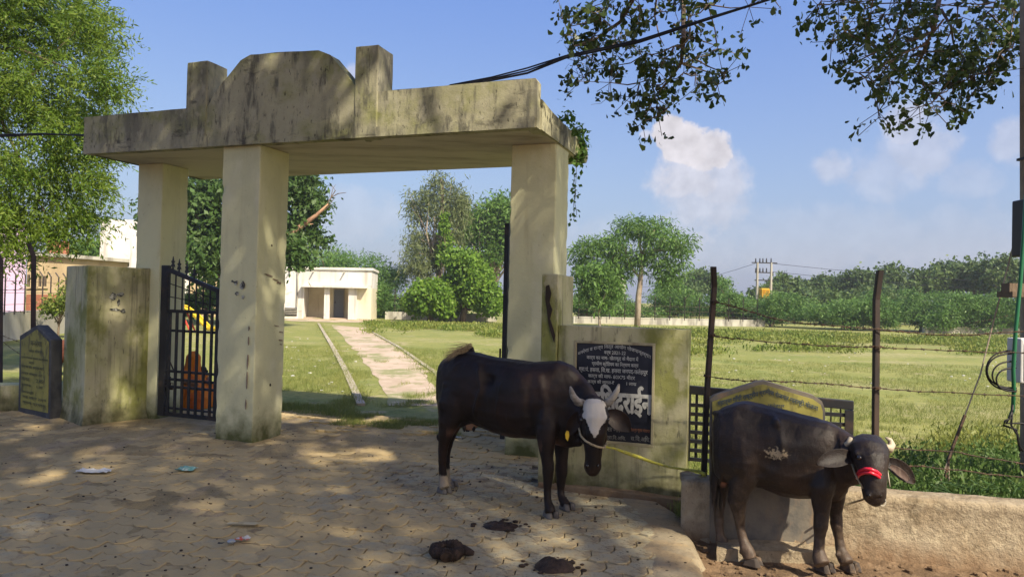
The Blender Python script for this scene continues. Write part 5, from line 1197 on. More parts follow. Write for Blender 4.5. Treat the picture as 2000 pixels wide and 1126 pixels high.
# --- short grass over the near field
def grass_fn_factory(side):
    def fn(r):
        if side == 0:
            D = 9.3 + 13 * r.random() ** 1.6; px = r.uniform(430, 1000)
        else:
            D = 5.4 + 15 * r.random() ** 1.5; px = r.uniform(1330, 2200)
        x = (px - 1000) / 1400 * D
        if not (x > 1.3 or (Vector((x, D, 0)) - O0).dot(V) > 1.85): return None, 0, 0
        if lk[0].x + (lk[2].x - lk[0].x) * (D - lk[0].y) / (lk[2].y - lk[0].y) - .1 < x < rk[0].x + (rk[2].x - rk[0].x) * (D - rk[0].y) / (rk[2].y - rk[0].y) + .1 and npx(1.1, (x, D)) < .28: return None, 0, 0
        if npx(.5, (x, D)) + .6 * npx(1.9, (x, D)) < -.28: return None, 0, 0
        return x, D, .6 + .02 * D
    return fn
scatter_herbs('grass', 15000, grass_fn_factory(0), .055, MT['l_grass'], seed=8, per=6, spread=.05, hmax=.012, aspect=.16, up=1.3, shape='blade')
scatter_herbs('grass', 22000, grass_fn_factory(1), .055, MT['l_grass'], seed=9, per=6, spread=.05, hmax=.012, aspect=.16, up=1.3, shape='blade')
def gate_grass(r):
    s_ = r.uniform(-.1, 3.0); t_ = 1.35 + r.random() * .9; p = g(s_, t_)
    if npx(1.6, (p.x, p.y)) < -.02: return None, 0, 0
    return p.x, p.y, .8
scatter_herbs('grass', 2600, gate_grass, .05, MT['l_grass'], seed=12, per=6, spread=.04, hmax=.012, aspect=.16, up=1.1, shape='blade')
def edging_grass(r):
    a = lk if r.random() < .5 else rk; f = r.random() ** .7 * 2.999; i = 2 - int(f); q = a[i].lerp(a[i + 1], r.random()); return q.x + r.normal() * .12, q.y + r.normal() * .1, .8
scatter_herbs('grass', 2600, edging_grass, .07, MT['l_grass'], seed=13, per=6, spread=.05, hmax=.02, aspect=.16, up=1.2, shape='blade')
# ------------------------------------------------------------------ the shade tree over the road, two boughs drooping into view
def shade_wanted(x, y):
    """where unseen crown leaves are laid to cast shade; gaps shaped for sun patches"""
    if x > (.8 if 4.85 < y < 5.9 else 1.0) and y < 7.3: return 1 if (.8 < x < 1.32 and 5.05 < y < 5.5) else 0  # extra leaves laid to shade the end of the low wall
    n = mnoise.noise(Vector((x * 1.3, y * 1.3, 2))) + .5 * mnoise.noise(Vector((x * 3.1, y * 3.1, 6)))
    def e(cx, cy, a, b, k=1.0, rot=0.0):
        dx, dy = x - cx, y - cy; c_, s_ = math.cos(rot), math.sin(rot); dx, dy = dx * c_ + dy * s_, -dx * s_ + dy * c_
        return k * max(0, 1.25 - (dx / a) ** 2 - (dy / b) ** 2)
    lit = 0
    for (px, py, a, b, k, rot) in LIT: 
        q = gnd(px, py); lit = max(lit, e(q.x, q.y, a, b, k, rot))
    for (cx, cy, a, b, k, rot) in LITW: lit = max(lit, e(cx, cy, a, b, k, rot))
    return 1 if lit + n * .28 < .58 else 0
LIT = [(690, 885, .95, .42, 1, -.2), (175, 880, .55, .30, .9, 0), (95, 925, .30, .35, .9, .3), (205, 915, .3, .18, .8, 0), (310, 885, .17, .14, 1, 0), (345, 912, .25, .13, .9, 0), (520, 922, .22, .16, .8, 0), (600, 962, .34, .20, .8, 0), (630, 1002, .22, .1, .7, 0), (390, 1010, .35, .14, .7, -.3), (650, 1062, .4, .12, .6, 0),
       (70, 832, .45, .30, .9, 0), (600, 845, .2, .22, .8, 0), (900, 945, .5, .13, .9, -.5), (1010, 960, .6, .17, 1, -.5), (1180, 985, .55, .16, 1, -.5), (1010, 1060, .5, .22, .8, 0), (1200, 1060, .6, .25, 1, 0), (1320, 1060, .4, .35, 1, 0), (1150, 1115, .6, .2, .9, 0), (860, 1100, .3, .12, .6, 0), (740, 1110, .25, .08, .6, 0), (860, 980, .35, .14, .7, 0), (190, 1065, .25, .1, .5, 0)]
LITW = [(-4.95, 9.35, .22, .25, 1, 0), (-4.85, 9.0, .3, .22, 1, 0), (-5.6, 10.0, .25, .35, 1, 0), (-2.75, 9.7, 1.65, .66, 1.3, -.41), (-.9, 9.0, .3, .4, .7, 0), (.6, 6.7, .28, .7, 1.2, .4)]
def shade_tree():
    base = Vector((5.2, -6.0, -.1)); t = thing('roadside_shade_tree', 'broad round leaved tree whose boughs hang into the top right of the view', 'tree', base)
    r = np.random.default_rng(77); P = []; hub = []
    cell = .16; k_ = 1 / math.tan(SUN_EL)
    xs = np.arange(-11.5, 1.45, cell); ys = np.arange(1.5, 12.6, cell)
    for x in xs:
        for y in ys:
            if y > (10.5 if x > -3 else 11.4 if x > -5 else 12.4) + .3 * math.sin(x * 1.3) : continue
            if not shade_wanted(x, y): continue
            h = 8.2 + 1.5 * mnoise.noise(Vector((x * .5, y * .5, 9))) + r.normal() * .35
            if (h - 1.6) < .52 * (y - SUN_AZ.y * 0 + SUN_AZ.y * h * k_) + .5: h = max(h, 1.9 + .55 * max(0, y + SUN_AZ.y * h * k_))
            c = Vector((x + r.uniform(-.08, .08), y + r.uniform(-.08, .08), 0)) + Vector((SUN_AZ.x, SUN_AZ.y, 0)) * h * k_ + Z * h
            for q in range(14): P.append((c.x + r.normal() * .11, c.y + r.normal() * .11, c.z + r.normal() * .15))
            if r.random() < .035: hub.append(c)
    leaf_mesh('crown', P, .15, .62, .35, MT['l_canopy'], t, shape='obovate', seed=14)  # unseen crown, its leaves arranged to throw the wanted shade
    mb = MB(); top = base + Vector((-.3, .6, 4.2)); mb.tube([base - Z * .3, base + Vector((-.1, .1, 1.5)), base + Vector((-.2, .3, 3)), top], [.42, .34, .30, .26], 10)
    rr = random.Random(4)
    mains = [top + (Vector(v) - top) for v in ((0, 1.5, 6.2), (-3, 0, 6.6), (2.5, 3.2, 6.0), (3.5, 4.5, 5.6))]
    for m_ in mains: mb.tube([top - Z * .3, top.lerp(m_, .5) + Z * .5, m_], [.2, .14, .08], 7)
    for h_ in hub[::6][:40]:
        m_ = min(mains, key=lambda q: (q - h_).length); mb.tube([m_, m_.lerp(h_, .5) + Z * .15, h_], [.045, .03, .008], 5)
    mb.build('trunk', MT['bark'], t, smooth=True)
    # boughs in view
    def bough(spots, twigs, ox, oy, sc_, D0, seed, size):
        r2 = np.random.default_rng(seed); L_ = []; tw = MB()
        W = [at(ox + x / sc_, oy + y / sc_, D0 + .35 * math.sin(x * .013 + y * .02)) for x, y in spots]
        for c in W:
            m = int(r2.integers(20, 32)); 
            for q in range(5):
                s_ = c + Vector((r2.normal() * .10, r2.normal() * .16, r2.normal() * .10))
                tw.tube([c, s_], .0035, 3, cap=False)
                for _ in range(m // 3): L_.append(s_ + Vector((r2.normal() * .035, r2.normal() * .035, r2.normal() * .03)))
        for path, rad in twigs:
            pts = [at(ox + x / sc_, oy + y / sc_, D0 + .35 * math.sin(x * .013 + y * .02)) for x, y in path]
            tw.tube(pts, [rad * (1 - .75 * i / (len(pts) - 1)) for i in range(len(pts))], 5)
        for c in W:   # join every cluster to its nearest neighbour higher up
            up = [q for q in W if q.z > c.z + .02]
            if up:
                q = min(up, key=lambda q: (q - c).length); tw.tube([q, q.lerp(c, .5) - Z * .02 + Vector((.02, 0, 0)), c], [.007, .006, .004], 4, cap=False)
        tw.build('twigs', MT['bark'], t)['kind'] = 'stuff'; leaf_mesh('leaves', L_, size, .62, .7, MT['l_over'], t, shape='obovate', seed=seed, kind='stuff')
    A = [(100, 80), (130, 110), (150, 150), (170, 190), (250, 60), (300, 110), (290, 30), (350, 60), (400, 100), (200, 230), (280, 280), (190, 320), (320, 270), (430, 230), (480, 290), (420, 340), (560, 190), (620, 160), (600, 300), (650, 310), (740, 200), (770, 300), (740, 350), (480, 400), (420, 440), (430, 500), (540, 440), (380, 400), (500, 50), (560, 30), (620, 70), (870, 30), (230, 150), (330, 170), (380, 190), (250, 200), (520, 240), (570, 260), (640, 240), (530, 330), (470, 350), (690, 330), (220, 30), (420, 20), (640, 20), (150, 250), (300, 340), (490, 440), (700, 20), (360, -40), (500, -60), (600, -50), (260, -50)]
    TA = [([(420, -150), (390, 0), (340, 90), (240, 160), (150, 190)], .03), ([(560, -150), (600, 0), (600, 160), (590, 260), (540, 330), (480, 400), (440, 480)], .03), ([(560, 100), (650, 160), (740, 190)], .012), ([(500, -80), (480, 60), (500, 150), (520, 190)], .012), ([(590, 260), (680, 290), (780, 320)], .012), ([(950, -60), (980, 10), (1003, 40)], .008), ([(240, 160), (220, 260), (190, 330)], .012), ([(320, 150), (300, 280), (290, 400), (260, 425), (220, 430)], .005), ([(920, -10), (870, 20), (850, 40)], .007)]
    bough(A, TA, 1050, 0, 2.105, 6.9, 81, .060)
    Bp = [(1150, 20), (1165, 5), (1235, 0), (1210, 170), (1260, 130), (1330, 160), (1340, 40), (1370, 100), (1420, 60), (1500, 50), (1450, 120), (1550, 60), (1600, 90), (1280, 240), (1320, 300), (1400, 200), (1400, 280), (1470, 180), (1540, 160), (1450, 350), (1500, 240), (1600, 210), (1580, 300), (1650, 280), (1700, 220), (1750, 200), (1640, 340), (1600, 350), (1700, 340), (1680, 420), (1750, 330), (1800, 370), (1850, 330), (1850, 270), (1780, 260), (1400, 460), (1400, 485), (1570, 440), (1620, 440), (1700, 450), (1800, 90), (1850, 50), (1900, 80), (1930, 40), (1860, 170), (1900, 150), (1930, 200), (1830, 190), (1940, 120), (1950, 30), (1920, 280), (1350, 230), (1430, 250), (1360, 320), (1550, 230), (1640, 200), (1700, 130), (1500, 120), (1560, 10), (1380, 0), (1460, -20), (1730, 10), (1540, 290), (1490, 310), (1650, 390), (1740, 290), (1790, 310), (1330, 90), (1690, 290), (1620, 130), (1820, 130), (1880, 10), (1980, 60), (1960, 160), (1250, 190), (1900, 220), (2040, 60), (2060, 140)]
    TB = [([(1650, -140), (1650, 0), (1630, 110), (1600, 180), (1560, 280), (1600, 380)], .03), ([(1660, 40), (1700, 110), (1710, 180), (1760, 250), (1800, 330)], .014), ([(1560, -60), (1500, 60), (1460, 160), (1380, 220), (1300, 260)], .018), ([(1380, 80), (1300, 75), (1195, 97)], .006), ([(1600, 180), (1480, 230), (1370, 350), (1385, 400), (1400, 460)], .010), ([(1670, 80), (1610, 160), (1540, 220)], .010), ([(2060, -60), (1960, 40), (1880, 120), (1860, 200)], .014), ([(1960, 40), (1940, 200), (1920, 280)], .007), ([(1600, 380), (1640, 460), (1630, 480)], .004)]
    bough(Bp, TB, 1050, 0, 2.105, 6.4, 82, .057)
shade_tree()

# ------------------------------------------------------------------ thin summer haze
hz = MB().box((-130, -40, -1.3), (260, 0, 0), (0, 170, 0), (0, 0, 15.3)).build('haze', bpy.data.materials.new('haze_air'), None); hz['kind'] = 'stuff'
hm = hz.data.materials[0]; hm.use_nodes = True; hn = hm.node_tree; hn.nodes.clear(); ho = hn.nodes.new('ShaderNodeOutputMaterial'); hv = hn.nodes.new('ShaderNodeVolumePrincipled')
hv.inputs['Color'].default_value = (.86, .92, 1, 1); hv.inputs['Density'].default_value = .0008; hv.inputs['Anisotropy'].default_value = .25; hn.links.new(hv.outputs[0], ho.inputs['Volume'])
# ================================================================== ANIMALS AND PEOPLE
def fused(name, mb, mats, parent, voxel=.009, smooth=6, attrs=None, sculpt=(), ribs=None):
    """every limb and muscle volume fused into one continuous skin"""
    me = bpy.data.meshes.new('tmp'); me.from_pydata(mb.v, [], mb.f)
    bm = bmesh.new(); bm.from_mesh(me); bmesh.ops.recalc_face_normals(bm, faces=bm.faces); bm.to_mesh(me); bm.free()
    o = bpy.data.objects.new('tmp', me); COL.objects.link(o)
    r_ = o.modifiers.new('r', 'REMESH'); r_.mode = 'VOXEL'; r_.voxel_size = voxel; r_.use_smooth_shade = True
    s_ = o.modifiers.new('s', 'SMOOTH'); s_.factor = .5; s_.iterations = smooth
    dg = bpy.context.evaluated_depsgraph_get(); out = bpy.data.meshes.new_from_object(o.evaluated_get(dg)); bpy.data.objects.remove(o)
    out.name = name; out.materials.clear()
    if sculpt:
        co = np.empty(len(out.vertices) * 3); out.vertices.foreach_get('co', co); co = co.reshape(-1, 3); nr = np.empty(len(out.vertices) * 3); out.vertices.foreach_get('normal', nr); nr = nr.reshape(-1, 3); dsp = np.zeros(len(co))
        for c, rad, amt in sculpt:      # c: point or a line of points
            line = c if isinstance(c, list) else [c, c + Vector((0, 0, 1e-4))]; dm = np.full(len(co), 9.)
            for a, b in zip(line, line[1:]):
                a_, e_ = np.array(a), np.array(b) - np.array(a); f = np.clip(((co - a_) @ e_) / (e_ @ e_), 0, 1); dm = np.minimum(dm, np.linalg.norm(co - a_ - f[:, None] * e_, axis=1))
            dsp += amt * np.exp(-(dm / rad) ** 2)
        dsp += np.array([mnoise.noise(Vector(p) * 9) * .005 + mnoise.noise(Vector(p) * 24) * .0022 + mnoise.noise(Vector((p[0] * 50, p[1] * 50, p[2] * 9))) * .0012 for p in co]); co += nr * dsp[:, None]; out.vertices.foreach_set('co', co.ravel())
    for nm, fn in (attrs or {}).items():
        a = out.attributes.new(nm, 'FLOAT', 'POINT'); a.data.foreach_set('value', [fn(v.co) for v in out.vertices])
    out.polygons.foreach_set('use_smooth', [True] * len(out.polygons))
    return link_mesh(name, out, mats, parent)
def loft(mb, secs, A=None, n=20):
    """secs: (centre, axis1 dir*len, axis2 dir*len) superellipse sections"""
    b0 = len(mb.v)
    for c, a, b in secs:
        for j in range(n):
            th = 2 * math.pi * j / n; cs, sn = math.cos(th), math.sin(th); e = .86
            mb.v.append(c + a * math.copysign(abs(cs) ** e, cs) + b * math.copysign(abs(sn) ** e, sn))
    for i in range(len(secs) - 1):
        for j in range(n):
            q = (j + 1) % n; mb.f.append((b0 + i * n + j, b0 + i * n + q, b0 + (i + 1) * n + q, b0 + (i + 1) * n + j))
    mb.f.append(tuple(b0 + j for j in range(n))[::-1]); mb.f.append(tuple(b0 + (len(secs) - 1) * n + j for j in range(n)))
def torso(mb, rows, lat):
    secs = []
    for (px, yt, yb, D, hw) in rows:
        a, b = at(px, yt, D), at(px, yb, D); secs.append(((a + b) / 2, lat * hw, (a - b) / 2))
    loft(mb, secs)
def leg(mb, rows, lat):
    """rows: (px, py, D, half width fore-aft in px, lateral radius m)"""
    pts = [at(r[0], r[1], r[2]) for r in rows]
    mb.tube(pts, [(r[4], r[3] * r[2] / FPX) for r in rows], 12, A=lat)
    for p, r in zip(pts[:-1], rows[:-1]): mb.ball(p, (r[3] * r[2] / FPX * .97, r[4] * .97, r[4]), 10)
def hoof(name, c, fwd, l, w_, h, mt, par):
    """cloven hoof: two toes, sloping front wall"""
    fwd = Vector((fwd[0], fwd[1], 0)).normalized(); s_ = Vector((-fwd.y, fwd.x, 0)); mb = MB()
    for k in (-1, 1):
        o = c + s_ * k * w_ * .27
        top = [o + s_ * a * w_ * .20 + fwd * b * l * .36 + Z * h for a, b in ((-1, -1), (1, -1), (1, .6), (0, .9), (-1, .6))]
        bot = [o + s_ * a * w_ * .25 + fwd * b * l * .5 for a, b in ((-1, -.9), (1, -.9), (1, .6), (0, 1.1), (-1, .6))]
        b0 = len(mb.v); mb.v += bot + top; mb.f += [(0 + b0, 1 + b0, 2 + b0, 3 + b0, 4 + b0), (5 + b0, 6 + b0, 7 + b0, 8 + b0, 9 + b0)] + [(b0 + i, b0 + (i + 1) % 5, b0 + 5 + (i + 1) % 5, b0 + 5 + i) for i in range(5)]
    return mb.build(name, mt, par, bevel=.006)
def ear(name, pts, widths, nrm, mt, par, cup=.35, th=.010):
    """leaf-shaped cupped ear along pts; a closed thick shell"""
    n = len(pts); mb = MB(); nrm = Vector(nrm).normalized(); cols = 7
    for side in (0, 1):
        for i, p in enumerate(pts):
            t_ = (pts[min(i + 1, n - 1)] - pts[max(i - 1, 0)]).normalized(); w_ = t_.cross(nrm).normalized(); q = w_.cross(t_)
            for j in range(cols):
                f = (j / (cols - 1) - .5) * 2; mb.v.append(p + w_ * widths[i] * f + q * (cup * widths[i] * f * f - (th * (1 - f * f) + .002) * side))
    N_ = n * cols
    for side in (0, 1):
        for i in range(n - 1):
            for j in range(cols - 1):
                a = side * N_ + i * cols + j; f_ = (a, a + 1, a + cols + 1, a + cols); mb.f.append(f_ if side else f_[::-1])
    for i in range(n - 1):
        for j in (0, cols - 1): a = i * cols + j; mb.f.append((a, a + cols, a + cols + N_, a + N_))
    for i in (0, n - 1):
        for j in range(cols - 1): a = i * cols + j; mb.f.append((a, a + 1, a + 1 + N_, a + N_))
    o = mb.build(name, mt, par, smooth=True); s_ = o.modifiers.new('sub', 'SUBSURF'); s_.levels = 1; s_.render_levels = 1; return o
def hair(name, roots, dirs, L_, mt, par, w_=.004, droop=.2, seed=1):
    r = random.Random(seed); mb = MB()
    for p, d in zip(roots, dirs):
        l = L_ * r.uniform(.6, 1.1); d = (Vector(d) + Vector((r.gauss(0, .12), r.gauss(0, .12), r.gauss(0, .12)))).normalized()
        s_ = d.orthogonal().normalized() * w_ * .5; a, b, c = p, p + d * l * .5 - Z * droop * l * .15, p + d * l - Z * droop * l * .6
        mb.poly([a - s_, a + s_, b + s_, b - s_]); mb.poly([b - s_, b + s_, c])
    return mb.build(name, mt, par)
HIDE_N = [(22, .25, .01), (120, .35, .003)]
MT['cowhide'] = mat('dark_cow_hide', (.011, .0065, .005), [((.024, .012, .008), (3, 3, 3), .42, .62, .8), ((.009, .007, .007), (5, 5, 5), .5, .65, .6), ((.024, .014, .010), (60, 60, 18), .55, .7, .4)], rough=.55, spec=.28, bump=HIDE_N,
                     attr=[('tan', (.10, .052, .033), .4, 1.1, 14, .5), ('white', (.46, .43, .38), .48, .54, 30, .62), ('sock', (.26, .21, .15), .45, .75, 30, .8)])
MT['bufhide'] = mat('buffalo_hide', (.016, .011, .009), [((.034, .021, .015), (3.5, 3.5, 3.5), .42, .64, .8), ((.014, .012, .013), (6, 6, 6), .5, .66, .6), ((.06, .04, .028), (70, 70, 30), .54, .70, .5)], rough=.46, spec=.34, bump=[(9, .35, .02), (40, .4, .006), (150, .8, .003), ((90, 90, 12), .5, .004)],
                     attr=[('mud', (.30, .245, .16), .86, .98, 60, 1.7), ('dusty', (.13, .09, .062), .4, 1.4, 24, 1.2), ('pink', (.34, .16, .10), .5, .9, 30, .3)])
MT['hoof'] = mat('grey_hoof', (.13, .12, .11), [((.06, .05, .045), (20, 20, 6), .45, .6, .8)], rough=.6)
MT['hoofdark'] = mat('dark_hoof', (.05, .04, .035), [((.16, .11, .07), (14, 14, 14), .5, .65, .8)], rough=.7)
MT['horn'] = mat('grey_horn', (.27, .25, .22), [((.12, .11, .10), (8, 8, 20), .45, .62, .8), ((.4, .38, .34), (25, 25, 25), .55, .7, .6)], rough=.5, bump=[((10, 10, 60), .4, .004)])
MT['hornpale'] = mat('pale_horn', (.42, .36, .27), [((.24, .19, .13), (16, 16, 30), .45, .62, .8)], rough=.55, bump=[(50, .4, .004)])
MT['rope'] = mat('straw_rope', (.36, .30, .19), [((.2, .16, .1), (60, 60, 60), .45, .6, .8)], bump=[((90, 90, 90), .6, .004)])
MT['ropeyellow'] = mat('yellow_plastic_rope', (.42, .40, .06), [((.30, .30, .12), (50, 50, 50), .45, .6, .7)], bump=[((90, 90, 90), .5, .004)])
MT['red'] = mat('red_plastic_tube', (.62, .015, .04), rough=.3, spec=.6); MT['white_rope'] = mat('white_cord', (.45, .42, .34))
MT['eye'] = mat('dark_eye', (.008, .006, .005), rough=.08, spec=.8); MT['udder'] = mat('pink_udder', (.34, .20, .14), [((.05, .035, .03), (30, 30, 30), .58, .64, 1)], rough=.6); MT['teat'] = mat('dark_teat', (.03, .026, .026), rough=.5)
MT['tuft'] = mat('blond_tail_hair', (.33, .24, .12), [((.12, .08, .04), (30, 30, 30), .45, .62, .8)]); MT['blackhair'] = mat('black_hair', (.012, .01, .01), rough=.6)
MT['tagy'] = mat('yellow_ear_tag', (.62, .42, .03), [((.4, .25, .03), (20, 20, 20), .5, .6, .6)], rough=.5)
MT['innerear'] = mat('inner_ear', (.09, .06, .05), [((.16, .12, .10), (30, 30, 8), .5, .65, .7)])
# ------------------------------------------------------------------ cow
def cow():
    t = thing('cow', 'dark brown cow with white blazed face and grey horns, head lowered beside the plaque', 'cow', (-.05, 5.65, 0))
    ax = Vector((.90, -.44, 0)).normalized(); lat = Vector((-ax.y, ax.x, 0)); lat = -lat if lat.y > 0 else lat     # lat points to the camera
    mb = MB()
    torso(mb, [(861, 722, 778, 6.00, .07), (868, 703, 808, 5.99, .14), (882, 693, 826, 5.96, .18), (905, 685, 834, 5.92, .215), (930, 687, 826, 5.87, .225), (965, 696, 842, 5.79, .235), (1005, 701, 853, 5.70, .255), (1040, 706, 855, 5.61, .255), (1070, 704, 858, 5.54, .225), (1094, 703, 870, 5.48, .185), (1116, 712, 874, 5.43, .145), (1132, 730, 868, 5.39, .11)], lat)
    # neck and brisket
    mb.tube([at(1092, 775, 5.49), at(1118, 788, 5.41), at(1138, 798, 5.32), at(1154, 812, 5.22)], [(.13, .27), (.115, .23), (.10, .19), (.085, .14)], 14, A=lat)
    mb.tube([at(1085, 850, 5.42), at(1112, 858, 5.40), at(1136, 862, 5.33)], [(.06, .07), (.045, .06), (.03, .04)], 8, A=lat)
    # hip bones, tail head, ribs hint
    mb.ball(at(905, 690, 5.92), (.07, .06, .035), 12); mb.ball(at(864, 724, 5.90), (.035, .04, .045), 10)
    # near hind leg and far hind leg
    for dx, dD, s_ in ((0, 0, -1), (6, .22, 1)):
        leg(mb, [(892 + dx, 755, 5.82 + dD, 34, .10), (884 + dx, 790, 5.80 + dD, 33, .10), (878 + dx, 820, 5.80 + dD, 24, .075), (872 + dx, 842, 5.81 + dD, 17, .05), (868 + dx, 858, 5.83 + dD, 13.5, .038), (865 + dx, 878, 5.86 + dD, 10.5, .030), (864 + dx, 905, 5.88 + dD, 8.8, .026), (865 + dx, 930, 5.89 + dD, 9.2, .030), (867 + dx, 943, 5.88 + dD, 11.5, .036), (869 + dx, 953, 5.86 + dD, 11.5, .036)], lat)
        mb.ball(at(857 + dx, 853, 5.84 + dD), (.022, .02, .03), 8)
    # forelegs
    leg(mb, [(1076, 775, 5.42, 24, .09), (1070, 815, 5.38, 26, .085), (1068, 840, 5.34, 24, .07), (1067, 862, 5.33, 19, .06), (1068, 888, 5.33, 13.5, .045), (1071, 912, 5.33, 12.5, .044), (1070, 930, 5.33, 11, .038), (1069, 955, 5.33, 7.8, .026), (1070, 978, 5.32, 8.6, .03), (1073, 990, 5.30, 11, .036), (1075, 1001, 5.29, 12, .038)], lat)
    leg(mb, [(1096, 830, 5.56, 20, .07), (1097, 868, 5.56, 15, .055), (1097, 900, 5.56, 12, .043), (1097, 918, 5.56, 12.5, .042), (1096, 936, 5.56, 10, .036), (1095, 955, 5.56, 7.4, .026), (1096, 968, 5.55, 8, .029), (1101, 978, 5.53, 10, .034), (1106, 987, 5.51, 11, .036)], lat)
    # head: forehead, cheeks, nose, muzzle
    hl = Vector((1, .06, 0)).normalized()
    hp = [at(1160, 781, 5.24), at(1161, 800, 5.18), at(1161, 822, 5.14), at(1160, 848, 5.12), at(1159, 872, 5.12), at(1158, 895, 5.12), at(1158, 911, 5.13), at(1158, 922, 5.15)]
    mb.tube(hp, [(.075, .06), (.097, .105), (.104, .125), (.088, .115), (.067, .088), (.058, .068), (.064, .066), (.045, .045)], 16, A=hl)
    mb.tube([at(1160, 777, 5.24), at(1160, 783, 5.22)], [.05, .06], 8)
    for s_ in (-1, 1):
        mb.ball(at(1161 + s_ * 23, 811, 5.13), (.03, .03, .024), 10)       # brow
        mb.ball(at(1160 + s_ * 13, 852, 5.20), (.05, .06, .07), 10)        # cheek
        mb.ball(at(1158 + s_ * 11, 908, 5.095), (.026, .026, .030), 8)     # nostril wing
    # tail
    mb.tube([at(912, 688, 5.93), at(918, 676, 5.95), at(922, 678, 5.93), at(924, 695, 5.90), at(916, 712, 5.86), at(902, 722, 5.80), at(882, 724, 5.79), at(868, 722, 5.82)], [.024, .018, .018, .017, .016, .015, .014, .012], 8)
    fc = [at(1160, 840, 5.1), hl]
    poly = [(1138, 783), (1147, 780), (1158, 777), (1172, 780), (1184, 784), (1182, 797), (1186, 812), (1183, 822), (1173, 833), (1168, 846), (1162, 855), (1158, 853), (1152, 840), (1146, 822), (1138, 812), (1140, 796)]
    P2 = []
    mi = m.inverted()
    def proj(co):
        q = mi @ co; return 1000 + q.x / -q.z * FPX, 563 - q.y / -q.z * FPX
    def white(co):
        x, y = proj(co)
        if co.y > 5.26 or y > 870 or y < 770 or x < 1130 or x > 1190: return 0
        # signed distance to the blaze outline, in pixels
        dmin = 1e9; n_ = len(poly)
        for i in range(n_):
            ax_, ay = poly[i]; bx, by = poly[(i + 1) % n_]; ex, ey = bx - ax_, by - ay; f = max(0, min(1, ((x - ax_) * ex + (y - ay) * ey) / (ex * ex + ey * ey))); dmin = min(dmin, math.hypot(x - ax_ - ex * f, y - ay - ey * f))
        return max(0, min(1, .5 + (dmin if inside(poly, x, y) else -dmin) / 17))
    sock = lambda co: max(0, min(1, .5 + (.155 - co.z) / .05)) if co.x < -.3 and co.z < .3 else 0
    tan_ = lambda co: max(0, 1 - abs(co.z - .52) / .10) * (.9 if -.5 < co.x < .25 else .3) + (max(0, 1 - (co - at(1085, 872, 5.4)).length / .14))
    body = fused('body', mb, MT['cowhide'], t, .0095, 5, {'white': white, 'sock': sock, 'tan': tan_}, sculpt=[
        (at(952, 738, 5.57), .065, -.042), (at(932, 708, 5.66), .03, .024), ([at(934, 712, 5.64), at(940, 760, 5.58), at(925, 810, 5.62)], .022, .022), ([at(1052, 730, 5.36), at(1062, 780, 5.32), at(1060, 820, 5.31)], .03, .014), ([at(1035, 740, 5.36), at(1030, 800, 5.35), at(1040, 840, 5.4)], .03, -.012), ([at(1020, 745, 5.42), at(1012, 820, 5.42)], .012, .006), ([at(1000, 748, 5.45), at(990, 820, 5.45)], .012, .006), ([at(978, 750, 5.48), at(968, 815, 5.5)], .012, .006),
        (at(885, 745, 5.78), .05, -.012), ([at(1100, 730, 5.30), at(1128, 790, 5.22)], .03, -.010), ([at(905, 700, 5.72), at(880, 730, 5.78)], .02, .010), (at(1160, 845, 5.02), .03, .006), ([at(1145, 830, 5.05), at(1147, 860, 5.06)], .014, -.008), ([at(1174, 830, 5.05), at(1172, 860, 5.06)], .014, -.008)])
    for c, f_, mt_ in ((gnd(869, 961), (.6, -.6), 'hoof'), (gnd(882, 949), (.6, -.5), 'hoof'), (gnd(1077, 1009), (.35, -1), 'hoof'), (gnd(1109, 994), (.6, -.9), 'hoof')):
        c.z = 0; hoof('hoof', c, f_, .115, .10, .05, MT[mt_], t)
    MB().tube([at(1140, 788, 5.22), at(1128, 784, 5.19), at(1120, 774, 5.16), at(1116, 763, 5.14), at(1114, 754, 5.14)], [.034, .029, .024, .018, .006], 10).build('horn', MT['horn'], t, smooth=True)
    MB().tube([at(1180, 789, 5.22), at(1190, 784, 5.19), at(1199, 773, 5.16), at(1206, 761, 5.14), at(1209, 749, 5.14)], [.034, .030, .025, .018, .007], 10).build('horn', MT['horn'], t, smooth=True)
    ear('ear', [at(1184, 806, 5.22), at(1196, 812, 5.21), at(1210, 822, 5.20), at(1222, 832, 5.20), at(1232, 843, 5.20)], [.03, .066, .076, .056, .004], (0, -1, .2), MT['cowhide'], t)
    ear('ear', [at(1136, 806, 5.22), at(1126, 816, 5.22), at(1118, 830, 5.22), at(1112, 842, 5.23), at(1107, 852, 5.24)], [.028, .048, .052, .038, .004], (0, -1, .2), MT['cowhide'], t)
    for s_ in (-1, 1):
        e = MB().ball(at(1161 + s_ * 25, 819, 5.105), (.016, .016, .015), 12).build('eye', MT['eye'], t, smooth=True)
        MB().ball(at(1158 + s_ * 10, 909, 5.062), (.010, .010, .012), 8).build('nostril', MT['eye'], t, smooth=True)
    ta = at(1108, 840, 5.185); MB().prism([at(x, y, 5.16) for x, y in ((1107, 840), (1111, 842), (1112, 850), (1109, 861), (1105, 856), (1104, 847))], (0, .005, 0)).build('ear_tag', MT['tagy'], t)
    ud = MB().ball(at(918, 822, 5.92), (.085, .085, .075), 14); u_ = ud.build('udder', MT['udder'], t, smooth=True)
    for x, D_ in ((907, 5.86), (915, 5.90), (925, 5.87), (912, 5.98)): MB().tube([at(x, 828, D_), at(x, 836, D_), at(x, 842, D_)], [.017, .014, .008], 8).build('teat', MT['teat'], u_, smooth=True)
    # tail hair
    roots, dirs = [], []; rr = random.Random(3)
    for i in range(120):
        f = rr.random(); roots.append(at(922 - 14 * f + rr.gauss(0, 1.5), 673 + 14 * f + rr.gauss(0, 2), 5.86 + rr.gauss(0, .02))); dirs.append((-.85 - .2 * rr.random(), -.1, -.22 + rr.gauss(0, .10) + .2 * (f < .1)))
    hair('tail_tuft', roots, dirs, .22, MT['tuft'], t, .005, .35, 2)
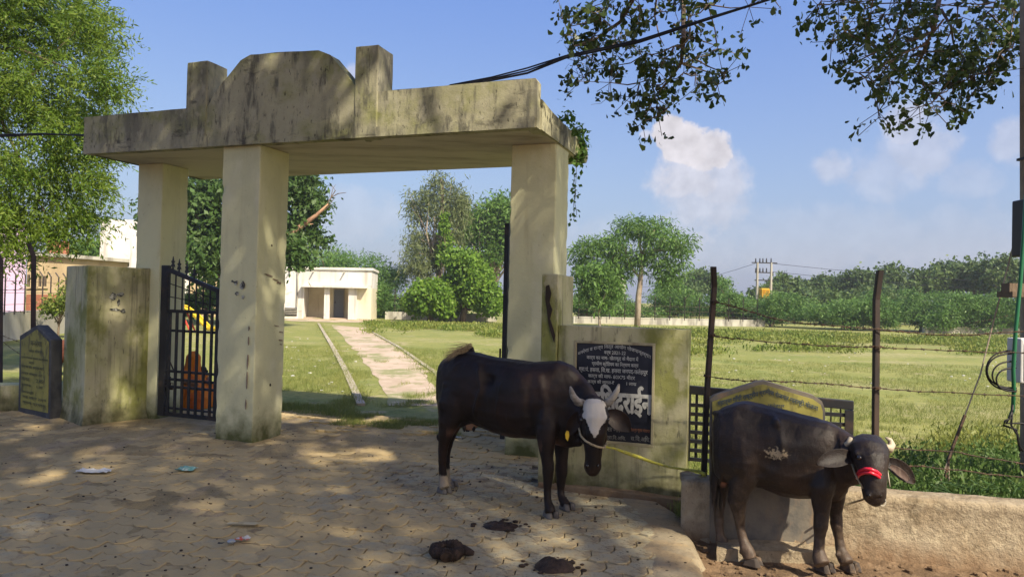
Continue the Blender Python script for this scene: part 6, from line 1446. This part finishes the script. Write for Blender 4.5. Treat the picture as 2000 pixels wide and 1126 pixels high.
    # halter
    hd = [(1131, 835, 5.13), (1134, 850, 5.10), (1143, 860, 5.03), (1155, 867, 5.00), (1168, 872, 5.00), (1180, 874, 5.05), (1184, 866, 5.12)]
    tag(MB().tube([at(*p) for p in hd], .008, 8).build('rope_halter', MT['rope'], None, smooth=True), 'thin straw rope halter across the nose of the cow', 'halter')
    pts = [at(1182, 872, 5.08), at(1200, 875, 5.15), at(1222, 883, 5.2), at(1245, 891, 5.25), at(1275, 902, 5.3), at(1310, 912, 5.32), at(1345, 917, 5.3), at(1366, 920, 5.25), at(1376, 926, 5.18)]
    tag(MB().tube(pts, [.007, .008, .013, .014, .010, .008, .009, .012, .016], 8).build('tether_rope', MT['ropeyellow'], None, smooth=True), 'yellow frayed rope tying the cow to the fence post', 'rope')
    rr = random.Random(6); mb = MB()
    for i in range(90):
        c = pts[2].lerp(pts[4], rr.random()) if i < 50 else at(rr.uniform(1350, 1382), rr.uniform(915, 932), 5.2); d = Vector((rr.gauss(0, 1), rr.gauss(0, 1), rr.gauss(0, 1))).normalized() * .02; mb.tube([c, c + d], [.0015, .0008], 3)
    tag(mb.build('rope_fray', MT['ropeyellow'], bpy.data.objects['tether_rope']), kind='stuff')
    return t
cow()
# ------------------------------------------------------------------ buffalo calf
def buffalo():
    t = thing('buffalo', 'young black buffalo with red noseband and mud on its flank beside the low wall', 'buffalo', (1.8, 4.7, -.1))
    ax = Vector((.9, -.36, 0)).normalized(); lat = Vector((ax.y, -ax.x, 0)); mb = MB()
    torso(mb, [(1392, 830, 900, 4.90, .06), (1397, 808, 925, 4.89, .12), (1410, 795, 940, 4.87, .165), (1435, 784, 945, 4.84, .195), (1460, 782, 944, 4.82, .20), (1490, 788, 952, 4.79, .205), (1525, 797, 966, 4.74, .215), (1560, 807, 972, 4.70, .21), (1592, 814, 973, 4.66, .185), (1618, 822, 980, 4.62, .155), (1640, 833, 976, 4.59, .125), (1656, 842, 960, 4.56, .10)], lat)
    mb.tube([at(1615, 890, 4.60), at(1645, 895, 4.54), at(1670, 898, 4.46), at(1688, 900, 4.40)], [(.115, .22), (.10, .19), (.09, .15), (.08, .11)], 14, A=lat)
    mb.ball(at(1452, 800, 4.78), (.09, .08, .05), 12)
    mb.tube([at(1506, 806, 4.70), at(1516, 830, 4.62), at(1522, 860, 4.58)], [.02, .045, .02], 10)
    # hind legs
    leg(mb, [(1450, 860, 4.74, 44, .115), (1455, 900, 4.72, 38, .11), (1454, 930, 4.72, 28, .08), (1444, 955, 4.73, 22, .058), (1440, 978, 4.74, 19, .047), (1443, 1000, 4.74, 13, .034), (1446, 1025, 4.74, 9.5, .028), (1450, 1050, 4.73, 9.5, .029), (1457, 1070, 4.70, 13, .036), (1466, 1090, 4.68, 14.5, .042)], lat)
    leg(mb, [(1412, 860, 4.98, 26, .10), (1410, 910, 4.98, 22, .085), (1405, 950, 4.98, 17, .055), (1403, 980, 4.98, 13, .04), (1404, 1010, 4.98, 9, .029), (1406, 1040, 4.97, 9, .029), (1410, 1058, 4.96, 13, .04), (1413, 1068, 4.95, 14, .042)], lat)
    # forelegs
    leg(mb, [(1610, 885, 4.60, 26, .09), (1606, 925, 4.55, 29, .09), (1604, 952, 4.52, 25, .078), (1604, 975, 4.52, 20, .062), (1605, 1003, 4.52, 14, .044), (1603, 1028, 4.52, 14, .044), (1600, 1050, 4.52, 10, .031), (1599, 1072, 4.52, 10.5, .032), (1601, 1088, 4.50, 14.5, .044), (1607, 1102, 4.47, 16, .047)], lat)
    leg(mb, [(1634, 930, 4.62, 22, .08), (1632, 970, 4.62, 18, .062), (1632, 1000, 4.62, 12.5, .042), (1634, 1024, 4.62, 12.5, .042), (1638, 1050, 4.62, 8.8, .030), (1642, 1072, 4.61, 9.5, .031), (1648, 1088, 4.58, 13, .042), (1655, 1100, 4.55, 14.5, .045)], lat)
    for x, y, D_ in ((1446, 1077, 4.72), (1592, 1088, 4.52), (1636, 1082, 4.58)): mb.ball(at(x, y, D_), (.016, .016, .02), 8)
    # head facing the camera
    hl = Vector((1, -.05, 0)).normalized()
    hp = [at(1697, 861, 4.40), at(1698, 878, 4.34), at(1700, 900, 4.30), at(1703, 923, 4.26), at(1706, 944, 4.23), at(1708, 960, 4.22), at(1709, 972, 4.23), at(1709, 979, 4.25)]
    mb.tube(hp, [(.095, .055), (.110, .09), (.102, .115), (.082, .105), (.068, .085), (.066, .072), (.064, .060), (.04, .035)], 16, A=hl)
    for s_ in (-1, 1):
        mb.ball(at(1700 + s_ * 24, 886, 4.28), (.030, .03, .022), 10); mb.ball(at(1703 + s_ * 14, 925, 4.32), (.045, .06, .06), 10); mb.ball(at(1709 + s_ * 11, 966, 4.185), (.024, .024, .022), 8)
    mb.ball(at(1698, 856, 4.42), (.085, .05, .03), 10)
    # neck folds
    for k in range(4): mb.tube([at(1640 + 9 * k, 848 + 2 * k, 4.50 - .02 * k), at(1644 + 9 * k, 880, 4.42 - .02 * k), at(1646 + 8 * k, 905, 4.42 - .02 * k)], [.008, .014, .006], 6)
    # tail
    mb.tube([at(1396, 806, 4.90), at(1405, 808, 4.80), at(1412, 830, 4.73), at(1424, 858, 4.70), at(1431, 878, 4.68), at(1424, 900, 4.70), at(1410, 925, 4.74), at(1404, 950, 4.78)], [.020, .017, .014, .013, .013, .012, .010, .008], 8)
    c1, c2 = at(1521, 888, 4.52), at(1440, 905, 4.62)
    mud = lambda co: max(0, 1.05 - (abs(co.x - c1.x) / .115) ** 2 * .8 - ((co.z - c1.z) / .07) ** 2 * .8) if co.y < 4.7 else 0
    mudb = lambda co: max(mud(co), .38 * max(0, 1 - (co - c2).length / .35), 0 if (co.z > .75 and abs(co.x - 1.52) < .12) else 0)
    dusty = lambda co: max(0, min(1, (.55 - co.z) / .55)) * .95 + .18 * max(0, mnoise.noise(co * 4))
    pk = at(1415, 945, 4.9); pink = lambda co: max(0, 1.2 - (co - pk).length / .06)
    fused('body', mb, MT['bufhide'], t, .009, 5, {'mud': mudb, 'dusty': dusty, 'pink': pink}, sculpt=[
        ([at(1508, 800, 4.64), at(1524, 840, 4.55), at(1530, 885, 4.53)], .020, .016), (at(1548, 838, 4.50), .06, -.036), (at(1480, 830, 4.60), .06, -.018), (at(1440, 808, 4.66), .04, .014), (at(1500, 905, 4.56), .05, -.016), ([at(1478, 900, 4.58), at(1488, 925, 4.60)], .02, -.014),
        ([at(1600, 830, 4.46), at(1590, 870, 4.44), at(1592, 910, 4.44)], .025, .014), ([at(1572, 850, 4.47), at(1566, 930, 4.48)], .02, -.010), ([at(1555, 870, 4.48), at(1550, 940, 4.50)], .012, .006), ([at(1538, 880, 4.50), at(1532, 945, 4.52)], .012, .006), ([at(1625, 835, 4.46), at(1640, 900, 4.38)], .02, -.010),
        (at(1681, 905, 4.22), .02, -.006), (at(1700, 885, 4.20), .03, .006), ([at(1686, 925, 4.19), at(1692, 955, 4.18)], .012, -.007), ([at(1722, 930, 4.2), at(1720, 955, 4.2)], .012, -.007), ([at(1700, 972, 4.16), at(1718, 972, 4.16)], .006, -.005)])
    for c, f_ in ((gnd(1471, 1106, -.1), (.8, -.6)), (gnd(1416, 1080, -.1), (.7, -.6)), (gnd(1612, 1118, -.1), (.5, -.9)), (gnd(1662, 1117, -.1), (.5, -.9))):
        c.z = -.088; hoof('hoof', c, f_, .115, .10, .055, MT['hoofdark'], t)
    MB().tube([at(1667, 866, 4.42), at(1660, 860, 4.42), at(1655, 866, 4.42), at(1656, 880, 4.44)], [.03, .026, .02, .007], 10).build('horn', MT['hornpale'], t, smooth=True)
    MB().tube([at(1727, 872, 4.38), at(1737, 876, 4.40), at(1742, 868, 4.42), at(1738, 858, 4.42), at(1730, 854, 4.42)], [.022, .026, .022, .015, .006], 10).build('horn', MT['hornpale'], t, smooth=True)
    ear('ear', [at(1668, 890, 4.36), at(1650, 891, 4.34), at(1630, 895, 4.32), at(1610, 900, 4.31), at(1594, 906, 4.31)], [.026, .05, .058, .044, .005], (0, -1, .5), MT['bufhide'], t, .3)
    ear('ear', [at(1729, 900, 4.34), at(1744, 906, 4.33), at(1760, 918, 4.32), at(1775, 932, 4.31), at(1788, 944, 4.31)], [.026, .048, .055, .042, .006], (0, -1, .1), MT['bufhide'], t, .3)
    ear('inner_ear', [at(1738, 908, 4.31), at(1750, 916, 4.295), at(1763, 926, 4.285), at(1776, 938, 4.285)], [.010, .022, .026, .010], (0, -1, .1), MT['innerear'], t, .3, .002)
    for x, y in ((1678, 893), (1724, 900)):
        MB().ball(at(x, y, 4.225), (.016, .018, .014), 12).build('eye', MT['eye'], t, smooth=True)
    for s_ in (-1, 1): MB().ball(at(1709 + s_ * 11, 967, 4.158), (.009, .010, .010), 8).build('nostril', MT['eye'], t, smooth=True)
    roots = [at(1404 + random.gauss(0, 1.5), 950 + random.gauss(0, 5), 4.78) for _ in range(60)]; hair('tail_tuft', roots, [(0, 0, -1)] * 60, .22, MT['blackhair'], t, .004, .2)
    # pale scurf and hair along forehead
    # noseband and ropes
    for dy in (0, 7):
        pts = [at(1674, 926 + dy, 4.32), at(1679, 919 + dy, 4.24), at(1689, 915 + dy, 4.165), at(1700, 915 + dy, 4.135), at(1712, 920 + dy, 4.145), at(1721, 928 + dy, 4.18), at(1726, 939 + dy, 4.25)]
        if dy == 0: nb_ = MB().tube(pts, .0095, 8).build('noseband', MT['red'], None, smooth=True); tag(nb_, 'bright red double noseband on the buffalo', 'noseband')
        else: MB().tube(pts, .0095, 8).build('band', MT['red'], nb_, smooth=True)
    hr = thing('white_halter_cord', 'pale cord hanging from the buffalo noseband to a ring at its mouth', 'halter cord', at(1727, 945, 4.2))
    MB().tube([at(1727, 905, 4.33), at(1731, 920, 4.27), at(1727, 938, 4.22), at(1729, 950, 4.20)], .005, 6).tube([at(1733, 916, 4.28), at(1736, 935, 4.28), at(1738, 950, 4.28)], .004, 6).build('cord', MT['white_rope'], hr, smooth=True)
    MB().tube([at(1724 + 6 * math.cos(a), 979 + 8 * math.sin(a), 4.18) for a in np.linspace(0, 6.28, 17)], .0028, 6).build('ring', MT['white_rope'], hr, smooth=True)
    MB().tube([at(1664, 905, 4.34), at(1670, 925, 4.28), at(1678, 940, 4.25), at(1686, 953, 4.22)], .005, 6).build('cheek_cord', MT['rope'], hr, smooth=True)
    tp = [at(1688, 955, 4.30), at(1700, 975, 4.42), at(1716, 985, 4.60), at(1760, 975, 4.8)]
    rp = tag(MB().tube([at(1690, 955, 4.26), at(1668, 968, 4.05), at(1640, 985, 3.98), at(1600, 1006, 4.05), at(1560, 1030, 4.2), at(1520, 1045, 4.4), at(1470, 1050, 4.7), at(1400, 1030, 5.0)], .008, 6).build('lead_rope', MT['rope'], None, smooth=True) if False else MB().tube([at(1700, 962, 4.45), at(1685, 975, 4.7), at(1650, 985, 4.80), at(1625, 1000, 4.80)], .007, 6).build('lead_rope', MT['rope'], None, smooth=True), 'short rope hanging below the buffalo jaw towards the wall', 'rope')
    return t
buffalo()
# ------------------------------------------------------------------ brown calf beyond the pointed stone
def calf():
    D = 13.2; t = thing('calf', 'small reddish brown calf half hidden between pointed stone and pier wall', 'calf', at(125, 700, D) * Vector((1, 1, 0)) if False else (at(125, 700, D).x, D, 0)); mb = MB(); lat = Vector((0, -1, 0))
    MT['calf'] = mat('red_brown_hide', (.13, .045, .025), [((.07, .025, .015), (5, 5, 5), .42, .62, .8)], rough=.6)
    torso(mb, [(107, 672, 700, D, .08), (112, 664, 706, D, .13), (130, 662, 708, D, .16), (160, 664, 710, D, .17), (180, 664, 706, D, .13), (192, 668, 700, D, .08)], lat)
    for x, dd in ((114, -.1), (118, .12), (178, -.1), (184, .12)): mb.tube([at(x, 695, D + dd), at(x - 2, 715, D + dd), at(x, 735, D + dd), at(x, 742 + 7, D + dd) if False else Vector((at(x, 735, D + dd).x, D + dd, .02))], [.07, .045, .03, .035], 8)
    mb.tube([at(188, 670, D), at(200, 655, D), at(208, 645, D)], [.10, .08, .07], 8); mb.tube([at(205, 642, D), at(218, 655, D), at(226, 664, D)], [.07, .06, .04], 8)
    fused('body', mb, MT['calf'], t, .02, 3); MB().tube([at(107, 670, D), at(105, 690, D), at(106, 712, D)], [.02, .015, .02], 6).build('tail', MT['calf'], t)
calf()
# ------------------------------------------------------------------ two people in orange beyond the small gate
MT['skin'] = mat('brown_skin', (.20, .10, .06), rough=.55); MT['sari'] = mat('orange_cloth', (.62, .19, .02), [((.40, .08, .015), (9, 9, 2), .45, .6, .8), ((.75, .30, .05), (9, 9, 4), .58, .68, .7)], rough=.75, bump=[((30, 30, 5), .6, .02)])
def squatter(px, pyb, pyt, D, face, label, veil):
    b = at(px, pyb, D); b.z = 0; H_ = at(px, pyt, D).z; s_ = H_ / .92; f = Vector((math.cos(face), math.sin(face), 0)); l = Vector((-f.y, f.x, 0))
    t = thing('person', label, 'person', b, 0, 'people squatting in orange clothes'); mb = MB(); q = lambda a, c, z: b + f * a * s_ + l * c * s_ + Z * z * s_
    # body: torso, folded legs, arms, neck, head with nose and chin
    mb.tube([q(-.10, 0, .12), q(-.08, 0, .28), q(.0, 0, .45), q(.03, 0, .60)], [(.15, .12), (.14, .11), (.15, .10), (.10, .07)], 12, A=l)
    for k in (-1, 1):
        mb.tube([q(-.08, .10 * k, .14), q(.12, .13 * k, .34), q(.22, .13 * k, .38)], [.08, .07, .055], 8); mb.tube([q(.22, .13 * k, .38), q(.18, .12 * k, .2), q(.16, .11 * k, .04)], [.055, .045, .03], 8)
        mb.tube([q(.14, .11 * k, .03), q(.28, .12 * k, .02)], [.035, .025], 8)
        mb.tube([q(.03, .17 * k, .56), q(.12, .22 * k, .42), q(.28, .12 * k, .40)], [.045, .035, .028], 8)
        for j in range(5): mb.tube([q(.28, .12 * k + (j - 2) * .014, .40), q(.33 + (.01 if j == 2 else 0), .11 * k + (j - 2) * .018, .385)], [.009, .007], 5)
    mb.tube([q(.03, 0, .60), q(.05, 0, .70)], [.045, .045], 8); mb.ball(q(.06, 0, .80), (.075 * s_, .075 * s_, .10 * s_), 12); mb.ball(q(.135, 0, .79), (.016, .016, .02), 6); mb.ball(q(.10, 0, .73), (.035, .035, .03), 8)
    fused('body', mb, MT['skin'], t, .012, 2)
    sb = MB()
    sb.tube([q(.03, 0, .01), q(.04, 0, .16), q(.02, 0, .34), q(.01, 0, .48), q(.03, 0, .60)], [(.23, .28), (.24, .29), (.23, .23), (.18, .14), (.12, .09)], 18, A=l)
    for k in (-1, 1): sb.tube([q(.02, .16 * k, .58), q(.08, .21 * k, .45)], [.06, .055], 8)
    if veil: sb.tube([q(.02, 0, .60), q(.03, 0, .72), q(.035, 0, .82), q(.03, 0, .905)], [(.13, .10), (.105, .095), (.10, .095), (.04, .04)], 14, A=l)
    else:
        sb.tube([q(-.02, .06, .60), q(.08, -.02, .50), q(.1, -.12, .40)], [.05, .05, .04], 8)
    fused('sari', sb, MT['sari'], t, .014, 2)
    if not veil: MB().ball(q(.035, 0, .835), (.085 * s_, .085 * s_, .085 * s_), 12).ball(q(-.05, 0, .79), (.045 * s_, .045 * s_, .045 * s_), 8).build('hair', MT['blackhair'], t, smooth=True)
squatter(372, 798, 683, 10.0, -.5, 'person in a full orange veil squatting beyond the small gate', True)
squatter(397, 797, 714, 10.1, -2.2, 'bareheaded person in an orange sari bent down beside the veiled one', False)
# ================================================================== LITTER AND DUNG
def crumple(name, label, cat, px, py, w_, d_, h_, mt, seed, segs=9, rot=0):
    c = gnd(px, py, .004); r = random.Random(seed); mb = MB(); R = Matrix.Rotation(rot, 3, 'Z')
    for j in range(segs + 1):
        for i in range(segs + 1):
            x, y = (i / segs - .5) * w_, (j / segs - .5) * d_; p = Vector((x, y, 0)); n = mnoise.noise(Vector((x * 24, y * 24, seed))) 
            edge_ = 1 + .2 * mnoise.noise(Vector((i * .9, j * .9, seed)))
            mb.v.append(c + R @ Vector((x * edge_, y * edge_, .012 + abs(n) * h_)))
    for j in range(segs):
        for i in range(segs): a = j * (segs + 1) + i; mb.f.append((a, a + 1, a + segs + 2, a + segs + 1))
    o = mb.build(name, mt, None); s_ = o.modifiers.new('thick', 'SOLIDIFY'); s_.thickness = .0015; return tag(o, label, cat)
MT['paper'] = mat('white_film', (.55, .55, .53), rough=.4); MT['teal'] = mat('teal_wrapper', (.14, .32, .29), [((.5, .55, .5), (25, 25, 25), .5, .6, .9)], rough=.4); MT['card'] = mat('straw_card', (.48, .40, .24), [((.35, .28, .16), (12, 2, 12), .45, .6, .7)]); MT['wrap'] = mat('orange_wrapper', (.62, .10, .04), [((.5, .5, .48), (16, 16, 16), .56, .6, 1)], rough=.35); MT['foil'] = mat('silver_foil', (.4, .42, .42), rough=.3, metal=.5); MT['blackfilm'] = mat('black_film', (.02, .02, .02), rough=.4)
crumple('plastic_film', 'crumpled white plastic film lying on the dust at left', 'litter', 184, 922, .28, .12, .03, MT['paper'], 1)
crumple('teal_wrapper', 'torn teal wrapper on the paving left of centre', 'litter', 364, 918, .16, .12, .03, MT['teal'], 2)
crumple('card_strip', 'flat straw coloured strip of card on the paving', 'litter', 473, 1024, .20, .05, .006, MT['card'], 3, 6, -.03)
o = crumple('orange_wrapper', 'crumpled orange and silver wrapper nearest the camera', 'litter', 474, 1055, .085, .06, .03, MT['wrap'], 4)
s_ = MB().ball(gnd(452, 1056, .015), (.028, .022, .014), 8).build('foil_end', MT['foil'], o)
crumple('black_scrap', 'tiny curl of black film left of the orange wrapper', 'litter', 432, 1064, .04, .02, .02, MT['blackfilm'], 5, 4)
crumple('paper_scrap', 'small white paper scrap in front of the hind hoof', 'litter', 892, 855, .10, .03, .012, MT['paper'], 6, 5)
crumple('plastic_scrap', 'white scrap lying on the paving in the gateway', 'litter', 608, 824, .06, .04, .015, MT['paper'], 7, 5)
MT['dung'] = mat('dung', (.045, .028, .018), [((.075, .045, .03), (30, 30, 30), .48, .62, .8), ((.015, .01, .008), (14, 14, 14), .5, .6, .7)], rough=.6, bump=[(45, 1.0, .02), (120, .8, .006)])
def dung(name, label, px, py, w_, d_, h_, seed, scraps=14):
    c = gnd(px, py, .0); t = thing(name, label, 'dung', c); n = 26; mb = MB()
    for j in range(9):
        f = j / 8
        for i in range(n):
            a = 2 * math.pi * i / n; rr = (1 + .28 * mnoise.noise(Vector((math.cos(a) * 1.6, math.sin(a) * 1.6, seed)))) * f; p = Vector((math.cos(a) * w_ / 2 * rr, math.sin(a) * d_ / 2 * rr, 0))
            mb.v.append(c + p + Z * (h_ * .8 * (1 - f ** 2.2) * (1 + .5 * mnoise.noise(Vector((p.x * 22, p.y * 22, seed)))) + .010 * mnoise.noise(p * 60) + .004))
    for j in range(8):
        for i in range(n): q = (i + 1) % n; mb.f.append((j * n + i, j * n + q, (j + 1) * n + q, (j + 1) * n + i))
    mb.build('pat', MT['dung'], t, smooth=True); r = random.Random(seed); mb = MB()
    for k in range(scraps):
        a = r.uniform(0, 6.28); q = r.uniform(.9, 1.7); s_ = r.uniform(.006, .018); mb.ball(c + Vector((math.cos(a) * w_ / 2 * q, math.sin(a) * d_ / 2 * q, s_ * .5)), (s_ * 1.4, s_, s_ * .7), 6)
    tag(mb.build('crumbs', MT['dung'], t), kind='stuff')
dung('dung_pat', 'dark trampled dung pat in front of the cow forelegs', 977, 1028, .26, .18, .035, 3)
dung('dung_pat', 'domed dark dung heap at the bottom edge of the picture', 1082, 1108, .27, .20, .065, 8)
def coil():
    c = gnd(880, 1092); t = thing('dung_coil', 'ribbed coil of dark dung lying left of the dung heap', 'dung', c); mb = MB(); P_ = lambda x, y, z: c + Vector((x, y, z))
    path = [P_(-.02, -.06, .035), P_(-.025, -.03, .045), P_(-.085, -.01, .04), P_(-.10, .05, .045), P_(-.04, .09, .055), P_(.02, .07, .06), P_(.055, .03, .045), P_(.03, -.02, .04), P_(-.01, -.03, .038)]
    fine = []
    for a, b in zip(path, path[1:]):
        for k in range(9): fine.append(a.lerp(b, k / 9))
    for _ in range(3): fine = [fine[0]] + [(fine[i - 1] + fine[i] * 2 + fine[i + 1]) / 4 for i in range(1, len(fine) - 1)] + [fine[-1]]
    mb.tube(fine, [.036 + .005 * math.sin(i * 2.4) + .004 * math.sin(i * .31) for i in range(len(fine))], 14)
    mb.build('coil', MT['dung'], t, smooth=True)
    tl = [P_(.03, .07, .05), P_(.07, .05, .045), P_(.11, .03, .038), P_(.14, .02, .035)]; MB().tube(tl, [.030, .032, .026, .014], 10).build('lobe', MT['dung'], t, smooth=True)
coil()
for i, (px, py, w_, n_) in enumerate(((1345, 1100, 0, 0),)): pass
# scattered crumbs, twigs and pebbles on the paving and soil
r = random.Random(12); mb = MB(); mt_ = MB(); ms = MB()
for k in range(420):
    D = r.uniform(3.6, 8.8); px = r.uniform(0, 1360); c = Vector(((px - 1000) / 1400 * D, D, .006)); s_ = r.uniform(.003, .009) * (1.5 if px > 850 and r.random() < .3 else 1)
    if inside(pav_poly, c.x, c.y): mb.ball(c, (s_ * 1.4, s_, s_ * .7), 6)
tag(mb.build('crumbs', MT['dung'], None), kind='stuff')
for k in range(160):
    D = r.uniform(3.6, 8.8); px = r.uniform(-20, 1300); c = Vector(((px - 1000) / 1400 * D, D, .010)); a = r.uniform(0, 3.14); l = r.uniform(.02, .09)
    if inside(pav_poly, c.x, c.y): q = Vector((math.cos(a), math.sin(a), 0)) * l; mt_.tube([c, c + q * .5 + Vector((-q.y, q.x, 0)) * .15, c + q], .0016, 3)
tag(mt_.build('twig_litter', MT['bark'], None), kind='stuff')
for k in range(420):
    D = r.uniform(3.7, 5.2); px = r.uniform(1350, 2050); c = Vector(((px - 1000) / 1400 * D, D, 0)); wy = 5.30 - .25 * (c.x - 1.3)
    if c.y > wy or c.x < 1.2: continue
    s_ = r.uniform(.006, .022); c.z = soil_h(c.x, c.y) + s_ * .3; ms.ball(c, (s_ * 1.5, s_, s_ * .8), 6, Matrix.Rotation(r.uniform(0, 3), 3, 'Z'))
tag(ms.build('soil_clods', MT['soil'], None), kind='stuff')
# bits scattered over the field grass
r = random.Random(14); mb = MB()
for k in range(70):
    px = r.uniform(560, 700) if k < 30 else r.uniform(1400, 1980); D = r.uniform(10.5, 26); c = Vector(((px - 1000) / 1400 * D, D, .015)); s_ = r.uniform(.012, .035); mb.ball(c, (s_ * 1.4, s_, s_ * .5), 6)
tag(mb.build('field_litter', MT['paper'], None), kind='stuff')
